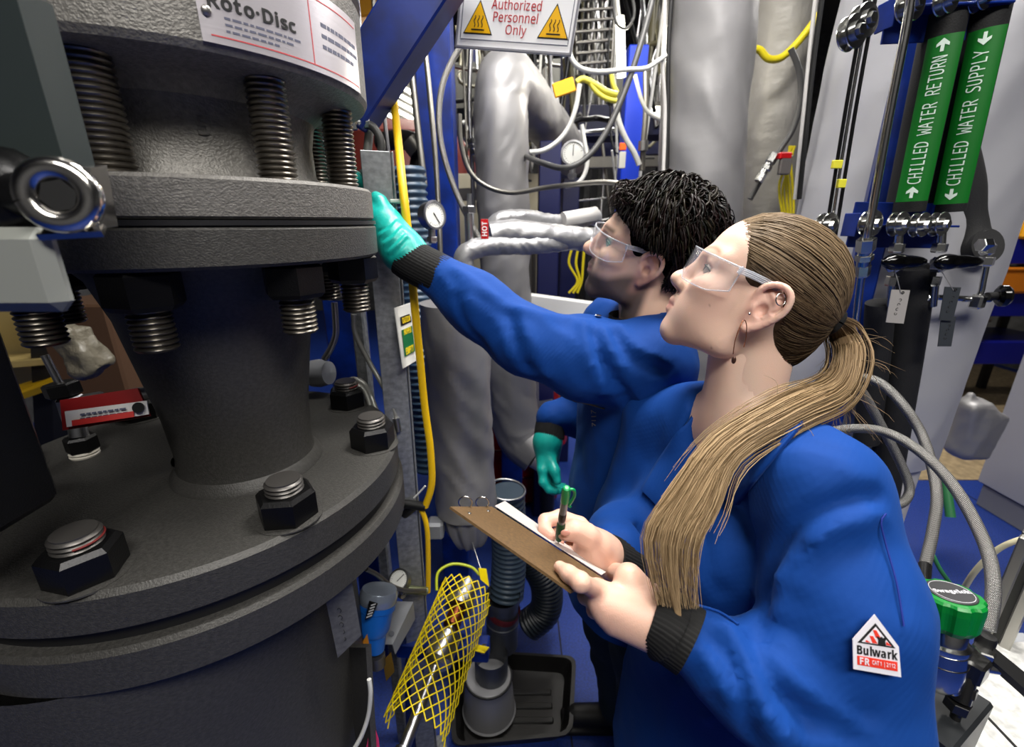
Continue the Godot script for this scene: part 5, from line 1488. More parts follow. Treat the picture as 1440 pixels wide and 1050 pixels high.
func build_clutter() -> void:
	var blue := mk("blue enamel", Color.BLUE, 0.35)
	var steel := mk("steel", Color.WHITE, 0.3)
	var dull := mk("dull steel", Color.WHITE, 0.38)
	var dark := mk("dark line", Color.BLACK, 0.35)
	var rubber := mk("black rubber", Color.BLACK, 0.55)
	var whitec := mk("white cable", Color(0.82, 0.82, 0.8), 0.5)
	var yellow := mk("cable yellow", Color(0.85, 0.78, 0.1), 0.45)
	var glow := mk("tube glow", Color(1, 1, 1), 0.5, 0.0, {"emit": Color(1.0, 0.98, 0.9), "energy": 9.0})
	# glowing tube and its plug
	var tl := thing("tube_lamp", "bright glowing upright tube lamp hung between cables and pipes", "lamp", D(873, 70, 2.2))
	part(tl, "glass_tube", rod(D(874, 108, 2.2), D(872, 34, 2.2), 0.018, 16), glow)
	part(tl, "lamp_cap", rod(D(872, 34, 2.2), D(871, 24, 2.2), 0.02, 14), whitec)
	part(tl, "cord", tube(spline(DL([[871, 24, 2.2], [868, -10, 2.2], [870, -60, 2.2]]), 6), 0.006, 8), whitec)
	var om := OmniLight3D.new()
	om.name = "tube_lamp_source"
	om.position = D(880, 72, 2.1)
	om.light_energy = 0.25
	om.light_size = 0.06
	om.omni_range = 20.0
	om.omni_attenuation = 2.0
	om.shadow_enabled = true
	om.light_color = Color(1, 0.97, 0.9)
	add_child(om)
	for e in [[892, 157, 942, 156, 3.2, "bright horizontal lamp bar left of the broad silver column"], [1040, 152, 1068, 150, 3.4, "bright lamp bar seen between the two silver columns"]]:
		var b := thing("lamp_bar", e[5], "lamp", D(e[0], e[1], e[4]))
		part(b, "glass_tube", rod(D(e[0], e[1], e[4]), D(e[2], e[3], e[4]), 0.026, 14), glow)
		part(b, "housing", box(Vector3(0.34, 0.03, 0.06), 0.005, Transform3D(Basis(), D((e[0] + e[2]) / 2, e[1] - 9, e[4] + 0.02))), dull)
	# strips of light above the red tank
	var lv := thing("louvre_lamp", "row of white light strips shining beyond the blue brace", "lamp", D(580, 140, 4.0))
	for k in 6:
		var y := 112.0 + k * 13
		part(lv, "light_strip", bar(D(548 + k * 1.5 - (14 if k > 1 else 0), y + (0 if k == 0 else 2) - (8 if k > 1 else 0), 4.0), D(606, y + 34 - k * 1.5, 3.7), 0.05 if k == 0 else 0.032, 0.02, 0.004), glow)
	part(lv, "reflector", plate(DL([[520, 190, 4.25], [640, 230, 4.0], [640, 120, 4.0], [520, 70, 4.25]]), 0.03), mk("lamp tray", Color(0.4, 0.4, 0.4), 0.5))
	# big dim shapes far back
	single("red_tank", lathe([Vector2(0, 1.7), Vector2(0.3, 1.72), Vector2(0.5, 1.8), Vector2(0.5, 2.05), Vector2(0.42, 2.2), Vector2(0.2, 2.3), Vector2(0, 2.32)], 40).moved(Transform3D(Basis(), Vector3(D(575, 300, 3.6).x, 0.0, -3.6))), mk("dusky red", Color(0.5, 0.2, 0.17), 0.5), "dusky red rounded tank beyond the yellow hose", "tank")
	single("yellow_beam", bar(D(470, 20, 3.4), D(570, 8, 3.4), 0.24, 0.15, 0.01), mk("ochre paint", Color(0.72, 0.5, 0.08), 0.5), "ochre yellow beam high beyond the blue brace", "beam")
	single("black_elbow", tube(spline(DL([[588, 240, 1.9], [590, 215, 1.9], [582, 200, 1.9], [560, 196, 1.95], [535, 200, 2.0]]), 6), 0.035, 16), rubber, "black hose elbow in front of the red tank", "hose")
	single("steel_collar", rod(D(578, 196, 1.86), D(590, 212, 1.86), 0.042, 18), dull, "steel collar on the black hose elbow", "fitting")
	single("equipment_cabinet", box(Vector3(0.55, 1.9, 0.3), 0.005, Transform3D(Basis(), Vector3(D(690, 300, 2.85).x, 0.95, -2.85))), mk("cream", Color(0.72, 0.69, 0.6), 0.5), "cream equipment cabinet between the blue column and bent silver pipe", "cabinet")
	single("grey_rail", bar(D(641, 274, 2.2), D(705, 272, 2.2), 0.07, 0.05), dull, "grey steel rail across the cream panel", "rail")
	single("white_beam", bar(D(736, 425, 2.0), D(850, 441, 1.9), 0.06, 0.08), mk("white paint", Color.WHITE, 0.5), "white painted beam passing behind the man's raised sleeve", "beam")
	var rc := thing("red_cabinet", "red tool cabinet on the floor behind the silver pipes", "cabinet", Vector3(D(720, 600, 2.6).x, 0, -2.6))
	part(rc, "carcass", box(Vector3(0.5, 0.75, 0.4), 0.02, Transform3D(Basis(Vector3.UP, 0.2), Vector3(D(720, 600, 2.6).x, 0.375, -2.6))), mk("tool red", Color(0.5, 0.03, 0.03), 0.35))
	for k in 3:
		part(rc, "drawer_pull", box(Vector3(0.46, 0.012, 0.01), 0.002, Transform3D(Basis(Vector3.UP, 0.2), Vector3(D(720, 600, 2.6).x + 0.04, 0.2 + k * 0.2, -2.39))), mk("drawer edge", Color(0.3, 0.02, 0.02), 0.4))
	var rm := thing("red_machine", "small red machine with shiny lid above the man's lowered glove", "machine", D(772, 640, 2.15))
	part(rm, "housing", box(Vector3(0.16, 0.2, 0.16), 0.03, Transform3D(Basis(Vector3.UP, 0.4), D(772, 600, 2.15))), mk("tool red", Color.RED, 0.35))
	part(rm, "stand", rod(D(772, 620, 2.15), Vector3(D(772, 620, 2.15).x, 0, -2.15), 0.04), dark)
	part(rm, "lid", box(Vector3(0.14, 0.05, 0.14), 0.02, Transform3D(Basis(Vector3.UP, 0.4), D(770, 574, 2.15))), steel)
	column("blue_column", 768, 430, 2.35, 0.1, 0.1, 0.0, 2.0, mk("deep blue", Color(0.02, 0.05, 0.25), 0.45), "blue column behind the gauge and the man's chin")
	column("blue_column", 720, 640, 2.2, 0.11, 0.1, 0.0, 1.2, blue, "low blue column beside the red tool cabinet")
	column("blue_column", 797, 400, 3.0, 0.1, 0.1, 0.0, 1.9, mk("deep blue", Color.BLUE, 0.45), "thin blue column seen under the lagged lines")
	for k in 4:
		column("steel_channel", 738 + k * 6.5, 380, 2.45 + 0.06 * k, 0.02, 0.03, 0.0, 1.62, dull, ["first bright upright channel right of the bent silver pipe", "second bright upright channel right of the bent silver pipe", "third bright upright channel right of the bent silver pipe", "fourth bright upright channel, beside the blue column"][k])
	single("blue_crossbeam", bar(D(810, 176, 3.8), D(960, 172, 3.8), 0.3, 0.2), mk("deep blue", Color(0.02, 0.05, 0.25), 0.45), "deep blue crossbeam behind the bright blue post", "beam")
	single("blue_crossbeam", bar(D(640, 215, 4.6), D(960, 200, 4.6), 0.25, 0.2), mk("deep blue", Color.BLUE, 0.45), "deep blue crossbeam far behind the dial gauge", "beam")
	single("grey_beam", bar(D(780, 230, 3.5), D(960, 226, 3.5), 0.07, 0.07), dull, "grey horizontal beam behind the dial gauge", "beam")
	single("grey_duct", bar(D(640, 130, 5.5), D(960, 118, 5.5), 0.5, 0.4), mk("duct grey", Color(0.3, 0.3, 0.28), 0.5), "dim grey duct crossing far behind the sign", "duct")
	single("panel_box", box(Vector3(0.35, 0.14, 0.1), 0.01, Transform3D(Basis(), D(1050, 205, 2.6))), dull, "grey box wedged between the two silver columns", "box")
	# cable tray overhead, near the tube lamp
	var ct := thing("cable_tray", "open rung cable tray overhead right of the sign", "tray", D(840, 50, 2.9))
	for k in 9:
		var y := -30.0 + k * 15
		part(ct, "rung", rod(D(806 + k * 0.6, y, 2.9), D(866 - k * 0.8, y - 4, 2.9), 0.008, 8), dull)
	for e in [[806, 812], [826, 829], [848, 846], [868, 859]]:
		part(ct, "rail", rod(D(e[0], -60, 2.92), D(e[1], 105, 2.92), 0.009, 8), dull)
	# named cables in front
	wire("black_hose", [[926, -40, 1.75], [915, 10, 1.72], [897, 75, 1.68], [876, 135, 1.65], [850, 190, 1.62], [822, 224, 1.6], [792, 236, 1.6], [760, 228, 1.7], [735, 218, 1.95], [712, 213, 2.2]], 0.0095, mk("hose grey", Color(0.25, 0.25, 0.25), 0.45), "dark grey hose sweeping down from the ceiling to the dial gauge", "hose")
	wire("white_cable", [[799, 60, 1.6], [803, 80, 1.6], [815, 95, 1.6], [840, 101, 1.62], [880, 98, 1.65], [908, 96, 1.68], [925, 86, 1.7], [936, 78, 1.72]], 0.0075, whitec, "white cable sagging from the sign to the broad silver column", "cable")
	wire("white_cable", [[866, 146, 2.0], [870, 170, 2.0], [880, 195, 2.0], [892, 215, 2.0], [899, 232, 2.0]], 0.011, whitec, "white cable dropping from the tube lamp to the man's hair", "cable")
	wire("white_cable", [[893, 105, 2.1], [902, 140, 2.1], [912, 158, 2.1], [930, 168, 2.1], [942, 166, 2.1]], 0.008, whitec, "white cable curling in front of the horizontal lamp bar", "cable")
	wire("white_cable", [[815, 118, 1.8], [810, 150, 1.8], [800, 178, 1.8], [785, 198, 1.8], [765, 211, 1.8], [745, 214, 1.8]], 0.0085, whitec, "white cable curving from the yellow tag to the bent pipe", "cable")
	wire("white_cable", [[818, 175, 1.85], [822, 200, 1.85], [826, 225, 1.85], [822, 245, 1.85], [812, 258, 1.85], [795, 262, 1.85]], 0.008, whitec, "white cable looping round the right side of the dial gauge", "cable")
	wire("cable", [[862, -10, 2.0], [866, 30, 2.0], [880, 40, 2.0], [891, 25, 2.0], [890, 0, 2.0], [880, -30, 2.0]], 0.005, mk("hose grey", Color.GRAY, 0.45), "loop of grey cord over the tube lamp", "cable")
	wire("yellow_cable", [[811, 116, 1.9], [820, 111, 1.9], [836, 118, 1.9], [852, 128, 1.9], [868, 133, 1.9]], 0.011, mk("pale yellow", Color(0.85, 0.82, 0.3), 0.5), "upper of two pale yellow cords running to the tube lamp", "cable")
	wire("yellow_cable", [[828, 113, 1.9], [838, 128, 1.9], [852, 138, 1.9], [867, 142, 1.9]], 0.009, mk("pale yellow", Color.YELLOW, 0.5), "lower of two pale yellow cords running to the tube lamp", "cable")
	wire("yellow_cable", [[860, 104, 2.0], [862, 118, 2.0], [868, 130, 2.0]], 0.009, mk("pale yellow", Color.YELLOW, 0.5), "short yellow cord just under the tube lamp", "cable")
	single("yellow_tag", box(Vector3(0.075, 0.045, 0.01), 0.003, Transform3D(Basis(Vector3.BACK, 0.3), D(793, 123, 1.8))), mk("tag yellow", Color(0.95, 0.68, 0.05), 0.45), "bright yellow tag hanging below the warning sign", "tag")
	single("orange_label", box(Vector3(0.03, 0.03, 0.012), 0.002, Transform3D(Basis(), D(876, 206, 2.3))), mk("orange", Color(0.95, 0.35, 0.05), 0.5), "small orange topped label on the bright blue post", "label")
	single("grey_label", box(Vector3(0.03, 0.07, 0.01), 0.002, Transform3D(Basis(), D(875, 225, 2.3))), mk("label grey", Color(0.7, 0.7, 0.68), 0.5), "pale label beneath the orange one", "label")
	wire("steel_line", [[908, 100, 2.3], [908, 160, 2.3], [905, 200, 2.3], [903, 240, 2.3]], 0.013, dull, "upright steel line between the blue post and silver column", "tube")
	single("line_nut", rod(D(905, 198, 2.28), D(904, 212, 2.28), 0.022, 10), steel, "nut on the upright steel line by the silver column", "fitting")
	# lines round the blue column
	wire("steel_line", [[600, -40, 1.6], [596, 40, 1.6], [603, 120, 1.55], [612, 220, 1.5], [618, 320, 1.45], [620, 400, 1.42]], 0.008, dull, "long steel line in front of the blue column, left one", "tube")
	wire("steel_line", [[568, 30, 1.7], [576, 80, 1.7], [582, 130, 1.68], [590, 200, 1.65], [597, 262, 1.62]], 0.011, dull, "steel line between the yellow hose and blue column", "tube")
	wire("steel_line", [[501, -10, 1.9], [506, 40, 1.9], [510, 66, 1.9]], 0.009, steel, "bright steel line above the top of the vessel", "tube")
	wire("steel_line", [[524, -20, 2.2], [526, 20, 2.2], [529, 60, 2.2]], 0.009, dull, "thin steel line in front of the ochre beam", "tube")
	wire("steel_line", [[536, 125, 1.5], [541, 170, 1.5], [546, 215, 1.5], [548, 250, 1.5]], 0.006, steel, "short bright line left of the yellow hose", "tube")
	wire("braided_line", [[652, 60, 1.45], [636, 85, 1.45], [622, 120, 1.45], [617, 165, 1.45], [622, 210, 1.45], [638, 262, 1.45], [660, 310, 1.45], [678, 340, 1.45]], 0.0085, mk("steel braid", Color(0.62, 0.6, 0.59), 0.3), "grey braided line bowing out over the blue column", "hose")
	wire("steel_line", [[646, 160, 1.7], [648, 200, 1.7], [660, 240, 1.7], [685, 262, 1.7], [720, 271, 1.68], [765, 264, 1.65], [800, 260, 1.6], [850, 256, 1.55], [900, 262, 1.5]], 0.008, dull, "steel line sagging across the bent silver pipe", "tube")
	wire("steel_line", [[662, 70, 2.0], [660, 150, 2.0], [664, 230, 2.0], [666, 300, 2.0]], 0.009, steel, "upright bright line before the cream panel", "tube")
	fitting([[664, 195, 1.95], [668, 218, 1.95]], 0.024, "steel fitting with yellow mark before the cream panel")
	var iv := thing("instrument_valve", "upright steel valve with thin stem standing over the lowest lagged line", "valve", D(661, 330, 1.45))
	part(iv, "stem", rod(D(660, 272, 1.45), D(660, 292, 1.45), 0.007), steel)
	part(iv, "body", rod(D(659.5, 292, 1.45), D(661, 345, 1.45), 0.0145, 16), steel)
	part(iv, "nut", hexnut(0.02, 0.022).moved(at(D(659.5, 300, 1.45))), steel)
	# what hangs by the vessel's top right
	wire("steel_hose", [[494, 172, 1.05], [512, 174, 1.05], [526, 180, 1.05], [536, 200, 1.05], [534, 222, 1.05], [522, 238, 1.05], [508, 244, 1.05]], 0.0085, mk("hose grey", Color.GRAY, 0.45), "grey hose curling beside the upper threaded rods", "hose")
	wire("steel_hose", [[520, 172, 1.08], [518, 200, 1.08], [514, 230, 1.08]], 0.0095, mk("hose silver", Color(0.6, 0.6, 0.58), 0.4, 0.5), "pale hose hanging inside the grey hose's curl", "hose")
	fitting([[492, 174, 1.04], [520, 172, 1.05]], 0.0135, "steel fitting at the blue brace's lower tip")
	single("grey_bracket", plate(DL([[486, 158, 1.02], [504, 158, 1.0], [502, 128, 1.0], [486, 134, 1.02]]), 0.01), mk("painted grey", Color.GRAY, 0.4), "small pale bracket under the vessel's top drum", "bracket")
	# lines low behind the vessel
	wire("grey_line", [[498, 442, 0.98], [500, 470, 0.98], [520, 510, 0.98], [540, 545, 0.97], [553, 575, 0.97], [557, 588, 0.97]], 0.006, mk("hose silver", Color.GRAY, 0.4), "grey line slanting across the blue column to the strut post", "hose")
	wire("grey_line", [[484, 538, 1.0], [498, 533, 1.0], [512, 540, 1.0], [522, 558, 1.0], [530, 580, 0.98]], 0.0065, mk("hose silver", Color.GRAY, 0.4), "upper grey line arching behind the far flange nut", "hose")
	wire("grey_line", [[488, 540, 0.99], [502, 541, 0.99], [514, 552, 0.99], [522, 575, 0.98]], 0.006, mk("hose silver", Color.GRAY, 0.4), "lower grey line arching behind the far flange nut", "hose")
	wire("bent_tube", [[470, 425, 1.02], [472, 452, 1.02], [472, 470, 1.02], [466, 488, 1.02], [456, 505, 1.02]], 0.0075, steel, "bent bright tube below the vessel's flange nuts", "tube")
	single("fitting_cross", box(Vector3(0.05, 0.016, 0.016), 0.003, Transform3D(Basis(), D(476, 417, 1.02))), steel, "bright cross fitting below the flange nuts", "fitting")
	single("end_plug", lathe([Vector2(0, 0), Vector2(0.032, 0), Vector2(0.034, 0.02), Vector2(0.028, 0.045), Vector2(0, 0.05)], 24).moved(at(D(440, 525, 1.05), Vector3(0.9, 0.1, 0.2))), mk("painted grey", Color.GRAY, 0.4), "round grey plug peeking out behind the vessel neck", "plug")
	single("hose_end", rod(D(557, 588, 0.965), D(560, 606, 0.96), 0.008, 12), steel, "steel hose end screwed on the strut post", "fitting")
	wire("white_tie", [[582, 700, 0.94], [590, 692, 0.94], [598, 683, 0.94]], 0.0022, whitec, "white cable tie sticking out by the black plug", "tie")
	single("white_clip", box(Vector3(0.035, 0.008, 0.02), 0.002, Transform3D(Basis(), D(562, 283, 0.98))), whitec, "white clip holding the yellow hose beside the glove", "clip")
	single("grey_stop", box(Vector3(0.05, 0.06, 0.05), 0.008, Transform3D(Basis(), D(613, 742, 1.2))), mk("painted grey", Color.GRAY, 0.4), "grey block left of the gathered pipe end", "block")
	# yellow wiring between the columns
	wire("yellow_cable", [[1048, 92, 2.1], [1058, 72, 2.1], [1068, 70, 2.1], [1080, 82, 2.1], [1096, 82, 2.1], [1112, 70, 2.1], [1130, 50, 2.1], [1152, 20, 2.1]], 0.014, yellow, "thick yellow cable slung between the two silver columns", "cable")
	for k in 5:
		wire("yellow_wire", [[1118 - k * 2, 205, 2.0], [1108 + 4 * sin(k * 2.0), 230, 2.0], [1096 + k * 5, 260 + 5 * k, 2.0], [1100 + k * 4, 300, 2.0]], 0.005, yellow, ["first thin yellow wire of the bundle left of the tank", "second thin yellow wire of the bundle left of the tank", "third thin yellow wire of the bundle left of the tank", "fourth thin yellow wire of the bundle left of the tank", "last thin yellow wire of the bundle, nearest the tank"][k], "wire")
	var rt := thing("cable_tag", "grey cable tag with a red top left of the tank", "tag", D(1104, 232, 1.95))
	part(rt, "tag_body", box(Vector3(0.045, 0.07, 0.02), 0.004, Transform3D(Basis(), D(1104, 232, 1.95))), mk("tag grey", Color(0.4, 0.38, 0.37), 0.5))
	part(rt, "red_top", box(Vector3(0.047, 0.025, 0.022), 0.004, Transform3D(Basis(), D(1104, 219, 1.95))), mk("red plastic", Color.RED, 0.4))
	wire("dark_line", [[1112, 68, 2.0], [1124, 100, 2.0], [1126, 140, 2.0], [1116, 180, 2.0], [1098, 210, 2.0], [1075, 245, 2.0], [1055, 280, 2.0]], 0.011, mk("hose grey", Color.GRAY, 0.45), "dark sleeved line curving across the dull jacketed column", "hose")
	fitting([[1090, 216, 1.97], [1066, 256, 1.97]], 0.02, "chain of steel fittings on the dark sleeved line")
	for k in 3:
		wire("yellow_coil", [[938 + k * 3, 530, 1.6], [948 + k * 2, 520 - k * 4, 1.6], [956, 545 + k * 5, 1.6], [946 - k * 2, 570, 1.6], [934, 585 + k * 4, 1.6]], 0.005, yellow, ["outer turn of yellow wire behind the man's back", "middle turn of yellow wire behind the man's back", "inner turn of yellow wire behind the man's back"][k], "wire")
	for k in 3:
		wire("yellow_wire", [[806 + k * 8, 345, 2.6], [800 + k * 10, 370, 2.6], [812 + k * 3, 395, 2.6], [800 + k * 6, 412, 2.6]], 0.007, yellow, ["left yellow wire hanging ahead of the man's chin", "middle yellow wire hanging ahead of the man's chin", "right yellow wire hanging ahead of the man's chin"][k], "wire")
	# dense tubing of the plant beyond: nothing tells these apart
	var r2 := RandomNumberGenerator.new()
	r2.seed = 42
	var pal := [dull, steel, dark, mk("hose grey", Color.GRAY, 0.45), whitec, mk("olive line", Color(0.35, 0.33, 0.22), 0.5)]
	for k in 110:
		var x := r2.randf_range(640, 960) if k % 3 else r2.randf_range(1030, 1075)
		var y := r2.randf_range(60, 330)
		var d := r2.randf_range(2.6, 5.2)
		var q := [[x, y, d]]
		var o := D(x, y, d)
		var drop := Vector3(o.x + r2.randf_range(-0.5, 0.5), 4.58, o.z - r2.randf_range(0.0, 0.6))
		var dx := r2.randf_range(-1, 1); var dy := r2.randf_range(-1, 1)
		for j in 3:
			if r2.randf() < 0.5:
				q.append([q[-1][0] + dx * r2.randf_range(20, 70), q[-1][1] + r2.randf_range(-8, 8), d + r2.randf_range(-0.1, 0.1)])
			else:
				q.append([q[-1][0] + r2.randf_range(-8, 8), q[-1][1] + dy * r2.randf_range(20, 90), d + r2.randf_range(-0.1, 0.1)])
		var pp := PackedVector3Array([drop, drop.lerp(o, 0.6) + Vector3(r2.randf_range(-0.1, 0.1), 0, 0)])
		pp.append_array(DL(q))
		var mi: int = r2.randi() % pal.size()
		var hue: String = ["dull grey", "bright steel", "dark", "grey rubbery", "white", "olive"][mi]
		single("plant_tube", tube(spline(pp, 3), r2.randf_range(0.005, 0.016), 6), pal[mi], "thin %s tube hanging in the dense plant tubing %s" % [hue, "between the silver columns" if x > 1000 else ("behind the man's hair" if x > 820 else "below the warning sign")], "tube", "%s plant tubing %s" % [hue, "between the silver columns" if x > 1000 else ("behind the man" if x > 820 else "below the sign")])
	for k in 14:
		var x := r2.randf_range(640, 1075)
		var d := r2.randf_range(3.5, 6.5)
		var o := D(x, 200, d)
		single("rack_upright", box(Vector3(0.07, 3.4, 0.07), 0.005, Transform3D(Basis(), Vector3(o.x, 1.7, o.z))), [mk("deep blue", Color.BLUE, 0.45), dark, mk("dark rack", Color.BLACK, 0.6)][k % 3], "%s upright of the dim racks far behind the man" % ["deep blue", "dark steel", "black"][k % 3], "post", "%s rack uprights in the background" % ["deep blue", "dark steel", "black"][k % 3])
func head_frame(ear: Vector3, fh: Vector3, pitch: float, roll: float, half: float) -> Transform3D:      # x to the face, y up, z to the person's right; from the near (left) ear
	fh = fh.normalized()
	var l0 := Vector3.UP.cross(fh)
	var f := fh * cos(pitch) + Vector3.UP * sin(pitch)
	var u0 := Vector3.UP * cos(pitch) - fh * sin(pitch)
	var l := l0 * cos(roll) - u0 * sin(roll)
	var u := u0 * cos(roll) + l0 * sin(roll)
	return Transform3D(Basis(f, u, -l), ear - l * half)

func V(x: float, y: float, z: float) -> Vector3:
	return Vector3(x, y, z)

func head_shape(neck: Vector3, neck_r: float, male: bool) -> Field:
	var f := Field.new()
	f.ell(V(-0.01, 0.046, 0), V(0.087, 0.079, 0.071), 0.02)
	f.ell(V(0.035, 0.052, 0), V(0.052, 0.055, 0.06), 0.03)
	f.ell(V(0.03, -0.012, 0), V(0.058, 0.07, 0.056), 0.03)
	f.bone(V(-0.02, 0.0, 0), neck, neck_r, neck_r * 1.06, 0.03)
	# jaw
	var jw := 0.051 if male else 0.046
	var chin := V(0.079, -0.083, 0) if male else V(0.078, -0.078, 0)
	f.ell(chin, V(0.0175, 0.016, 0.021), 0.02)
	for s: float in [-1.0, 1.0]:
		f.bone(chin + V(-0.006, 0.0, s * 0.012), V(0.016, -0.062, s * jw), 0.015, 0.014, 0.022)
		f.bone(V(0.016, -0.06, s * jw), V(0.002, 0.005, s * 0.062), 0.014, 0.012, 0.025)
		f.ell(V(0.062, -0.005, s * 0.036), V(0.026, 0.02, 0.026), 0.022)
		f.ell(V(0.056, -0.04, s * 0.027), V(0.03, 0.032, 0.026), 0.025)
		f.bone(V(0.086, 0.038, s * 0.012), V(0.068, 0.04, s * 0.046), 0.01 if not male else 0.012, 0.009, 0.016)
	f.ell(V(0.079, -0.042, 0), V(0.0175, 0.03, 0.026), 0.02)
	for s: float in [-1.0, 1.0]:      # sockets
		var c := f.ell(V(0.096, 0.0195, s * 0.031), V(0.017, 0.0115, 0.017), 0.012)
		c.cut = true
	for s: float in [-1.0, 1.0]:      # lids over the eyeballs
		f.ell(V(0.0722, 0.0282, s * 0.031), V(0.0142, 0.0068, 0.0165), 0.004, Basis(Vector3.BACK, 0.25))
		f.bone(V(0.0815, 0.0105, s * 0.022), V(0.0755, 0.012, s * 0.041), 0.0034, 0.003, 0.006)
	# nose
	f.bone(V(0.085, 0.032, 0), V(0.105, -0.002, 0), 0.0085, 0.0085, 0.012)
	f.ell(V(0.1085, -0.009, 0), V(0.0115, 0.0105, 0.0115), 0.01)
	f.bone(V(0.104, -0.015, 0), V(0.092, -0.0225, 0), 0.006, 0.006, 0.006)
	for s: float in [-1.0, 1.0]:
		f.ell(V(0.0965, -0.014, s * 0.0115), V(0.0105, 0.0085, 0.0065), 0.006)
		var c := f.ell(V(0.1005, -0.0205, s * 0.0062), V(0.0062, 0.0045, 0.003), 0.003)
		c.cut = true
	# lips
	f.ell(V(0.0945, -0.0345, 0), V(0.0075, 0.008, 0.012), 0.008)
	for s: float in [-1.0, 1.0]:
		f.bone(V(0.0985, -0.0395, 0), V(0.0825, -0.0445, s * 0.0235), 0.0062, 0.003, 0.004)
		f.bone(V(0.0965, -0.0515, 0), V(0.0825, -0.0455, s * 0.023), 0.0068, 0.003, 0.004)
		var c := f.bone(V(0.1075, -0.0455, 0), V(0.086, -0.0452, s * 0.0245), 0.0013, 0.0012, 0.002)
		c.cut = true
	return f

func ear_shape(f: Field, side: float) -> void:
	var o := V(0.0, 0.0, side * 0.0665)
	var pts := []
	var r := []
	var q := [[0.012, 0.006, 0.004], [0.014, 0.018, 0.008], [0.01, 0.029, 0.012], [0.0, 0.036, 0.016], [-0.012, 0.036, 0.019], [-0.021, 0.028, 0.021], [-0.024, 0.014, 0.021], [-0.02, -0.001, 0.018], [-0.012, -0.014, 0.013], [-0.004, -0.024, 0.01]]
	var raw := PackedVector3Array()
	for e in q:
		raw.append(o + V(e[0], e[1], side * e[2]))
	for e in spline(raw, 3):
		pts.append(e); r.append(0.0037)
	f.chain(pts, r, 0.003)
	f.bone(o + V(-0.004, -0.018, side * 0.009), o + V(0.002, -0.028, side * 0.008), 0.0052, 0.0062, 0.005)
	f.chain([o + V(-0.002, 0.024, side * 0.011), o + V(-0.012, 0.016, side * 0.014), o + V(-0.011, 0.0, side * 0.013), o + V(-0.002, -0.011, side * 0.011)], [0.003, 0.0034, 0.0034, 0.003], 0.004)
	f.ell(o + V(-0.007, 0.006, side * 0.008), V(0.016, 0.028, 0.0045), 0.004, Basis(Vector3.UP, side * 0.35))
	f.ell(o + V(0.008, 0.0, side * 0.008), V(0.0045, 0.006, 0.005), 0.005)
	f.ell(o + V(0.0, 0.0, side * 0.002), V(0.015, 0.024, 0.008), 0.008)
	var c := f.ell(o + V(-0.001, 0.001, side * 0.0125), V(0.0068, 0.0085, 0.006), 0.003)
	c.cut = true

func finger(f: Field, pts: Array, r0: float, r1: float, k := 0.004) -> void:
	var r := []
	for j in pts.size():
		r.append(lerpf(r0, r1, float(j) / (pts.size() - 1)))
	f.chain(pts, r, k)

func hit(f: Field, px: float, py: float, lift := 0.0) -> Vector3:      # where the line of sight meets the surface, or passes it nearest
	var o := Vector3(0, H, 0)
	var d := (W(px, py, 1.0) - o).normalized()
	var t := 0.25
	var low := 1e9
	var tl := t
	for k in 90:
		var v := f.value(o + d * t, f.ps)
		if v < low:
			low = v; tl = t
		if v < 0.0006 or t > 2.5:
			break
		t += maxf(v * 0.8, 0.0005)
	var p := o + d * tl
	return p + slope(f, p) * lift

func slope(f: Field, p: Vector3) -> Vector3:
	var e := 0.002
	return Vector3(f.value(p + V(e, 0, 0), f.ps) - f.value(p - V(e, 0, 0), f.ps), f.value(p + V(0, e, 0), f.ps) - f.value(p - V(0, e, 0), f.ps), f.value(p + V(0, 0, e), f.ps) - f.value(p - V(0, 0, e), f.ps)).normalized()

func line_on(f: Field, q: Array, lift := 0.0) -> PackedVector3Array:
	var o := PackedVector3Array()
	for e in q:
		var p := hit(f, e[0], e[1], lift)
		if p.is_finite():
			o.append(p)
	return spline(o, 3)

var cloth_noise: FastNoiseLite

func drape(g: Geo, folds: Array, amp: float, sd: int) -> void:      # folds: [polyline, width, height]; pushes the cloth out along ridges and in along creases
	if cloth_noise == null:
		cloth_noise = FastNoiseLite.new()
		cloth_noise.noise_type = FastNoiseLite.TYPE_SIMPLEX_SMOOTH; cloth_noise.frequency = 1.0; cloth_noise.fractal_octaves = 2
	cloth_noise.seed = sd
	var boxes: Array[AABB] = []
	for e in folds:
		var ab := AABB((e[0] as PackedVector3Array)[0] if (e[0] as PackedVector3Array).size() else Vector3.ONE * 99.0, Vector3.ZERO)
		for q: Vector3 in e[0]:
			ab = ab.expand(q)
		boxes.append(ab.grow(e[1] * 2.4))
	for k in g.v.size():
		var p := g.v[k]
		var d := amp * (cloth_noise.get_noise_3d(p.x * 9.0, p.y * 6.0, p.z * 9.0) + 0.4 * cloth_noise.get_noise_3d(p.x * 22.0, p.y * 16.0, p.z * 22.0))
		for fi in folds.size():
			if not boxes[fi].has_point(p):
				continue
			var e: Array = folds[fi]
			var line: PackedVector3Array = e[0]
			var w: float = e[1]
			var best := 1e9
			for j in line.size() - 1:
				var sa := line[j]
				var sb := line[j + 1] - sa
				var tt := clampf((p - sa).dot(sb) / maxf(sb.length_squared(), 1e-9), 0.0, 1.0)
				best = minf(best, p.distance_squared_to(sa + sb * tt))
			if best < w * w * 6.0:
				d += e[2] * exp(-best / (w * w))
		g.v[k] = p + g.n[k] * d
	g.renormal()

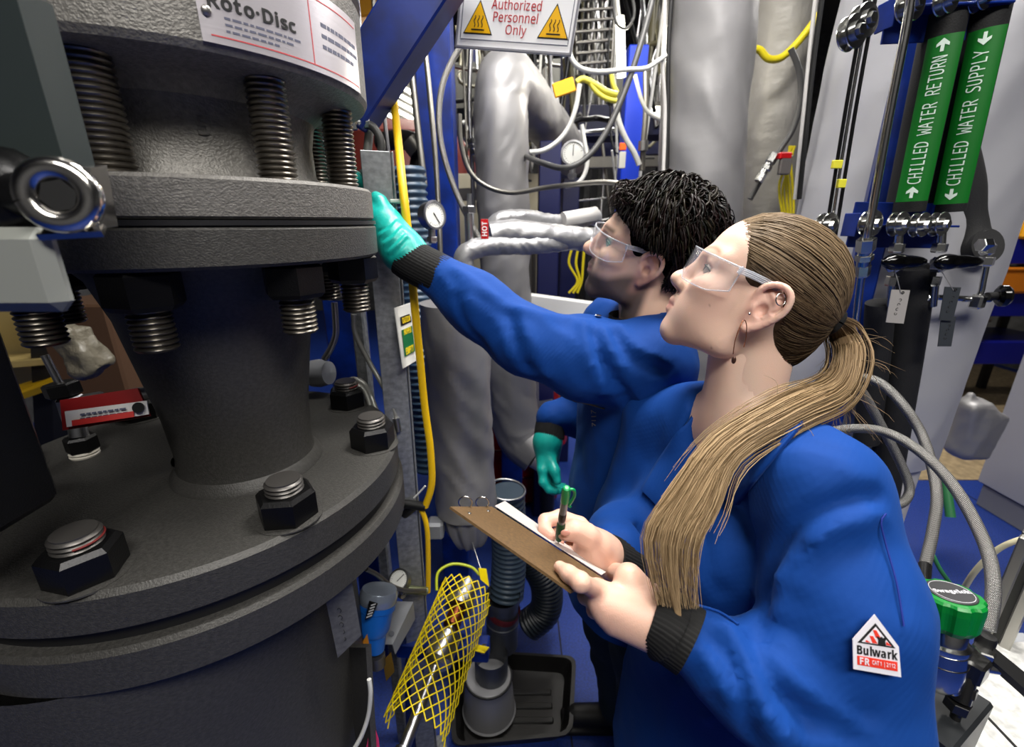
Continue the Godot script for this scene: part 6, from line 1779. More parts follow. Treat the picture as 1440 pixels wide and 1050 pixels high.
func relax(g: Geo, times: int) -> void:      # evens out the mesh a little
	for it in times:
		var sum := PackedVector3Array()
		sum.resize(g.v.size())
		var cnt := PackedFloat32Array()
		cnt.resize(g.v.size())
		for j in range(0, g.i.size(), 3):
			var a := g.i[j]; var b := g.i[j + 1]; var d := g.i[j + 2]
			var m := g.v[a] + g.v[b] + g.v[d]
			sum[a] += m; sum[b] += m; sum[d] += m
			cnt[a] += 3.0; cnt[b] += 3.0; cnt[d] += 3.0
		for k in g.v.size():
			if cnt[k] > 0.0:
				g.v[k] = g.v[k].lerp(sum[k] / cnt[k], 0.8)
	g.renormal()

func strand(g: Geo, pts: PackedVector3Array, r: float, c0: Color, c1: Color, hint: Vector3, taper := 0.3) -> void:      # a three sided hair lock; cheap, many of them
	var n := pts.size()
	var base := g.v.size()
	var x := Vector3.ZERO
	for s in n:
		var t := (pts[min(s + 1, n - 1)] - pts[max(s - 1, 0)]).normalized()
		x = t.cross(hint).normalized()
		var y := t.cross(x)
		var f := float(s) / (n - 1)
		var rr := r * (1.0 if f < 0.6 else lerpf(1.0, taper, (f - 0.6) / 0.4))
		var c := c0.lerp(c1, f)
		for k in 3:
			var a := TAU * k / 3.0
			var d := x * cos(a) + y * sin(a)
			g.v.append(pts[s] + d * rr); g.n.append(d); g.uv.append(Vector2.ZERO); g.c.append(c)
	for s in n - 1:
		for k in 3:
			var a := base + s * 3 + k; var b := base + s * 3 + (k + 1) % 3
			g.tri3(a, b, b + 3); g.tri3(a, b + 3, a + 3)

func glasses(called: String, x: Transform3D, label: String, lift: float, bulge: float) -> void:      # a one piece clear shield curving round the brow, with side arms to the ears
	var t := thing(called, label, "glasses", x.origin)
	var clear := mk("clear plastic", Color(0.93, 0.95, 1.0, 0.06), 0.03, 0.0, {"alpha": 0.06, "spec": 0.6})
	var edge := mk("clear edge", Color(0.86, 0.88, 0.92), 0.12, 0.0, {"alpha": 0.35})
	var up := func(a: float) -> float: return 0.041 + lift - 0.006 * absf(sin(a)) 
	var dn := func(a: float) -> float: return -0.004 + lift + 0.012 * pow(maxf(0.0, 1.0 - absf(a) / 0.28), 1.0) - 0.004 * sin(minf(absf(a) * 2.2, PI)) + 0.03 * pow(maxf(0.0, absf(a) - 0.95), 1.2)
	var at_a := func(a: float, y: float) -> Vector3:
		return Vector3(0.022 + (0.083 + bulge) * cos(a) - 0.1 * (y - 0.02 - lift) * (y - 0.02 - lift) * 20.0 * 0.1, y, 0.079 * sin(a))
	var g := Geo.new()
	var n := 40
	var m := 8
	var A := 1.3
	for side in 2:
		var off := 0.0011 if side == 0 else -0.0011
		for k in n:
			for j in m:
				var q := PackedVector3Array()
				for c in [[k, j], [k + 1, j], [k + 1, j + 1], [k, j + 1]]:
					var a := lerpf(-A, A, float(c[0]) / n)
					var y := lerpf(dn.call(a), up.call(a), float(c[1]) / m)
					var p: Vector3 = at_a.call(a, y)
					q.append(p + Vector3(cos(a), 0, sin(a)) * off)
				if side == 0:
					g.quad(q[1], q[0], q[3], q[2])
				else:
					g.quad(q[0], q[1], q[2], q[3])
	for k in g.v.size():      # smooth shading across the facets
		var p := g.v[k]
		var a := atan2(p.z / 0.079, (p.x - 0.022) / 0.083)
		var sgn := 1.0 if g.n[k].dot(Vector3(cos(a), 0, sin(a))) > 0 else -1.0
		g.n[k] = Vector3(cos(a) / 0.083, 0, sin(a) / 0.079).normalized() * sgn
	part(t, "lens_shield", g.moved(x), clear)
	for e in 2:
		var p := PackedVector3Array()
		for k in n + 1:
			var a := lerpf(-A, A, float(k) / n)
			p.append(x * (at_a.call(a, up.call(a) if e == 0 else dn.call(a)) as Vector3))
		part(t, "top_edge" if e == 0 else "bottom_edge", tube(p, 0.0013 if e == 0 else 0.0010, 8), edge)
	for s: float in [-1.0, 1.0]:
		var a := A * s
		var p0: Vector3 = at_a.call(a, 0.03 + lift)
		part(t, "side_edge", tube(PackedVector3Array([x * (at_a.call(a, up.call(a)) as Vector3), x * (at_a.call(a, dn.call(a)) as Vector3)]), 0.0011, 8), edge)
		var arm := spline(PackedVector3Array([x * (p0 + V(0.004, 0.002, 0)), x * V(0.03, 0.033 + lift * 0.8, s * 0.0765), x * V(0.008, 0.033 + lift * 0.4, s * 0.0765), x * V(-0.012, 0.032, s * 0.0745)]), 6)
		var g2 := Geo.new()
		for w: float in [-0.0032, -0.0011, 0.0011, 0.0032]:
			var q := PackedVector3Array()
			for v in arm:
				q.append(v + x.basis.y * w)
			g2.join(tube(q, 0.0014, 6))
		part(t, "temple_arm", g2, edge)
		part(t, "hinge_block", box(Vector3(0.012, 0.011, 0.003), 0.001, x * Transform3D(Basis(Vector3.UP, -s * 1.3), p0 + V(0, 0.002, s * 0.001))), edge)

func eyes(parent: Node3D, x: Transform3D, iris: Color, gaze: Vector3) -> void:
	for s: float in [-1.0, 1.0]:
		var o := x * V(0.0728, 0.0205, s * 0.031)
		var e := part(parent, "eyeball", sphere(0.0126, Transform3D(Basis(), o), 20), mk("eye white", Color(0.68, 0.64, 0.62), 0.3))
		var g := (x.basis * gaze).normalized()
		part(e, "iris", lathe([Vector2(0, 0.0119), Vector2(0.0058, 0.0113), Vector2(0.0058, 0.0117), Vector2(0.003, 0.0127), Vector2(0, 0.0129)], 18).moved(at(o, g)), mk("iris %s" % parent.name, iris, 0.15))
		var q := PackedVector3Array()
		for w in [[0.0795, 0.0195, 0.0175], [0.0845, 0.0232, 0.0235], [0.0865, 0.0243, 0.031], [0.0835, 0.0228, 0.039], [0.0765, 0.0185, 0.0455]]:
			q.append(x * V(w[0], w[1], s * w[2]))
		part(e, "upper_lashes", tube(spline(q, 5), 0.001, 6), mk("lash", Color(0.05, 0.03, 0.025), 0.6))
		part(e, "pupil", lathe([Vector2(0, 0.0128), Vector2(0.0026, 0.0128), Vector2(0, 0.0131)], 14).moved(at(o, g)), mk("pupil", Color(0.01, 0.01, 0.01), 0.1))

func build_people() -> void:
	build_woman()
	build_man()

func WS(px: float, py: float, t: float) -> Vector3:
	return W(px, py, t * 1.1)

func WE(px: float, py: float, t: float) -> Vector3:
	return W(px, py, t * 1.19)

func WH(px: float, py: float, t: float) -> Vector3:
	return W(px, py, t * 1.08)

func build_woman() -> void:
	var ear := W(1068, 436, 0.595)
	var X := head_frame(ear, Vector3(-0.93, 0, -0.37), 0.40, -0.1, 0.072)
	var neck0 := Vector3(0.3465, 1.3585, -0.6435)
	var person := thing("person", "woman in blue lab coat with blonde ponytail writing on a clipboard", "person", Vector3(0.4, 0, -0.64))
	# ----- coat field, needed first: other pieces lie on it
	var fT := Vector3(-0.926, 0, 0.378)
	var lT := Vector3(0.378, 0, 0.926)
	var tb := Basis(fT * 0.74, Vector3.UP, lT * 1.06)
	var shL := W(1152, 688, 0.545)
	var shR := Vector3(0.272, 1.305, -0.785)
	var elL := W(1188, 1035, 0.50)
	var wrL := WH(942, 880, 0.485)
	var elR := Vector3(0.235, 1.09, -0.78)
	var wrR := WH(864, 782, 0.60)
	var c := Field.new()
	var tx := Transform3D(tb, Vector3(0.378, 0, -0.64))
	c.flat(V(0, 1.155, 0), V(0, 0.95, 0), 0.16, 0.165, tx, 0.05)
	c.flat(V(0, 0.95, 0), V(0, 0.58, 0), 0.165, 0.195, tx, 0.05)
	c.flat(V(0, 1.262, -0.06), V(0, 1.262, 0.05), 0.095, 0.095, tx, 0.08)
	c.ell(Vector3(0.378, 1.16, -0.64) + fT * 0.085 + lT * 0.065, V(0.07, 0.08, 0.07), 0.06)
	c.ell(Vector3(0.378, 1.16, -0.64) + fT * 0.085 - lT * 0.065, V(0.07, 0.08, 0.07), 0.06)
	c.bone(neck0 + lT * 0.03 + V(0.01, 0.0, 0), shL, 0.056, 0.062, 0.05)
	c.bone(neck0 - lT * 0.03 + V(0.01, 0.0, 0), shR, 0.056, 0.058, 0.05)
	c.chain([shL, W(1182, 850, 0.52), elL], [0.066, 0.076, 0.07], 0.035)
	c.chain([elL, W(1065, 955, 0.51), wrL + (elL - wrL).normalized() * 0.024], [0.068, 0.058, 0.037], 0.03)
	c.chain([shR, elR], [0.06, 0.064], 0.03)
	c.chain([elR, elR.lerp(wrR, 0.6) + V(0, -0.01, 0), wrR + (elR - wrR).normalized() * 0.03], [0.062, 0.054, 0.041], 0.03)
	var cutn := c.bone(neck0 + V(-0.002, -0.02, 0), neck0 + V(-0.01, 0.12, 0), 0.06, 0.075, 0.012)
	cutn.cut = true
	var cutv := c.bone(neck0 + fT * 0.05 + V(0, -0.01, 0), neck0 + fT * 0.175 + V(0.0, -0.19, 0) - lT * 0.005, 0.05, 0.012, 0.01)
	cutv.cut = true
	# ----- body: one continuous skin
	var skin := mk("woman skin", Color(1, 1, 1), 0.48, 0.0, {"vc": true, "sss": 0.12, "bump": "grit", "scale": 9.0, "depth": 0.012})
	var inv := X.affine_inverse()
	var hf := head_shape(inv * neck0, 0.05, false)
	ear_shape(hf, -1.0)
	ear_shape(hf, 1.0)
	var hg := hf.net(0.0026, V(-0.125, -0.21, -0.115), V(0.135, 0.15, 0.115))
	for k in hg.v.size():
		var p := hg.v[k]
		var col := Color(0.77, 0.52, 0.41)
		var blush := exp(-(p - V(0.06, -0.012, signf(p.z) * 0.045)).length_squared() / 0.0009)
		col = col.lerp(Color(0.78, 0.42, 0.34), 0.3 * blush)
		var ny := exp(-pow((p.y + 0.046) / 0.009, 2.0)) * exp(-pow(p.z / 0.019, 4.0)) * smoothstep(0.084, 0.092, p.x)
		col = col.lerp(Color(0.60, 0.24, 0.21), 0.75 * ny)
		var er := smoothstep(0.066, 0.074, absf(p.z)) * smoothstep(0.03, 0.01, absf(p.x)) * smoothstep(0.06, 0.04, absf(p.y))
		col = col.lerp(Color(0.80, 0.40, 0.32), 0.4 * er)
		var bz := absf(p.z)
		var by := 0.0455 + 0.004 * sin(clampf((bz - 0.012) / 0.038, 0, 1) * PI) - 0.05 * maxf(0.0, bz - 0.04)
		var brow := exp(-pow((p.y - by) / 0.0032, 2.0)) * smoothstep(0.01, 0.014, bz) * smoothstep(0.056, 0.046, bz) * smoothstep(0.05, 0.06, p.x)
		col = col.lerp(Color(0.26, 0.14, 0.08), 0.8 * brow)
		var lash := exp(-pow((p.y - 0.0235 + 4.0 * pow(bz - 0.031, 2.0) * 8.0) / 0.0016, 2.0)) * smoothstep(0.014, 0.018, bz) * smoothstep(0.049, 0.045, bz) * smoothstep(0.07, 0.076, p.x)
		col = col.lerp(Color(0.10, 0.06, 0.05), 0.85 * lash)
		for m in [[0.024, -0.072, 0.5], [0.055, -0.022, 0.45]]:
			var q := V(m[0], m[1], p.z)
			if p.z < -0.02 and p.distance_to(q) < 0.0014:
				col = col.lerp(Color(0.25, 0.12, 0.08), 0.5)
		hg.c[k] = col
	var body := hg.moved(X)
	var tone := Color(0.77, 0.52, 0.41)
	var tf := Field.new()
	tf.bone(X * V(-0.02, -0.05, 0), neck0, 0.049, 0.055, 0.03)
	tf.flat(V(0, 1.275, -0.05), V(0, 1.275, 0.05), 0.075, 0.075, tx, 0.06)
	tf.flat(V(0, 1.155, 0), V(0, 0.66, 0), 0.125, 0.13, tx, 0.06)
	tf.bone(neck0 + V(0.01, 0, 0), shL, 0.045, 0.045, 0.03)
	tf.bone(neck0 + V(0.01, 0, 0), shR, 0.045, 0.045, 0.03)
	tf.chain([shL, elL, wrL], [0.048, 0.04, 0.028], 0.02)
	tf.chain([shR, elR, wrR], [0.048, 0.04, 0.028], 0.02)
	body.join(tf.net(0.018, V(0.0, 0.56, -1.05), V(0.66, 1.48, -0.24)).tint(tone))
	# left hand under and over the board
	var lh := Field.new()
	var wl := WH(924, 868, 0.482)
	lh.bone(wl, WH(944, 882, 0.475), 0.025, 0.027, 0.02)
	var kn := [WH(839, 829, 0.485), WH(843, 847, 0.478), WH(850, 864, 0.478), WH(862, 878, 0.482)]
	for j in 4:
		lh.bone(wl.lerp(WH(905, 880, 0.48), j / 3.0), kn[j], 0.0215, [0.0118, 0.0118, 0.011, 0.0105][j], 0.016)
	finger(lh, [kn[0], on_board(816, 818, 0.012), on_board(800, 807, 0.0095), on_board(787, 797, 0.0075)], 0.0102, 0.0068, 0.008)
	finger(lh, [kn[1], WH(824, 838, 0.50), WH(828, 842, 0.525), WH(838, 842, 0.54)], 0.0105, 0.0075)
	finger(lh, [kn[2], WH(836, 858, 0.50), WH(840, 858, 0.525), WH(850, 855, 0.535)], 0.0098, 0.0072)
	finger(lh, [kn[3], WH(850, 872, 0.50), WH(856, 870, 0.52), WH(863, 866, 0.53)], 0.009, 0.0068)
	finger(lh, [WH(908, 835, 0.492), WH(884, 812, 0.497), on_board(860, 802, -0.012), on_board(836, 799, -0.012)], 0.0165, 0.0088, 0.012)
	var lg := lh.net(0.0026, WH(880, 840, 0.49) - Vector3.ONE * 0.13, WH(880, 840, 0.49) + Vector3.ONE * 0.13)
	for k in lg.v.size():
		var p := lg.v[k]
		var red := 0.0
		for j in 4:
			red = maxf(red, exp(-p.distance_squared_to(kn[j]) / 0.00022))
		lg.c[k] = Color(0.68, 0.42, 0.32).lerp(Color(0.66, 0.33, 0.26), 0.5 * red)
	body.join(lg)
	# right hand round the pen
	var rh := Field.new()
	var wr := WH(846, 780, 0.585)
	rh.bone(wr, WH(872, 795, 0.60), 0.025, 0.028, 0.02)
	var kr := [WH(815, 738, 0.60), WH(822, 748, 0.615), WH(828, 762, 0.62), WH(832, 776, 0.62)]
	for j in 4:
		rh.bone(wr, kr[j], 0.022, 0.0115, 0.016)
	rh.ell(WH(832, 772, 0.575), V(0.024, 0.028, 0.02), 0.02)
	finger(rh, [kr[0], WH(788, 727, 0.60), WH(767, 732, 0.592), WH(766, 744, 0.58), WH(775, 753, 0.568)], 0.0118, 0.0076)
	finger(rh, [kr[1], WH(795, 742, 0.615), WH(780, 752, 0.60), WH(786, 762, 0.582)], 0.0105, 0.0075)
	finger(rh, [kr[2], WH(806, 762, 0.615), WH(798, 772, 0.60), WH(803, 778, 0.582)], 0.0098, 0.0072)
	finger(rh, [kr[3], WH(816, 780, 0.61), WH(812, 786, 0.595), WH(818, 788, 0.58)], 0.009, 0.007)
	finger(rh, [WH(840, 768, 0.565), WH(824, 752, 0.555), WH(808, 745, 0.55), WH(794, 750, 0.548)], 0.0155, 0.0092, 0.012)
	var rg := rh.net(0.0026, WH(815, 758, 0.58) - Vector3.ONE * 0.11, WH(815, 758, 0.58) + Vector3.ONE * 0.11)
	for k in rg.v.size():
		var p := rg.v[k]
		rg.c[k] = Color(0.68, 0.42, 0.32).lerp(Color(0.7, 0.33, 0.27), 0.5 * exp(-p.distance_squared_to(WH(782, 748, 0.565)) / 0.0009))
	body.join(rg)
	part(person, "body", body, skin)
	eyes(person, X, Color(0.16, 0.2, 0.2), Vector3(1, 0.12, 0.0))
	var nail := mk("nail", Color(0.86, 0.62, 0.56), 0.25)
	part(person, "thumbnail", sphere(0.0062, Transform3D(Basis(X.basis.x, X.basis.y, X.basis.z).scaled(Vector3(1, 0.8, 0.35)), WH(795, 749, 0.5335)), 12), nail)
	# ----- coat
	var cloth := mk("coat blue", Color(0.03, 0.23, 0.52), 0.75, 0.0, {"bump": "weave", "scale": 14.0, "depth": 0.035, "rim": 0.25, "spec": 0.3})
	var cg := c.net(0.008, V(0.0, 0.56, -1.05), V(0.68, 1.48, -0.24))
	var folds := [
		[line_on(c, [[1236, 700], [1180, 712], [1130, 735], [1095, 775], [1078, 830], [1070, 880]]), 0.011, -0.012],
		[line_on(c, [[1225, 722], [1170, 738], [1130, 765], [1108, 810], [1100, 860]]), 0.014, 0.010],
		[line_on(c, [[1130, 770], [1118, 800], [1098, 840]]), 0.008, -0.006],
		[line_on(c, [[1060, 900], [1072, 935], [1100, 980], [1140, 1030]]), 0.012, -0.014],
		[line_on(c, [[1030, 890], [1052, 925], [1080, 985], [1110, 1040]]), 0.013, 0.009],
		[line_on(c, [[950, 890], [985, 880], [1020, 905], [1040, 950]]), 0.008, -0.006],
		[line_on(c, [[935, 915], [970, 905], [1000, 930], [1020, 980]]), 0.009, 0.006],
		[line_on(c, [[950, 950], [985, 950], [1010, 985]]), 0.008, -0.005],
		[line_on(c, [[1100, 985], [1150, 1010], [1200, 1045]]), 0.012, -0.008],
		[line_on(c, [[1240, 735], [1262, 790], [1275, 860]]), 0.006, -0.003],
		[line_on(c, [[1100, 800], [1088, 850], [1092, 900]]), 0.006, 0.005],
		[line_on(c, [[1150, 760], [1135, 790], [1128, 830]]), 0.006, 0.004],
		[line_on(c, [[1000, 905], [1030, 940], [1048, 990], [1058, 1040]]), 0.007, -0.007],
		[line_on(c, [[960, 925], [985, 960], [995, 1010]]), 0.007, 0.005],
		[line_on(c, [[1085, 915], [1130, 960], [1190, 1000]]), 0.007, 0.006],
		[line_on(c, [[1075, 890], [1110, 935], [1170, 985], [1230, 1010]]), 0.006, -0.006],
		[line_on(c, [[1060, 860], [1040, 885], [1000, 880]]), 0.007, 0.005],
		[line_on(c, [[1095, 640], [1150, 640], [1200, 665]]), 0.010, 0.003],
		[line_on(c, [[985, 700], [990, 760], [1010, 830], [1040, 880]]), 0.012, -0.006],
		[line_on(c, [[1060, 720], [1050, 780], [1055, 840]]), 0.014, 0.006],
	]
	drape(cg, folds, 0.0042, 5)
	relax(cg, 1)
	var coat := part(person, "lab_coat", cg, cloth)
	# collar flaps, folded over the coat
	var fl := func(q: Array, lift: float, th: float) -> Geo:
		var g := Geo.new()
		var n := 10
		var rows := []
		for i in n + 1:
			var row := []
			for j in n + 1:
				var u := i / float(n); var w := j / float(n)
				var a := Vector2(q[0][0], q[0][1]).lerp(Vector2(q[1][0], q[1][1]), u)
				var b := Vector2(q[3][0], q[3][1]).lerp(Vector2(q[2][0], q[2][1]), u)
				var s := a.lerp(b, w)
				row.append(hit(c, s.x, s.y, lift + 0.004 * w))
			rows.append(row)
		for i in n:
			for j in n:
				g.quad(rows[i][j], rows[i + 1][j], rows[i + 1][j + 1], rows[i][j + 1])
		var m := Geo.new()
		for i in n + 1:
			for j in n + 1:
				m.vert(rows[i][j], Vector3.UP)
		for i in n + 1:
			for j in n + 1:
				m.vert((rows[i][j] as Vector3) - slope(c, rows[i][j]) * th, Vector3.UP)
		var k := (n + 1) * (n + 1)
		for i in n:
			for j in n:
				var a := i * (n + 1) + j; var b := a + n + 1
				m.tri3(a, b, b + 1); m.tri3(a, b + 1, a + 1)
				m.tri3(k + a, k + b + 1, k + b); m.tri3(k + a, k + a + 1, k + b + 1)
		for i in n:
			for e in [[i, 0, i + 1, 0], [i + 1, n, i, n], [0, i + 1, 0, i], [n, i, n, i + 1]]:
				var a: int = e[0] * (n + 1) + e[1]; var b: int = e[2] * (n + 1) + e[3]
				m.tri3(a, k + b, b); m.tri3(a, k + a, k + b)
		m.renormal()
		return m
	part(coat, "collar_flap", fl.call([[1004, 694], [1041, 710], [1140, 596], [1084, 586]], 0.0095, 0.006), cloth)
	part(coat, "collar_flap", fl.call([[905, 690], [930, 715], [998, 600], [982, 562]], 0.007, 0.005), cloth)
	part(coat, "shoulder_seam", tube(line_on(c, [[1245, 722], [1238, 735], [1246, 770], [1260, 820], [1270, 880]], 0.001), 0.0009, 5), mk("seam blue", Color(0.02, 0.13, 0.5), 0.8))
	part(coat, "pocket_edge", tube(line_on(c, [[975, 852], [1010, 862], [1038, 880]], 0.002), 0.0016, 6), cloth)
	# knitted cuffs
	var knit := mk("black knit", Color(0.02, 0.02, 0.022), 0.9, 0.0, {"bump": "weave", "scale": 9.0, "depth": 0.1})
	var rib := func(rr: float, a: float, _s: float, _j: int) -> float: return rr * (1.0 + 0.02 * sin(a * 44.0))
	var dl := (wrL - wl).normalized()
	part(coat, "knit_cuff", tube(spline(PackedVector3Array([WH(915, 866, 0.482), WH(932, 875, 0.478), WH(950, 888, 0.475), WH(972, 903, 0.468)]), 8), [0.0328, 0.0336, 0.034, 0.0346, 0.0352, 0.0358, 0.0364, 0.037, 0.0376, 0.038, 0.0385, 0.039, 0.039, 0.039, 0.037, 0.037, 0.037, 0.037, 0.037, 0.037, 0.037, 0.037, 0.037, 0.037, 0.037], 132, true, rib), knit, "black knitted cuff")
	part(coat, "knit_cuff", tube(spline(PackedVector3Array([WH(852, 784, 0.588), WH(862, 789, 0.595), WH(880, 798, 0.61)]), 8), 0.033, 132, true, rib), knit, "black knitted cuff")
	# inner shirt seen in the neck opening
	part(person, "grey_shirt", line_patch(tf, [[940, 690], [915, 690], [952, 625], [962, 640]], 0.004), mk("shirt grey", Color(0.5, 0.51, 0.53), 0.8))
	# sleeve patch
	build_patch(coat, c)
	build_woman_hair(person, X, c)
	glasses("safety_glasses", X, "clear wraparound safety glasses on the woman's upturned face", 0.002, 0.004)
	# earrings
	var er := thing("hook_earring", "long thin copper hook earring with a bead in the woman's lobe", "earring", WE(1036, 480, 0.49))
	var cop := mk("copper wire", Color(0.55, 0.33, 0.24), 0.3, 0.9)
	part(er, "hook", tube(spline(PackedVector3Array([WE(1031, 498, 0.487), WE(1034, 478, 0.487), WE(1042, 456, 0.487), WE(1047, 450, 0.489), WE(1050, 458, 0.492), WE(1049, 475, 0.493), WE(1046, 488, 0.493)]), 6), 0.0006, 6), cop)
	part(er, "bead", sphere(0.0052, Transform3D(Basis().scaled(Vector3(0.55, 1, 0.55)), WE(1032, 506, 0.487)), 14), mk("brown bead", Color(0.3, 0.2, 0.17), 0.35, 0.4))
	single("ear_cuff", torus(0.0075, 0.0008, at(WE(1098, 421, 0.478), Vector3(0.3, 0.2, 1)), 22, 6), mk("bright steel", Color.WHITE, 0.2), "thin silver ring clipped on the rim of the woman's ear", "earring")
	single("ear_stud", sphere(0.0017, Transform3D(Basis(), WE(1054, 441, 0.476)), 10), mk("bright steel", Color.WHITE, 0.2), "tiny dark stud above the hook earring", "earring")

func line_patch(f: Field, q: Array, lift: float) -> Geo:
	var g := Geo.new()
	var n := 6
	for i in n:
		for j in n:
			var p := []
			for e in [[i, j], [i + 1, j], [i + 1, j + 1], [i, j + 1]]:
				var u: float = e[0] / float(n); var w: float = e[1] / float(n)
				var s := Vector2(q[0][0], q[0][1]).lerp(Vector2(q[1][0], q[1][1]), u).lerp(Vector2(q[3][0], q[3][1]).lerp(Vector2(q[2][0], q[2][1]), u), w)
				p.append(hit(f, s.x, s.y, lift))
			g.quad(p[3], p[2], p[1], p[0])
	return g

func build_patch(coat: Node3D, c: Field) -> void:
	var o := hit(c, 1229, 905, 0.0045)
	var n := slope(c, o)
	var top := hit(c, 1226, 865, 0.0045)
	var y := (top - o)
	y = (y - n * y.dot(n)).normalized()
	var x := frame(o, y.cross(n), y)
	var s := o.distance_to(hit(c, 1229, 940, 0.0045)) / 0.5
	var w := s * 0.78
	var white := mk("patch white", Color(0.9, 0.89, 0.92), 0.7)
	var red := mk("patch red", Color(0.9, 0.2, 0.11), 0.7)
	var black := mk("patch black", Color(0.03, 0.03, 0.035), 0.7)
	var p := part(coat, "sleeve_patch", prism(PackedVector2Array([Vector2(-w * 0.5, -s * 0.5), Vector2(w * 0.5, -s * 0.5), Vector2(w * 0.47, 0.06 * s), Vector2(-0.01 * s, 0.6 * s), Vector2(-w * 0.5, 0.06 * s)]), 0.0014, x), white, "white pointed sleeve patch with red and black print")
	var l := func(z: float) -> Transform3D: return x * Transform3D(Basis(), Vector3(0, 0, z))
	part(p, "triangle_outline", prism(PackedVector2Array([Vector2(-w * 0.4, 0.02 * s), Vector2(w * 0.4, 0.02 * s), Vector2(-0.005 * s, 0.44 * s)]), 0.0006, l.call(0.0008)), black)
	part(p, "triangle_field", prism(PackedVector2Array([Vector2(-w * 0.31, 0.05 * s), Vector2(w * 0.31, 0.05 * s), Vector2(-0.004 * s, 0.375 * s)]), 0.0006, l.call(0.0011)), white)
	for k in 4:
		var cx := -w * 0.22 + k * w * 0.145
		var yy: float = [0.06, 0.06, 0.17, 0.06][k]
		var hh: float = [0.035, 0.13, 0.14, 0.06][k]
		if k == 3:
			cx = w * 0.21
		if k == 2:
			cx = -w * 0.0
		part(p, "red_stripe", prism(PackedVector2Array([Vector2(cx - 0.01 * s, yy * s), Vector2(cx + 0.075 * s, yy * s), Vector2(cx + 0.02 * s - hh * 0.12 * s, (yy + hh) * s), Vector2(cx - 0.055 * s + (0.05 * s if k == 0 or k == 3 else 0.0), (yy + hh) * s)]), 0.0006, l.call(0.0014)), red)
	var t := PackedVector2Array([Vector2(0.02, 0.05), Vector2(0.15, 0.05), Vector2(0.14, 0.13), Vector2(0.17, 0.2), Vector2(0.135, 0.2), Vector2(0.13, 0.18), Vector2(0.1, 0.18), Vector2(0.1, 0.2), Vector2(0.07, 0.2), Vector2(0.07, 0.18), Vector2(0.045, 0.18), Vector2(0.045, 0.2), Vector2(0.0, 0.2), Vector2(0.03, 0.13)])
	for k in t.size():
		t[k] *= s
	part(p, "tower_emblem", prism(t, 0.0006, l.call(0.0016)), black)
	part(p, "name_lettering", text_geo("Bulwark", s * 0.165, x * Transform3D(Basis().scaled(Vector3(0.74, 1, 1)), Vector3(0, -0.115 * s, 0.001)), "Droid Sans", true), black)
	part(p, "red_bar", box(Vector3(w * 0.84, s * 0.17, 0.0006), 0.0, l.call(0.0009) * Transform3D(Basis(), Vector3(0.005 * s, -0.315 * s, 0))), red)
	part(p, "bar_lettering", text_geo("FR", s * 0.125, x * Transform3D(Basis().scaled(Vector3(0.85, 1, 1)), Vector3(-w * 0.27, -0.315 * s, 0.0014)), "Droid Sans", true), white)
	part(p, "bar_lettering", text_geo("CAT 1 | 2112", s * 0.07, x * Transform3D(Basis().scaled(Vector3(0.68, 1, 1)), Vector3(w * 0.14, -0.31 * s, 0.0014))), white)

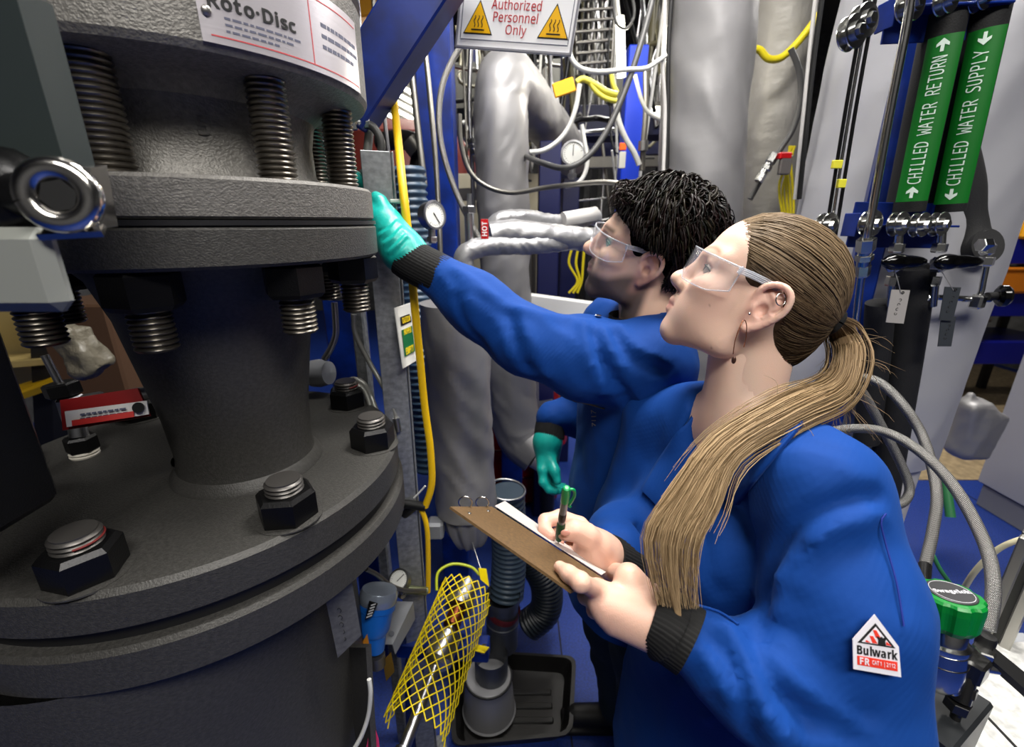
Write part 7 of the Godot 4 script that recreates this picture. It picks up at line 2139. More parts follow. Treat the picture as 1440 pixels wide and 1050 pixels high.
func build_woman_hair(person: Node3D, X: Transform3D, coat: Field) -> void:
	var hm := mk("woman hair", Color(1.0, 1.0, 1.0), 0.45, 0.0, {"vc": true, "spec": 0.25, "back": 0.3})
	# the close cap under the strands
	var f := Field.new()
	f.ell(V(-0.01, 0.046, 0), V(0.0895, 0.0822, 0.0742), 0.02)
	f.ell(V(0.02, 0.055, 0), V(0.062, 0.056, 0.062), 0.03)
	f.ell(V(-0.05, -0.01, 0), V(0.05, 0.06, 0.052), 0.03)
	var scalp := Field.new()
	scalp.ps = f.ps.duplicate()
	var cut := f.ell(V(0.105, 0.015, 0), V(0.075, 0.085, 0.12), 0.006)
	cut.cut = true
	var cut2 := f.ell(V(0.035, -0.045, 0), V(0.05, 0.078, 0.12), 0.006)
	cut2.cut = true
	var cut3 := f.ell(V(0.0, -0.06, 0), V(0.045, 0.04, 0.12), 0.006)
	cut3.cut = true
	var cg := f.net(0.0036, V(-0.13, -0.1, -0.1), V(0.1, 0.16, 0.1))
	var tie := X.affine_inverse() * W(1160, 448, 0.675)
	tie = V(tie.x, tie.y, 0.0)
	var axis := (tie - V(-0.01, 0.046, 0)).normalized()
	var a1 := axis.cross(Vector3.BACK).normalized()
	var a2 := axis.cross(a1)
	var sn := FastNoiseLite.new()
	sn.seed = 4; sn.frequency = 1.0; sn.noise_type = FastNoiseLite.TYPE_SIMPLEX
	for k in cg.v.size():
		var d := cg.v[k] - V(-0.01, 0.046, 0)
		var an := atan2(d.dot(a2), d.dot(a1))
		var st := 0.5 + 0.5 * sn.get_noise_2d(an * 26.0, d.dot(axis) * 12.0) + 0.3 * sn.get_noise_2d(an * 70.0, d.dot(axis) * 20.0)
		cg.c[k] = Color(0.035, 0.021, 0.011).lerp(Color(0.105, 0.07, 0.041), clampf(st, 0, 1))
	var hair := part(person, "hair", cg.moved(X), hm)
	# combed strands from the hairline to the tie
	var g := Geo.new()
	var cen := V(-0.01, 0.046, 0)
	for k in 1500:
		var u := rng.randf()
		var s := -1.0 if k % 3 else 1.0
		# hairline: from the crown of the forehead down in front of the ear and round behind it to the nape
		var hl := [V(0.064, 0.094, 0.0), V(0.059, 0.088, 0.03), V(0.046, 0.064, 0.058), V(0.032, 0.042, 0.068), V(0.012, 0.042, 0.072), V(-0.028, 0.025, 0.068), V(-0.04, -0.02, 0.058), V(-0.055, -0.06, 0.04), V(-0.06, -0.075, 0.0)]
		var w := u * 7.999
		var st: Vector3 = (hl[int(w)] as Vector3).lerp(hl[int(w) + 1], w - int(w))
		st.z *= s
		st += V(rng.randf_range(-0.003, 0.003), rng.randf_range(-0.003, 0.003), 0)
		var up := rng.randf_range(0.0001, 0.0016)
		var pts := PackedVector3Array()
		var d0 := (st - cen).normalized()
		var d1 := (tie - cen).normalized()
		var l1 := (tie - cen).length()
		var n := 12
		var t0 := 0.0 if k % 2 else pow(rng.randf(), 1.5) * 0.55
		var side := (rng.randf() - 0.5) * 0.05
		for j in n:
			var t := lerpf(t0, 1.0, j / float(n - 1))
			var dir := (d0.slerp(d1, t) + V(0, side * sin(t * PI), side * 0.5 * sin(t * PI))).normalized()
			var q := cen + dir * 0.085
			for it in 2:
				q -= dir * scalp.value(q, scalp.ps)
			q += dir * (up * (1.0 if j else 0.0) + 0.0006 * sin(t * 9.0 + k))
			q = q.lerp(cen + dir * l1, smoothstep(0.8, 1.0, t))
			pts.append(X * q)
		var b := rng.randf()
		var c0 := Color(0.05, 0.031, 0.017).lerp(Color(0.16, 0.11, 0.064), b * b)
		if u < 0.3:
			c0 = c0.lerp(Color(0.3, 0.215, 0.13), 0.35)
		strand(g, pts, rng.randf_range(0.0005, 0.001), c0, c0 * 0.85, pts[4] - X * cen, 0.7)
	var cs := part(hair, "combed_strands", g, hm)
	cs.set_meta("kind", "stuff")
	part(hair, "hair_tie", torus(0.0125, 0.0065, at(X * tie, X * tie - X * V(-0.02, 0.03, 0)), 22, 10), mk("black knit", Color.BLACK, 0.9))
	# the ponytail: back, down and forward over the near shoulder
	var gp := Geo.new()
	var guide := [X * tie, W(1184, 468, 0.675), W(1193, 505, 0.645), W(1172, 548, 0.595), W(1106, 577, 0.545), W(1020, 630, 0.525), W(976, 700, 0.508), W(943, 766, 0.497), W(955, 872, 0.488)]
	var width := [0.008, 0.016, 0.018, 0.019, 0.02, 0.02, 0.026, 0.03, 0.02]
	var thin := [0.008, 0.015, 0.017, 0.014, 0.011, 0.010, 0.010, 0.009, 0.006]
	# a streaked core fills the tail, loose strands lie over it
	var core := PackedVector3Array()
	var cw := []
	for j in guide.size():
		core.append(guide[j])
	core = spline(core, 8)
	var sides := 56
	for s in core.size():
		var fj := float(s) / 8.0
		var j0 := mini(int(fj), guide.size() - 2)
		var wd := lerpf(width[j0], width[j0 + 1], fj - j0) * 0.9
		var tk := lerpf(thin[j0], thin[j0 + 1], fj - j0) * 0.82
		if fj > 5.0:
			wd *= lerpf(1.0, 0.12, (fj - 5.0) / 3.0); tk *= lerpf(1.0, 0.2, (fj - 5.0) / 3.0)
		var t := (core[min(s + 1, core.size() - 1)] - core[max(s - 1, 0)]).normalized()
		var view := (core[s] - Vector3(0, H, 0)).normalized()
		var wx := t.cross(view).normalized()
		var wy := t.cross(wx)
		for k in sides + 1:
			var a := TAU * k / sides
			var n := sn.get_noise_2d(cos(a) * 7.0, sin(a) * 7.0 + fj * 0.35)
			var n2 := sn.get_noise_2d(cos(a) * 16.0 + 30.0, sin(a) * 16.0 + fj * 0.5)
			var rr := 1.0 + 0.08 * n + 0.05 * n2
			var dark := Color(0.05, 0.03, 0.015).lerp(Color(0.13, 0.08, 0.04), fj / 8.0)
			var pale := Color(0.15, 0.10, 0.055).lerp(Color(0.42, 0.295, 0.165), clampf(fj / 5.0, 0, 1))
			gp.vert(core[s] + wx * cos(a) * wd * rr + wy * sin(a) * tk * rr, Vector3.UP, Vector2.ZERO, dark.lerp(pale, clampf(0.55 + 0.6 * n + 0.5 * n2, 0, 1)))
	for s in core.size() - 1:
		for k in sides:
			var a := s * (sides + 1) + k
			gp.tri3(a, a + 1, a + sides + 2); gp.tri3(a, a + sides + 2, a + sides + 1)
	gp.renormal()
	for k in 1000:
		var a := rng.randf() * TAU
		var rr := sqrt(rng.randf_range(0.45, 1.0))
		var ox := cos(a) * rr; var oy := sin(a) * rr
		var last := 1.0 - 0.34 * pow(rng.randf(), 1.3)
		if rng.randf() < 0.06:
			ox *= 1.6; last *= 0.85
		var ctl := PackedVector3Array()
		for j in guide.size():
			var p: Vector3 = guide[j]
			var t: Vector3 = ((guide[min(j + 1, 8)] as Vector3) - (guide[max(j - 1, 0)] as Vector3)).normalized()
			var view := (p - Vector3(0, H, 0)).normalized()
			var wx := t.cross(view).normalized()
			var wy := wx.cross(t)
			var jig := 0.0012 * j
			ctl.append(p + wx * (ox * width[j] + rng.randf_range(-jig, jig) * 0.5) + wy * (oy * thin[j] + rng.randf_range(-jig, jig) * 0.35))
		var full := spline(ctl, 4)
		var m := int(full.size() * last)
		var b := rng.randf()
		var c0 := Color(0.07, 0.043, 0.022).lerp(Color(0.2, 0.135, 0.075), b)
		var c1 := Color(0.15, 0.095, 0.045).lerp(Color(0.52, 0.37, 0.21), b)
		strand(gp, full.slice(0, m), rng.randf_range(0.0005, 0.0011), c0, c1, Vector3(0.3, 0.2, 1), 0.25)
	var pt := part(hair, "ponytail", gp, hm)
	pt.set_meta("kind", "stuff")
	# loose hairs round the nape and tail
	var gl := Geo.new()
	for k in 90:
		var o: Vector3 = guide[1 + k % 4]
		var p := PackedVector3Array()
		var d := V(rng.randf_range(-0.2, 1), rng.randf_range(-1.2, 0.3), rng.randf_range(-0.5, 0.5)).normalized()
		for j in 7:
			p.append(o + d * (0.012 + j * 0.009) + V(0.004 * sin(j * 0.9 + k), -0.0012 * j * j * 0.5, 0.003 * cos(j * 0.7 + k)))
		strand(gl, p, 0.00035, Color(0.2, 0.14, 0.08), Color(0.3, 0.21, 0.12), Vector3(0.3, 0.2, 1), 0.3)
	part(hair, "loose_hairs", gl, hm).set_meta("kind", "stuff")

func build_man() -> void:
	var ear := W(908, 380, 0.86)
	var X := head_frame(ear, Vector3(-0.985, 0, -0.17), 0.27, 0.2, 0.074)
	var neck0 := Vector3(0.285, 1.44, -0.935)
	var person := thing("person", "dark curly haired man in blue lab coat reaching a gloved hand to the vessel", "person", Vector3(0.24, 0, -0.95))
	var shL := Vector3(0.262, 1.395, -0.835)
	var shR := Vector3(0.25, 1.40, -1.12)
	var elL := W(740, 479, 0.875)
	var wrL := W(607, 382, 0.885)
	var elR := Vector3(0.21, 1.14, -1.18)
	var wrR := W(777, 588, 1.225)
	var fT := Vector3(-1, 0, 0)
	var lT := Vector3(0, 0, 1)
	var tx := Transform3D(Basis(fT * 0.72, Vector3.UP, lT * 1.1), Vector3(0.27, 0, -0.97))
	var c := Field.new()
	c.flat(V(0, 1.25, 0), V(0.0, 1.0, 0), 0.165, 0.16, tx, 0.05)
	c.flat(V(0, 1.0, 0), V(0.0, 0.72, 0), 0.165, 0.185, tx, 0.05)
	c.flat(V(0, 1.34, -0.07), V(0, 1.34, 0.07), 0.095, 0.095, tx, 0.07)
	c.bone(neck0 + V(0.02, 0.0, 0.03), shL, 0.06, 0.07, 0.05)
	c.bone(neck0 + V(0.02, 0.0, -0.03), shR, 0.06, 0.07, 0.05)
	c.chain([shL, shL.lerp(elL, 0.5) + V(0, -0.016, 0), elL], [0.078, 0.074, 0.063], 0.04)
	c.chain([elL, elL.lerp(wrL, 0.55), wrL], [0.063, 0.056, 0.042], 0.03)
	c.chain([shR, elR, wrR], [0.075, 0.062, 0.045], 0.04)
	var cn := c.bone(neck0 + V(-0.01, -0.03, 0), neck0 + V(-0.02, 0.15, 0), 0.062, 0.078, 0.012)
	cn.cut = true
	var cv := c.bone(neck0 + V(-0.04, -0.0, 0.01), W(822, 458, 0.90), 0.055, 0.02, 0.01)
	cv.cut = true
	var skin := mk("man skin", Color(1, 1, 1), 0.5, 0.0, {"vc": true, "sss": 0.12, "bump": "grit", "scale": 9.0, "depth": 0.015})
	var hf := head_shape(X.affine_inverse() * neck0, 0.058, true)
	ear_shape(hf, -1.0)
	ear_shape(hf, 1.0)
	# a stronger nose
	hf.bone(V(0.088, 0.03, 0), V(0.112, -0.004, 0), 0.0088, 0.009, 0.01)
	hf.ell(V(0.1135, -0.010, 0), V(0.0118, 0.0105, 0.0115), 0.008)
	var hg := hf.net(0.003, V(-0.125, -0.2, -0.115), V(0.14, 0.15, 0.115))
	for k in hg.v.size():
		var p := hg.v[k]
		var col := Color(0.68, 0.45, 0.34)
		var nose := exp(-(p - V(0.108, -0.008, 0)).length_squared() / 0.0004)
		col = col.lerp(Color(0.72, 0.36, 0.3), 0.4 * nose)
		var lip := exp(-pow((p.y + 0.046) / 0.008, 2.0)) * exp(-pow(p.z / 0.019, 4.0)) * smoothstep(0.084, 0.092, p.x)
		col = col.lerp(Color(0.50, 0.23, 0.2), 0.6 * lip)
		var jl := -0.04 + 0.55 * (0.06 - p.x) * (1.0 if p.x < 0.06 else 0.4)
		var beard := smoothstep(jl + 0.012, jl - 0.012, p.y) * smoothstep(-0.028, -0.01, p.x) * smoothstep(-0.125, -0.108, p.y)
		var must := exp(-pow((p.y + 0.031) / 0.006, 2.0)) * smoothstep(0.03, 0.022, absf(p.z)) * smoothstep(0.078, 0.088, p.x)
		col = col.lerp(Color(0.06, 0.045, 0.04), clampf(0.95 * beard * (1.0 - lip) + 0.5 * must, 0, 0.93))
		var er := smoothstep(0.068, 0.076, absf(p.z)) * smoothstep(0.03, 0.01, absf(p.x)) * smoothstep(0.06, 0.04, absf(p.y))
		col = col.lerp(Color(0.68, 0.34, 0.27), 0.4 * er)
		var bz := absf(p.z)
		var brow := exp(-pow((p.y - 0.045) / 0.005, 2.0)) * smoothstep(0.006, 0.012, bz) * smoothstep(0.056, 0.046, bz) * smoothstep(0.05, 0.06, p.x)
		col = col.lerp(Color(0.05, 0.035, 0.03), 0.85 * brow)
		hg.c[k] = col
	var tone := Color(0.68, 0.45, 0.34)
	var body := hg.moved(X)
	var tf := Field.new()
	tf.bone(X * V(-0.02, -0.05, 0), neck0, 0.056, 0.06, 0.03)
	tf.flat(V(0, 1.33, -0.05), V(0, 1.33, 0.05), 0.075, 0.075, tx, 0.06)
	tf.flat(V(0, 1.22, 0), V(0, 0.88, 0), 0.13, 0.14, tx, 0.06)
	tf.chain([shL, elL, wrL, W(562, 350, 0.885)], [0.05, 0.042, 0.03, 0.026], 0.02)
	tf.chain([shR, elR, wrR, W(768, 628, 1.21)], [0.05, 0.042, 0.03, 0.026], 0.02)
	var footR := Vector3(0.37, 0.06, -1.12); var footL := Vector3(0.46, 0.06, -0.86)
	tf.chain([Vector3(0.26, 0.88, -1.06), Vector3(0.31, 0.48, -1.1), footR], [0.08, 0.055, 0.04], 0.03)
	tf.chain([Vector3(0.28, 0.88, -0.88), Vector3(0.36, 0.48, -0.87), footL], [0.08, 0.055, 0.04], 0.03)
	body.join(tf.net(0.018, V(-0.3, 0.0, -1.35), V(0.6, 1.66, -0.7)).tint(tone))
	part(person, "body", body, skin)
	eyes(person, X, Color(0.1, 0.06, 0.04), Vector3(1, -0.05, 0.1))
	# trousers and shoes
	var pf := Field.new()
	pf.chain([Vector3(0.265, 0.9, -1.04), Vector3(0.31, 0.48, -1.1), footR + V(0, 0.04, 0)], [0.105, 0.082, 0.07], 0.05)
	pf.chain([Vector3(0.28, 0.9, -0.9), Vector3(0.37, 0.48, -0.87), footL + V(0, 0.04, 0)], [0.105, 0.082, 0.07], 0.05)
	var pg := pf.net(0.016, V(0.05, 0.0, -1.3), V(0.62, 1.05, -0.7))
	drape(pg, [], 0.008, 9)
	part(person, "trousers", pg, mk("trouser green", Color(0.1, 0.16, 0.16), 0.8, 0.0, {"bump": "weave", "scale": 10.0, "depth": 0.06}))
	for e in [footR, footL]:
		var sf := Field.new()
		var o: Vector3 = e
		sf.bone(o + V(0.04, -0.015, 0), o + V(-0.15, -0.025, -0.01), 0.042, 0.036, 0.03)
		sf.ell(o + V(0, 0.02, 0), V(0.055, 0.05, 0.045), 0.03)
		sf.block(o + V(-0.055, -0.048, -0.005), V(0.145, 0.0115, 0.045), 0.01, 0.01)
		part(person, "shoe", sf.net(0.008, o - V(0.26, 0.07, 0.1), o + V(0.12, 0.12, 0.1)), mk("shoe black", Color(0.025, 0.022, 0.02), 0.55))
	# coat
	var cloth := mk("coat blue", Color.BLUE, 0.75)
	var cg := c.net(0.0082, V(-0.3, 0.75, -1.4), V(0.55, 1.68, -0.7))
	var folds := [
		[line_on(c, [[640, 380], [690, 415], [745, 440], [800, 448]]), 0.0112, 0.0071],
		[line_on(c, [[640, 420], [650, 450], [690, 500]]), 0.0094, -0.0071],
		[line_on(c, [[718, 440], [722, 470], [745, 520]]), 0.0085, -0.0095],
		[line_on(c, [[735, 440], [742, 475], [770, 525]]), 0.0103, 0.0071],
		[line_on(c, [[835, 470], [850, 510], [875, 545]]), 0.0094, -0.0119],
		[line_on(c, [[820, 455], [830, 500], [850, 550]]), 0.0103, 0.0084],
		[line_on(c, [[865, 470], [885, 500], [930, 520]]), 0.0112, -0.0095],
		[line_on(c, [[590, 365], [600, 390], [600, 405]]), 0.0085, -0.0047],
		[line_on(c, [[880, 560], [900, 600], [910, 650]]), 0.0131, -0.0119],
		[line_on(c, [[850, 462], [862, 500], [885, 540]]), 0.0085, 0.0057],
		[line_on(c, [[868, 455], [895, 490], [935, 508]]), 0.0085, 0.0057],
		[line_on(c, [[846, 500], [866, 545], [880, 552]]), 0.0085, -0.0057],
		[line_on(c, [[660, 425], [700, 455], [716, 500]]), 0.0085, 0.0047],
		[line_on(c, [[620, 385], [632, 410], [640, 440]]), 0.0085, 0.0038],
		[line_on(c, [[760, 450], [800, 475], [830, 520]]), 0.0091, 0.0038],
	]
	drape(cg, folds, 0.0045, 15)
	relax(cg, 1)
	var coat := part(person, "lab_coat", cg, cloth)
	part(coat, "collar", neck_collar(neck0 + V(-0.004, -0.016, 0), 0.85), cloth)
	part(coat, "snap_button", lathe([Vector2(0, 0), Vector2(0.006, 0), Vector2(0.0065, 0.001), Vector2(0.004, 0.002), Vector2(0, 0.0022)], 16).moved(at(hit(c, 841, 446, 0.003), slope(c, hit(c, 841, 446)))), mk("bright steel", Color.WHITE, 0.2))
	part(coat, "pocket_edge", tube(line_on(c, [[806, 562], [830, 568], [850, 574]], 0.001), 0.0014, 6), mk("seam gold", Color(0.5, 0.42, 0.2), 0.6))
	part(coat, "pocket_number", text_geo("2112", 0.012, Transform3D(Basis(), Vector3.ZERO)).moved(frame(hit(c, 837, 588, 0.002), Vector3(0.1, -1, 0.1), Vector3(1, 0.1, 0.2))), mk("tag print", Color(0.6, 0.58, 0.5), 0.6))
	part(person, "black_tee", tube(spline(PackedVector3Array([neck0 + V(-0.035, -0.09, 0), neck0 + V(-0.02, -0.03, 0), neck0 + V(-0.018, 0.028, 0)]), 6), [0.08, 0.078, 0.076, 0.074, 0.072, 0.07, 0.069, 0.068, 0.067, 0.066, 0.066, 0.066, 0.066], 32, false), mk("black knit", Color.BLACK, 0.9))
	var knit := mk("black knit", Color.BLACK, 0.9)
	var rib := func(rr: float, a: float, _s: float, _j: int) -> float: return rr * (1.0 + 0.015 * sin(a * 44.0))
	part(coat, "knit_cuff", tube(spline(PackedVector3Array([W(569, 359, 0.885), W(585, 370, 0.885), W(624, 390, 0.88)]), 6), 0.0405, 132, true, rib), knit, "black knitted cuff")
	part(coat, "knit_cuff", tube(spline(PackedVector3Array([W(772, 616, 1.215), W(774, 600, 1.22), W(778, 585, 1.225)]), 6), 0.04, 132, true, rib), knit, "black knitted cuff")
	# gloves
	var teal := mk("teal nitrile", Color(0.06, 0.62, 0.58), 0.38, 0.0, {"bump": "crinkle", "scale": 6.0, "depth": 0.12})
	var gf := Field.new()
	var gw := W(566, 352, 0.885)
	gf.bone(W(582, 366, 0.885), gw, 0.0385, 0.033, 0.02)
	var gk := [W(534, 284, 0.90), W(529, 292, 0.93), W(524, 302, 0.955), W(518, 314, 0.97)]
	for j in 4:
		gf.bone(gw, gk[j], 0.03, 0.0145, 0.022)
	gf.bone(gw, W(545, 318, 0.90), 0.032, 0.028, 0.02)
	finger(gf, [gk[0], W(516, 262, 0.925), W(500, 248, 0.945), W(484, 238, 0.955)], 0.013, 0.0095, 0.006)
	finger(gf, [gk[1], W(505, 262, 0.95), W(486, 252, 0.965), W(470, 246, 0.97)], 0.0125, 0.0095, 0.006)
	finger(gf, [gk[2], W(500, 275, 0.975), W(482, 268, 0.985), W(468, 264, 0.985)], 0.012, 0.009, 0.006)
	finger(gf, [gk[3], W(498, 290, 0.99), W(484, 284, 1.0), W(474, 282, 1.0)], 0.011, 0.0085, 0.006)
	finger(gf, [W(545, 330, 0.89), W(534, 310, 0.89), W(522, 298, 0.9), W(508, 290, 0.905)], 0.017, 0.01, 0.012)
	var gg := gf.net(0.0032, gw - V(0.2, 0.09, 0.2), gw + V(0.1, 0.2, 0.12))
	var gfolds := []
	for k in 7:
		var u := k / 6.0
		gfolds.append([line_on(gf, [[532 + k * 3, 325 + k * 6], [545 + k * 3, 318 + k * 5], [556 + k * 3, 306 + k * 5]]), 0.0035, 0.0018 if k % 2 else -0.0018])
	drape(gg, gfolds, 0.0012, 4)
	part(person, "glove", gg, teal, "bright teal glove resting on the vessel flange")
	var g2 := Field.new()
	var hw := W(770, 622, 1.21)
	g2.bone(W(772, 612, 1.215), hw, 0.036, 0.032, 0.02)
	var hk := [W(763, 660, 1.18), W(766, 662, 1.2), W(772, 664, 1.215), W(778, 664, 1.225)]
	for j in 4:
		g2.bone(hw, hk[j], 0.028, 0.014, 0.02)
	finger(g2, [hk[0], W(764, 678, 1.175), W(772, 688, 1.175), W(781, 690, 1.175)], 0.0125, 0.009, 0.006)
	finger(g2, [hk[1], W(769, 682, 1.195), W(778, 690, 1.195), W(786, 690, 1.195)], 0.0125, 0.009, 0.006)
	finger(g2, [hk[2], W(776, 682, 1.215), W(784, 688, 1.215), W(790, 687, 1.21)], 0.012, 0.009, 0.006)
	finger(g2, [hk[3], W(782, 680, 1.225), W(788, 684, 1.225), W(793, 683, 1.22)], 0.011, 0.008, 0.006)
	finger(g2, [W(772, 640, 1.19), W(780, 662, 1.165), W(784, 676, 1.16)], 0.015, 0.01, 0.01)
	part(person, "glove", g2.net(0.0036, hw - V(0.12, 0.2, 0.12), hw + V(0.12, 0.1, 0.12)), teal, "teal glove on the lowered hand")
	build_man_hair(person, X)
	glasses("safety_goggles", X, "clear vented safety glasses tilted on the man's face", 0.0, 0.01)

func neck_collar(o: Vector3, open: float) -> Geo:      # a turned down collar: a band round the neck, open at the front (towards -x), its points spreading on the chest
	var g := Geo.new()
	var n := 36
	var prof := [V(0.066, 0.03, 0), V(0.07, 0.036, 0), V(0.076, 0.033, 0), V(0.092, -0.012, 0), V(0.097, -0.03, 0), V(0.092, -0.03, 0), V(0.07, 0.02, 0)]
	for k in n + 1:
		var u := lerpf(-1.0, 1.0, k / float(n))
		var a := PI + u * (PI - open)      # 0 is the front
		var front := pow(absf(u), 6.0)
		for p: Vector3 in prof:
			var r := p.x * (1.0 + 0.12 * front) + (0.012 if p.y < 0.0 else 0.0) * front
			var y := p.y - 0.045 * (1.0 + cos(a)) * 0.5 - (0.022 * front if p.y < 0.0 else 0.006 * front)
			g.vert(o + Basis(Vector3.UP, 0.3) * V(-cos(a) * r, y, sin(a) * r * 1.02), V(0, 1, 0))
	var m := prof.size()
	for k in n:
		for e in m:
			var a := k * m + e; var b := k * m + (e + 1) % m
			g.tri3(a, a + m, b + m); g.tri3(a, b + m, b)
	for e in range(1, m - 1):
		g.tri3(0, e, e + 1)
		g.tri3(n * m, n * m + e + 1, n * m + e)
	g.renormal()
	return g

func build_man_hair(person: Node3D, X: Transform3D) -> void:
	var hm := mk("man hair", Color(1, 1, 1), 0.42, 0.0, {"vc": true, "spec": 0.3})
	var f := Field.new()
	f.ell(V(-0.022, 0.062, 0), V(0.1, 0.09, 0.08), 0.02)
	f.ell(V(0.03, 0.085, 0), V(0.062, 0.045, 0.06), 0.03)
	f.ell(V(-0.06, 0.01, 0), V(0.055, 0.065, 0.065), 0.03)
	f.ell(V(0.02, 0.04, 0), V(0.045, 0.04, 0.0755), 0.02)
	var cut := f.ell(V(0.115, 0.0, 0), V(0.1, 0.082, 0.12), 0.006)
	cut.cut = true
	var cut2 := f.ell(V(0.02, -0.05, 0), V(0.045, 0.062, 0.12), 0.006)
	cut2.cut = true
	var cg := f.net(0.0045, V(-0.14, -0.08, -0.1), V(0.1, 0.17, 0.1))
	var hair := part(person, "hair", cg.moved(X), mk("scalp dark", Color(0.05, 0.04, 0.035), 0.9, 0.0, {"spec": 0.1}))
	var g := Geo.new()
	var cen := V(-0.02, 0.055, 0)
	for k in 2600:
		var th := rng.randf_range(-PI, PI)
		var ph := asin(rng.randf_range(-0.55, 1.0))
		var d := V(cos(ph) * cos(th), sin(ph), cos(ph) * sin(th))
		var p0 := cen + d * V(0.098, 0.092, 0.079)
		# bare face and the ears
		if p0.x > 0.035 and p0.y < 0.075 - 0.12 * maxf(0.0, absf(p0.z) - 0.04):
			continue
		if p0.x > -0.03 and p0.y < 0.036:
			continue
		if p0.y < -0.03:
			continue
		var crown := V(-0.06, 0.14, 0)
		var away := (p0 - crown)
		away = away - d * away.dot(d)
		if away.length() < 0.03:
			away += V(rng.randf_range(-1, 1), 0, rng.randf_range(-1, 1)) * 0.1
			away = away - d * away.dot(d)
		away = away.normalized()
		var sw := d.cross(away)
		var l := rng.randf_range(0.045, 0.085)
		if p0.x > 0.02 and p0.y > 0.06:
			l *= 1.05
		var ph0 := rng.randf() * TAU
		var fr := rng.randf_range(2.2, 4.0)
		var pts := PackedVector3Array()
		var n := 11
		for j in n:
			var t := j / float(n - 1)
			var q := p0 + away * l * t * 0.85 + d * (0.004 + 0.014 * sin(t * 2.6) * rng.randf_range(0.85, 1.1)) + sw * sin(t * fr * 2.0 + ph0) * 0.012 + d * cos(t * fr * 2.0 + ph0) * 0.008
			q += V(0, -0.012 * t * t, 0)
			if (q.x > 0.004 and q.y < 0.03 + 0.55 * q.x) or q.y < -0.03 or (q.x > -0.036 and q.y < 0.034):
				break
			pts.append(X * q)
		if pts.size() < 4:
			continue
		var b := pow(rng.randf(), 1.6)
		var c := Color(0.003, 0.0022, 0.0018).lerp(Color(0.014, 0.0098, 0.0075), b)
		strand(g, pts, rng.randf_range(0.0011, 0.0028), c, c * 1.2, X.basis * d, 0.2)
	# curls falling over the forehead
	for k in 130:
		var z := rng.randf_range(-0.07, 0.07)
		var p0 := V(0.06 + rng.randf_range(-0.02, 0.015), 0.115 + rng.randf_range(-0.012, 0.01) - 2.0 * z * z, z)
		var pts := PackedVector3Array()
		var ph0 := rng.randf() * TAU
		var l := rng.randf_range(0.012, 0.035)
		for j in 10:
			var t := j / 9.0
			pts.append(X * (p0 + V(0.03 * t + 0.008 * sin(t * 7 + ph0), 0.012 * sin(t * 3.0) - l * t * t, 0.008 * cos(t * 6 + ph0))))
		var c := Color(0.004, 0.003, 0.0025).lerp(Color(0.018, 0.012, 0.009), rng.randf())
		strand(g, pts, rng.randf_range(0.0008, 0.0018), c, c, X.basis.x, 0.2)
	part(hair, "curls", g, hm).set_meta("kind", "stuff")
func board_corners() -> PackedVector3Array:      # A and B at the clip, C and D at the hand
	var A := W(633, 712, 0.572); var B := W(692, 712, 0.648); var C := W(850, 814, 0.545)
	return PackedVector3Array([A, B, C, A + C - B])

func on_board(px: float, py: float, off: float) -> Vector3:      # a point seen at a pixel, off metres in front of the board's underside
	var q := board_corners()
	var n := (q[3] - q[0]).cross(q[1] - q[0]).normalized()
	var o := Vector3(0, H, 0)
	if n.dot(o - q[0]) < 0.0:
		n = -n
	var d := W(px, py, 1.0) - o
	return o + d * ((q[0] + n * off - o).dot(n) / d.dot(n))

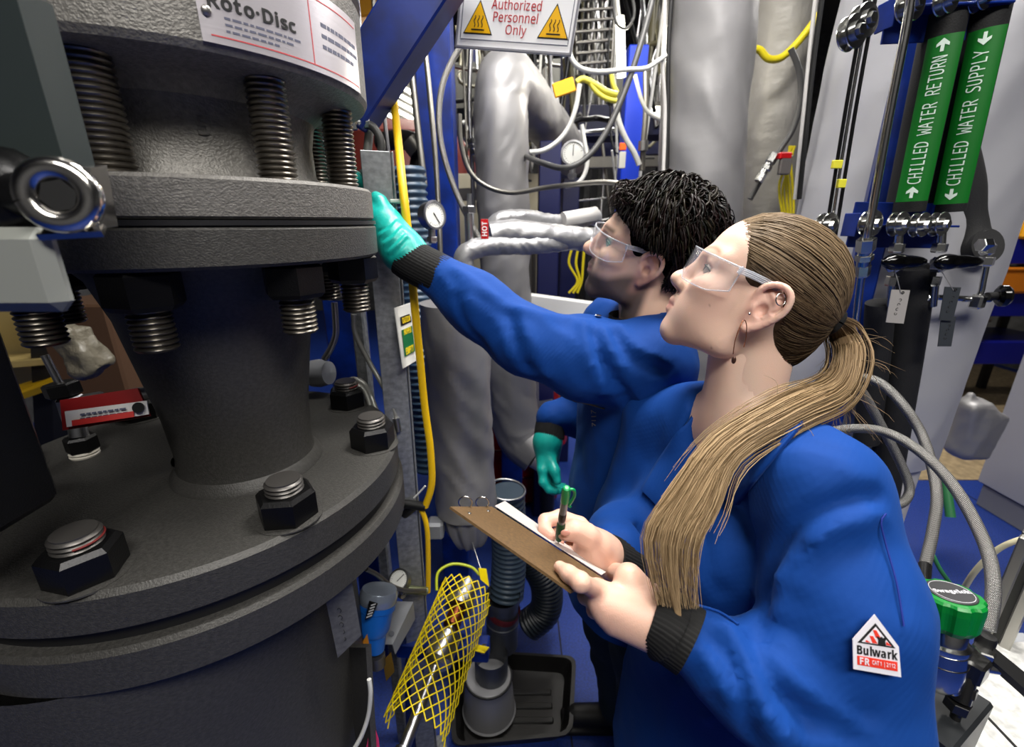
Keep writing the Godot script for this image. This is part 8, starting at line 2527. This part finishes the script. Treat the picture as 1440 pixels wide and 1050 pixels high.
func build_board() -> void:
	var q4 := board_corners()
	var A := q4[0]; var B := q4[1]; var C := q4[2]
	var Dd := q4[3]
	var t := thing("clipboard", "brown hardboard clipboard with wire loop clip held by the woman", "clipboard", (A + C) / 2)
	var wood := mk("hardboard", Color(0.4, 0.3, 0.17), 0.7, 0.0, {"map": "mottle", "scale": 12.0})
	part(t, "board", plate(PackedVector3Array([A, Dd, C, B]), 0.003), wood)
	var n := (Dd - A).cross(B - A).normalized()
	for e in [[0.2, 0.1], [0.72, 0.07]]:
		var o: Vector3 = A + (B - A) * e[0] + (C - B) * e[1]
		part(t, "rivet", lathe([Vector2(0, 0), Vector2(0.0026, 0), Vector2(0.002, 0.0012), Vector2(0, 0.0014)], 12).moved(at(o, n)), mk("dull steel", Color.WHITE, 0.38))
	for e in [[0.33], [0.74]]:
		var o: Vector3 = A + (B - A) * e[0]
		part(t, "wire_loop", torus(0.0088, 0.001, Transform3D(Basis(Vector3.RIGHT, PI / 2), o + V(0, 0.0035, -0.004)), 24, 7), mk("bright steel", Color.WHITE, 0.2))
	var lift := (B - A).normalized()
	var B2 := WH(696, 711, 0.605); var C2 := WH(846, 808, 0.511)
	var q := PackedVector3Array([B2, C2, WH(852, 804, 0.55), WH(710, 704, 0.66)])
	single("paper_sheet", plate(q, 0.0006), mk("page", Color(0.78, 0.74, 0.72), 0.8), "white paper page sticking up beyond the clipboard's upper edge", "paper")
	var m := mats["page"] as StandardMaterial3D
	m.backlight_enabled = true
	m.backlight = Color(0.5, 0.48, 0.46)
	var pen := thing("pen", "green capped clear barrel pen standing in the woman's right hand", "pen", WH(785, 762, 0.565))
	var tip := WH(785, 764, 0.568); var top := WH(797, 686, 0.485)
	var d := (top - tip)
	var L := d.length()
	var x := at(tip, d)
	var green := mk("pen green", Color(0.0, 0.55, 0.3), 0.3)
	part(pen, "point", lathe([Vector2(0, 0), Vector2(0.0006, 0), Vector2(0.0012, 0.006), Vector2(0.0032, 0.013), Vector2(0, 0.0131)], 16).moved(x), mk("bright steel", Color.WHITE, 0.2))
	part(pen, "grip", lathe([Vector2(0, 0.012), Vector2(0.0044, 0.012), Vector2(0.0054, 0.02), Vector2(0.0056, 0.05), Vector2(0.0048, 0.056), Vector2(0, 0.057)], 20).moved(x), mk("grip green", Color(0.03, 0.3, 0.17), 0.6))
	part(pen, "barrel", lathe([Vector2(0, 0.055), Vector2(0.0047, 0.055), Vector2(0.0047, L - 0.026), Vector2(0, L - 0.026)], 20).moved(x), mk("barrel", Color(0.42, 0.45, 0.48), 0.15))
	part(pen, "barrel_print", lathe([Vector2(0.0048, 0.062), Vector2(0.0049, 0.0625), Vector2(0.0049, 0.078), Vector2(0.0048, 0.0785)], 20).moved(x), mk("black ink", Color.BLACK, 0.5))
	part(pen, "cap", lathe([Vector2(0, L - 0.028), Vector2(0.0052, L - 0.028), Vector2(0.0054, L - 0.006), Vector2(0.004, L), Vector2(0.0022, L + 0.001), Vector2(0, L + 0.001)], 20).moved(x), green)
	var side := (WH(820, 700, 0.5) - WH(797, 700, 0.5)).normalized()
	side = (side - d.normalized() * side.dot(d.normalized())).normalized()
	var dn := d.normalized()
	part(pen, "clip", tube(spline(PackedVector3Array([top - dn * 0.003 + side * 0.003, top - dn * 0.004 + side * 0.0085, top - dn * 0.016 + side * 0.0105, top - dn * 0.03 + side * 0.0075, top - dn * 0.036 + side * 0.0058, top - dn * 0.04 + side * 0.0075]), 5), 0.0019, 8), green)
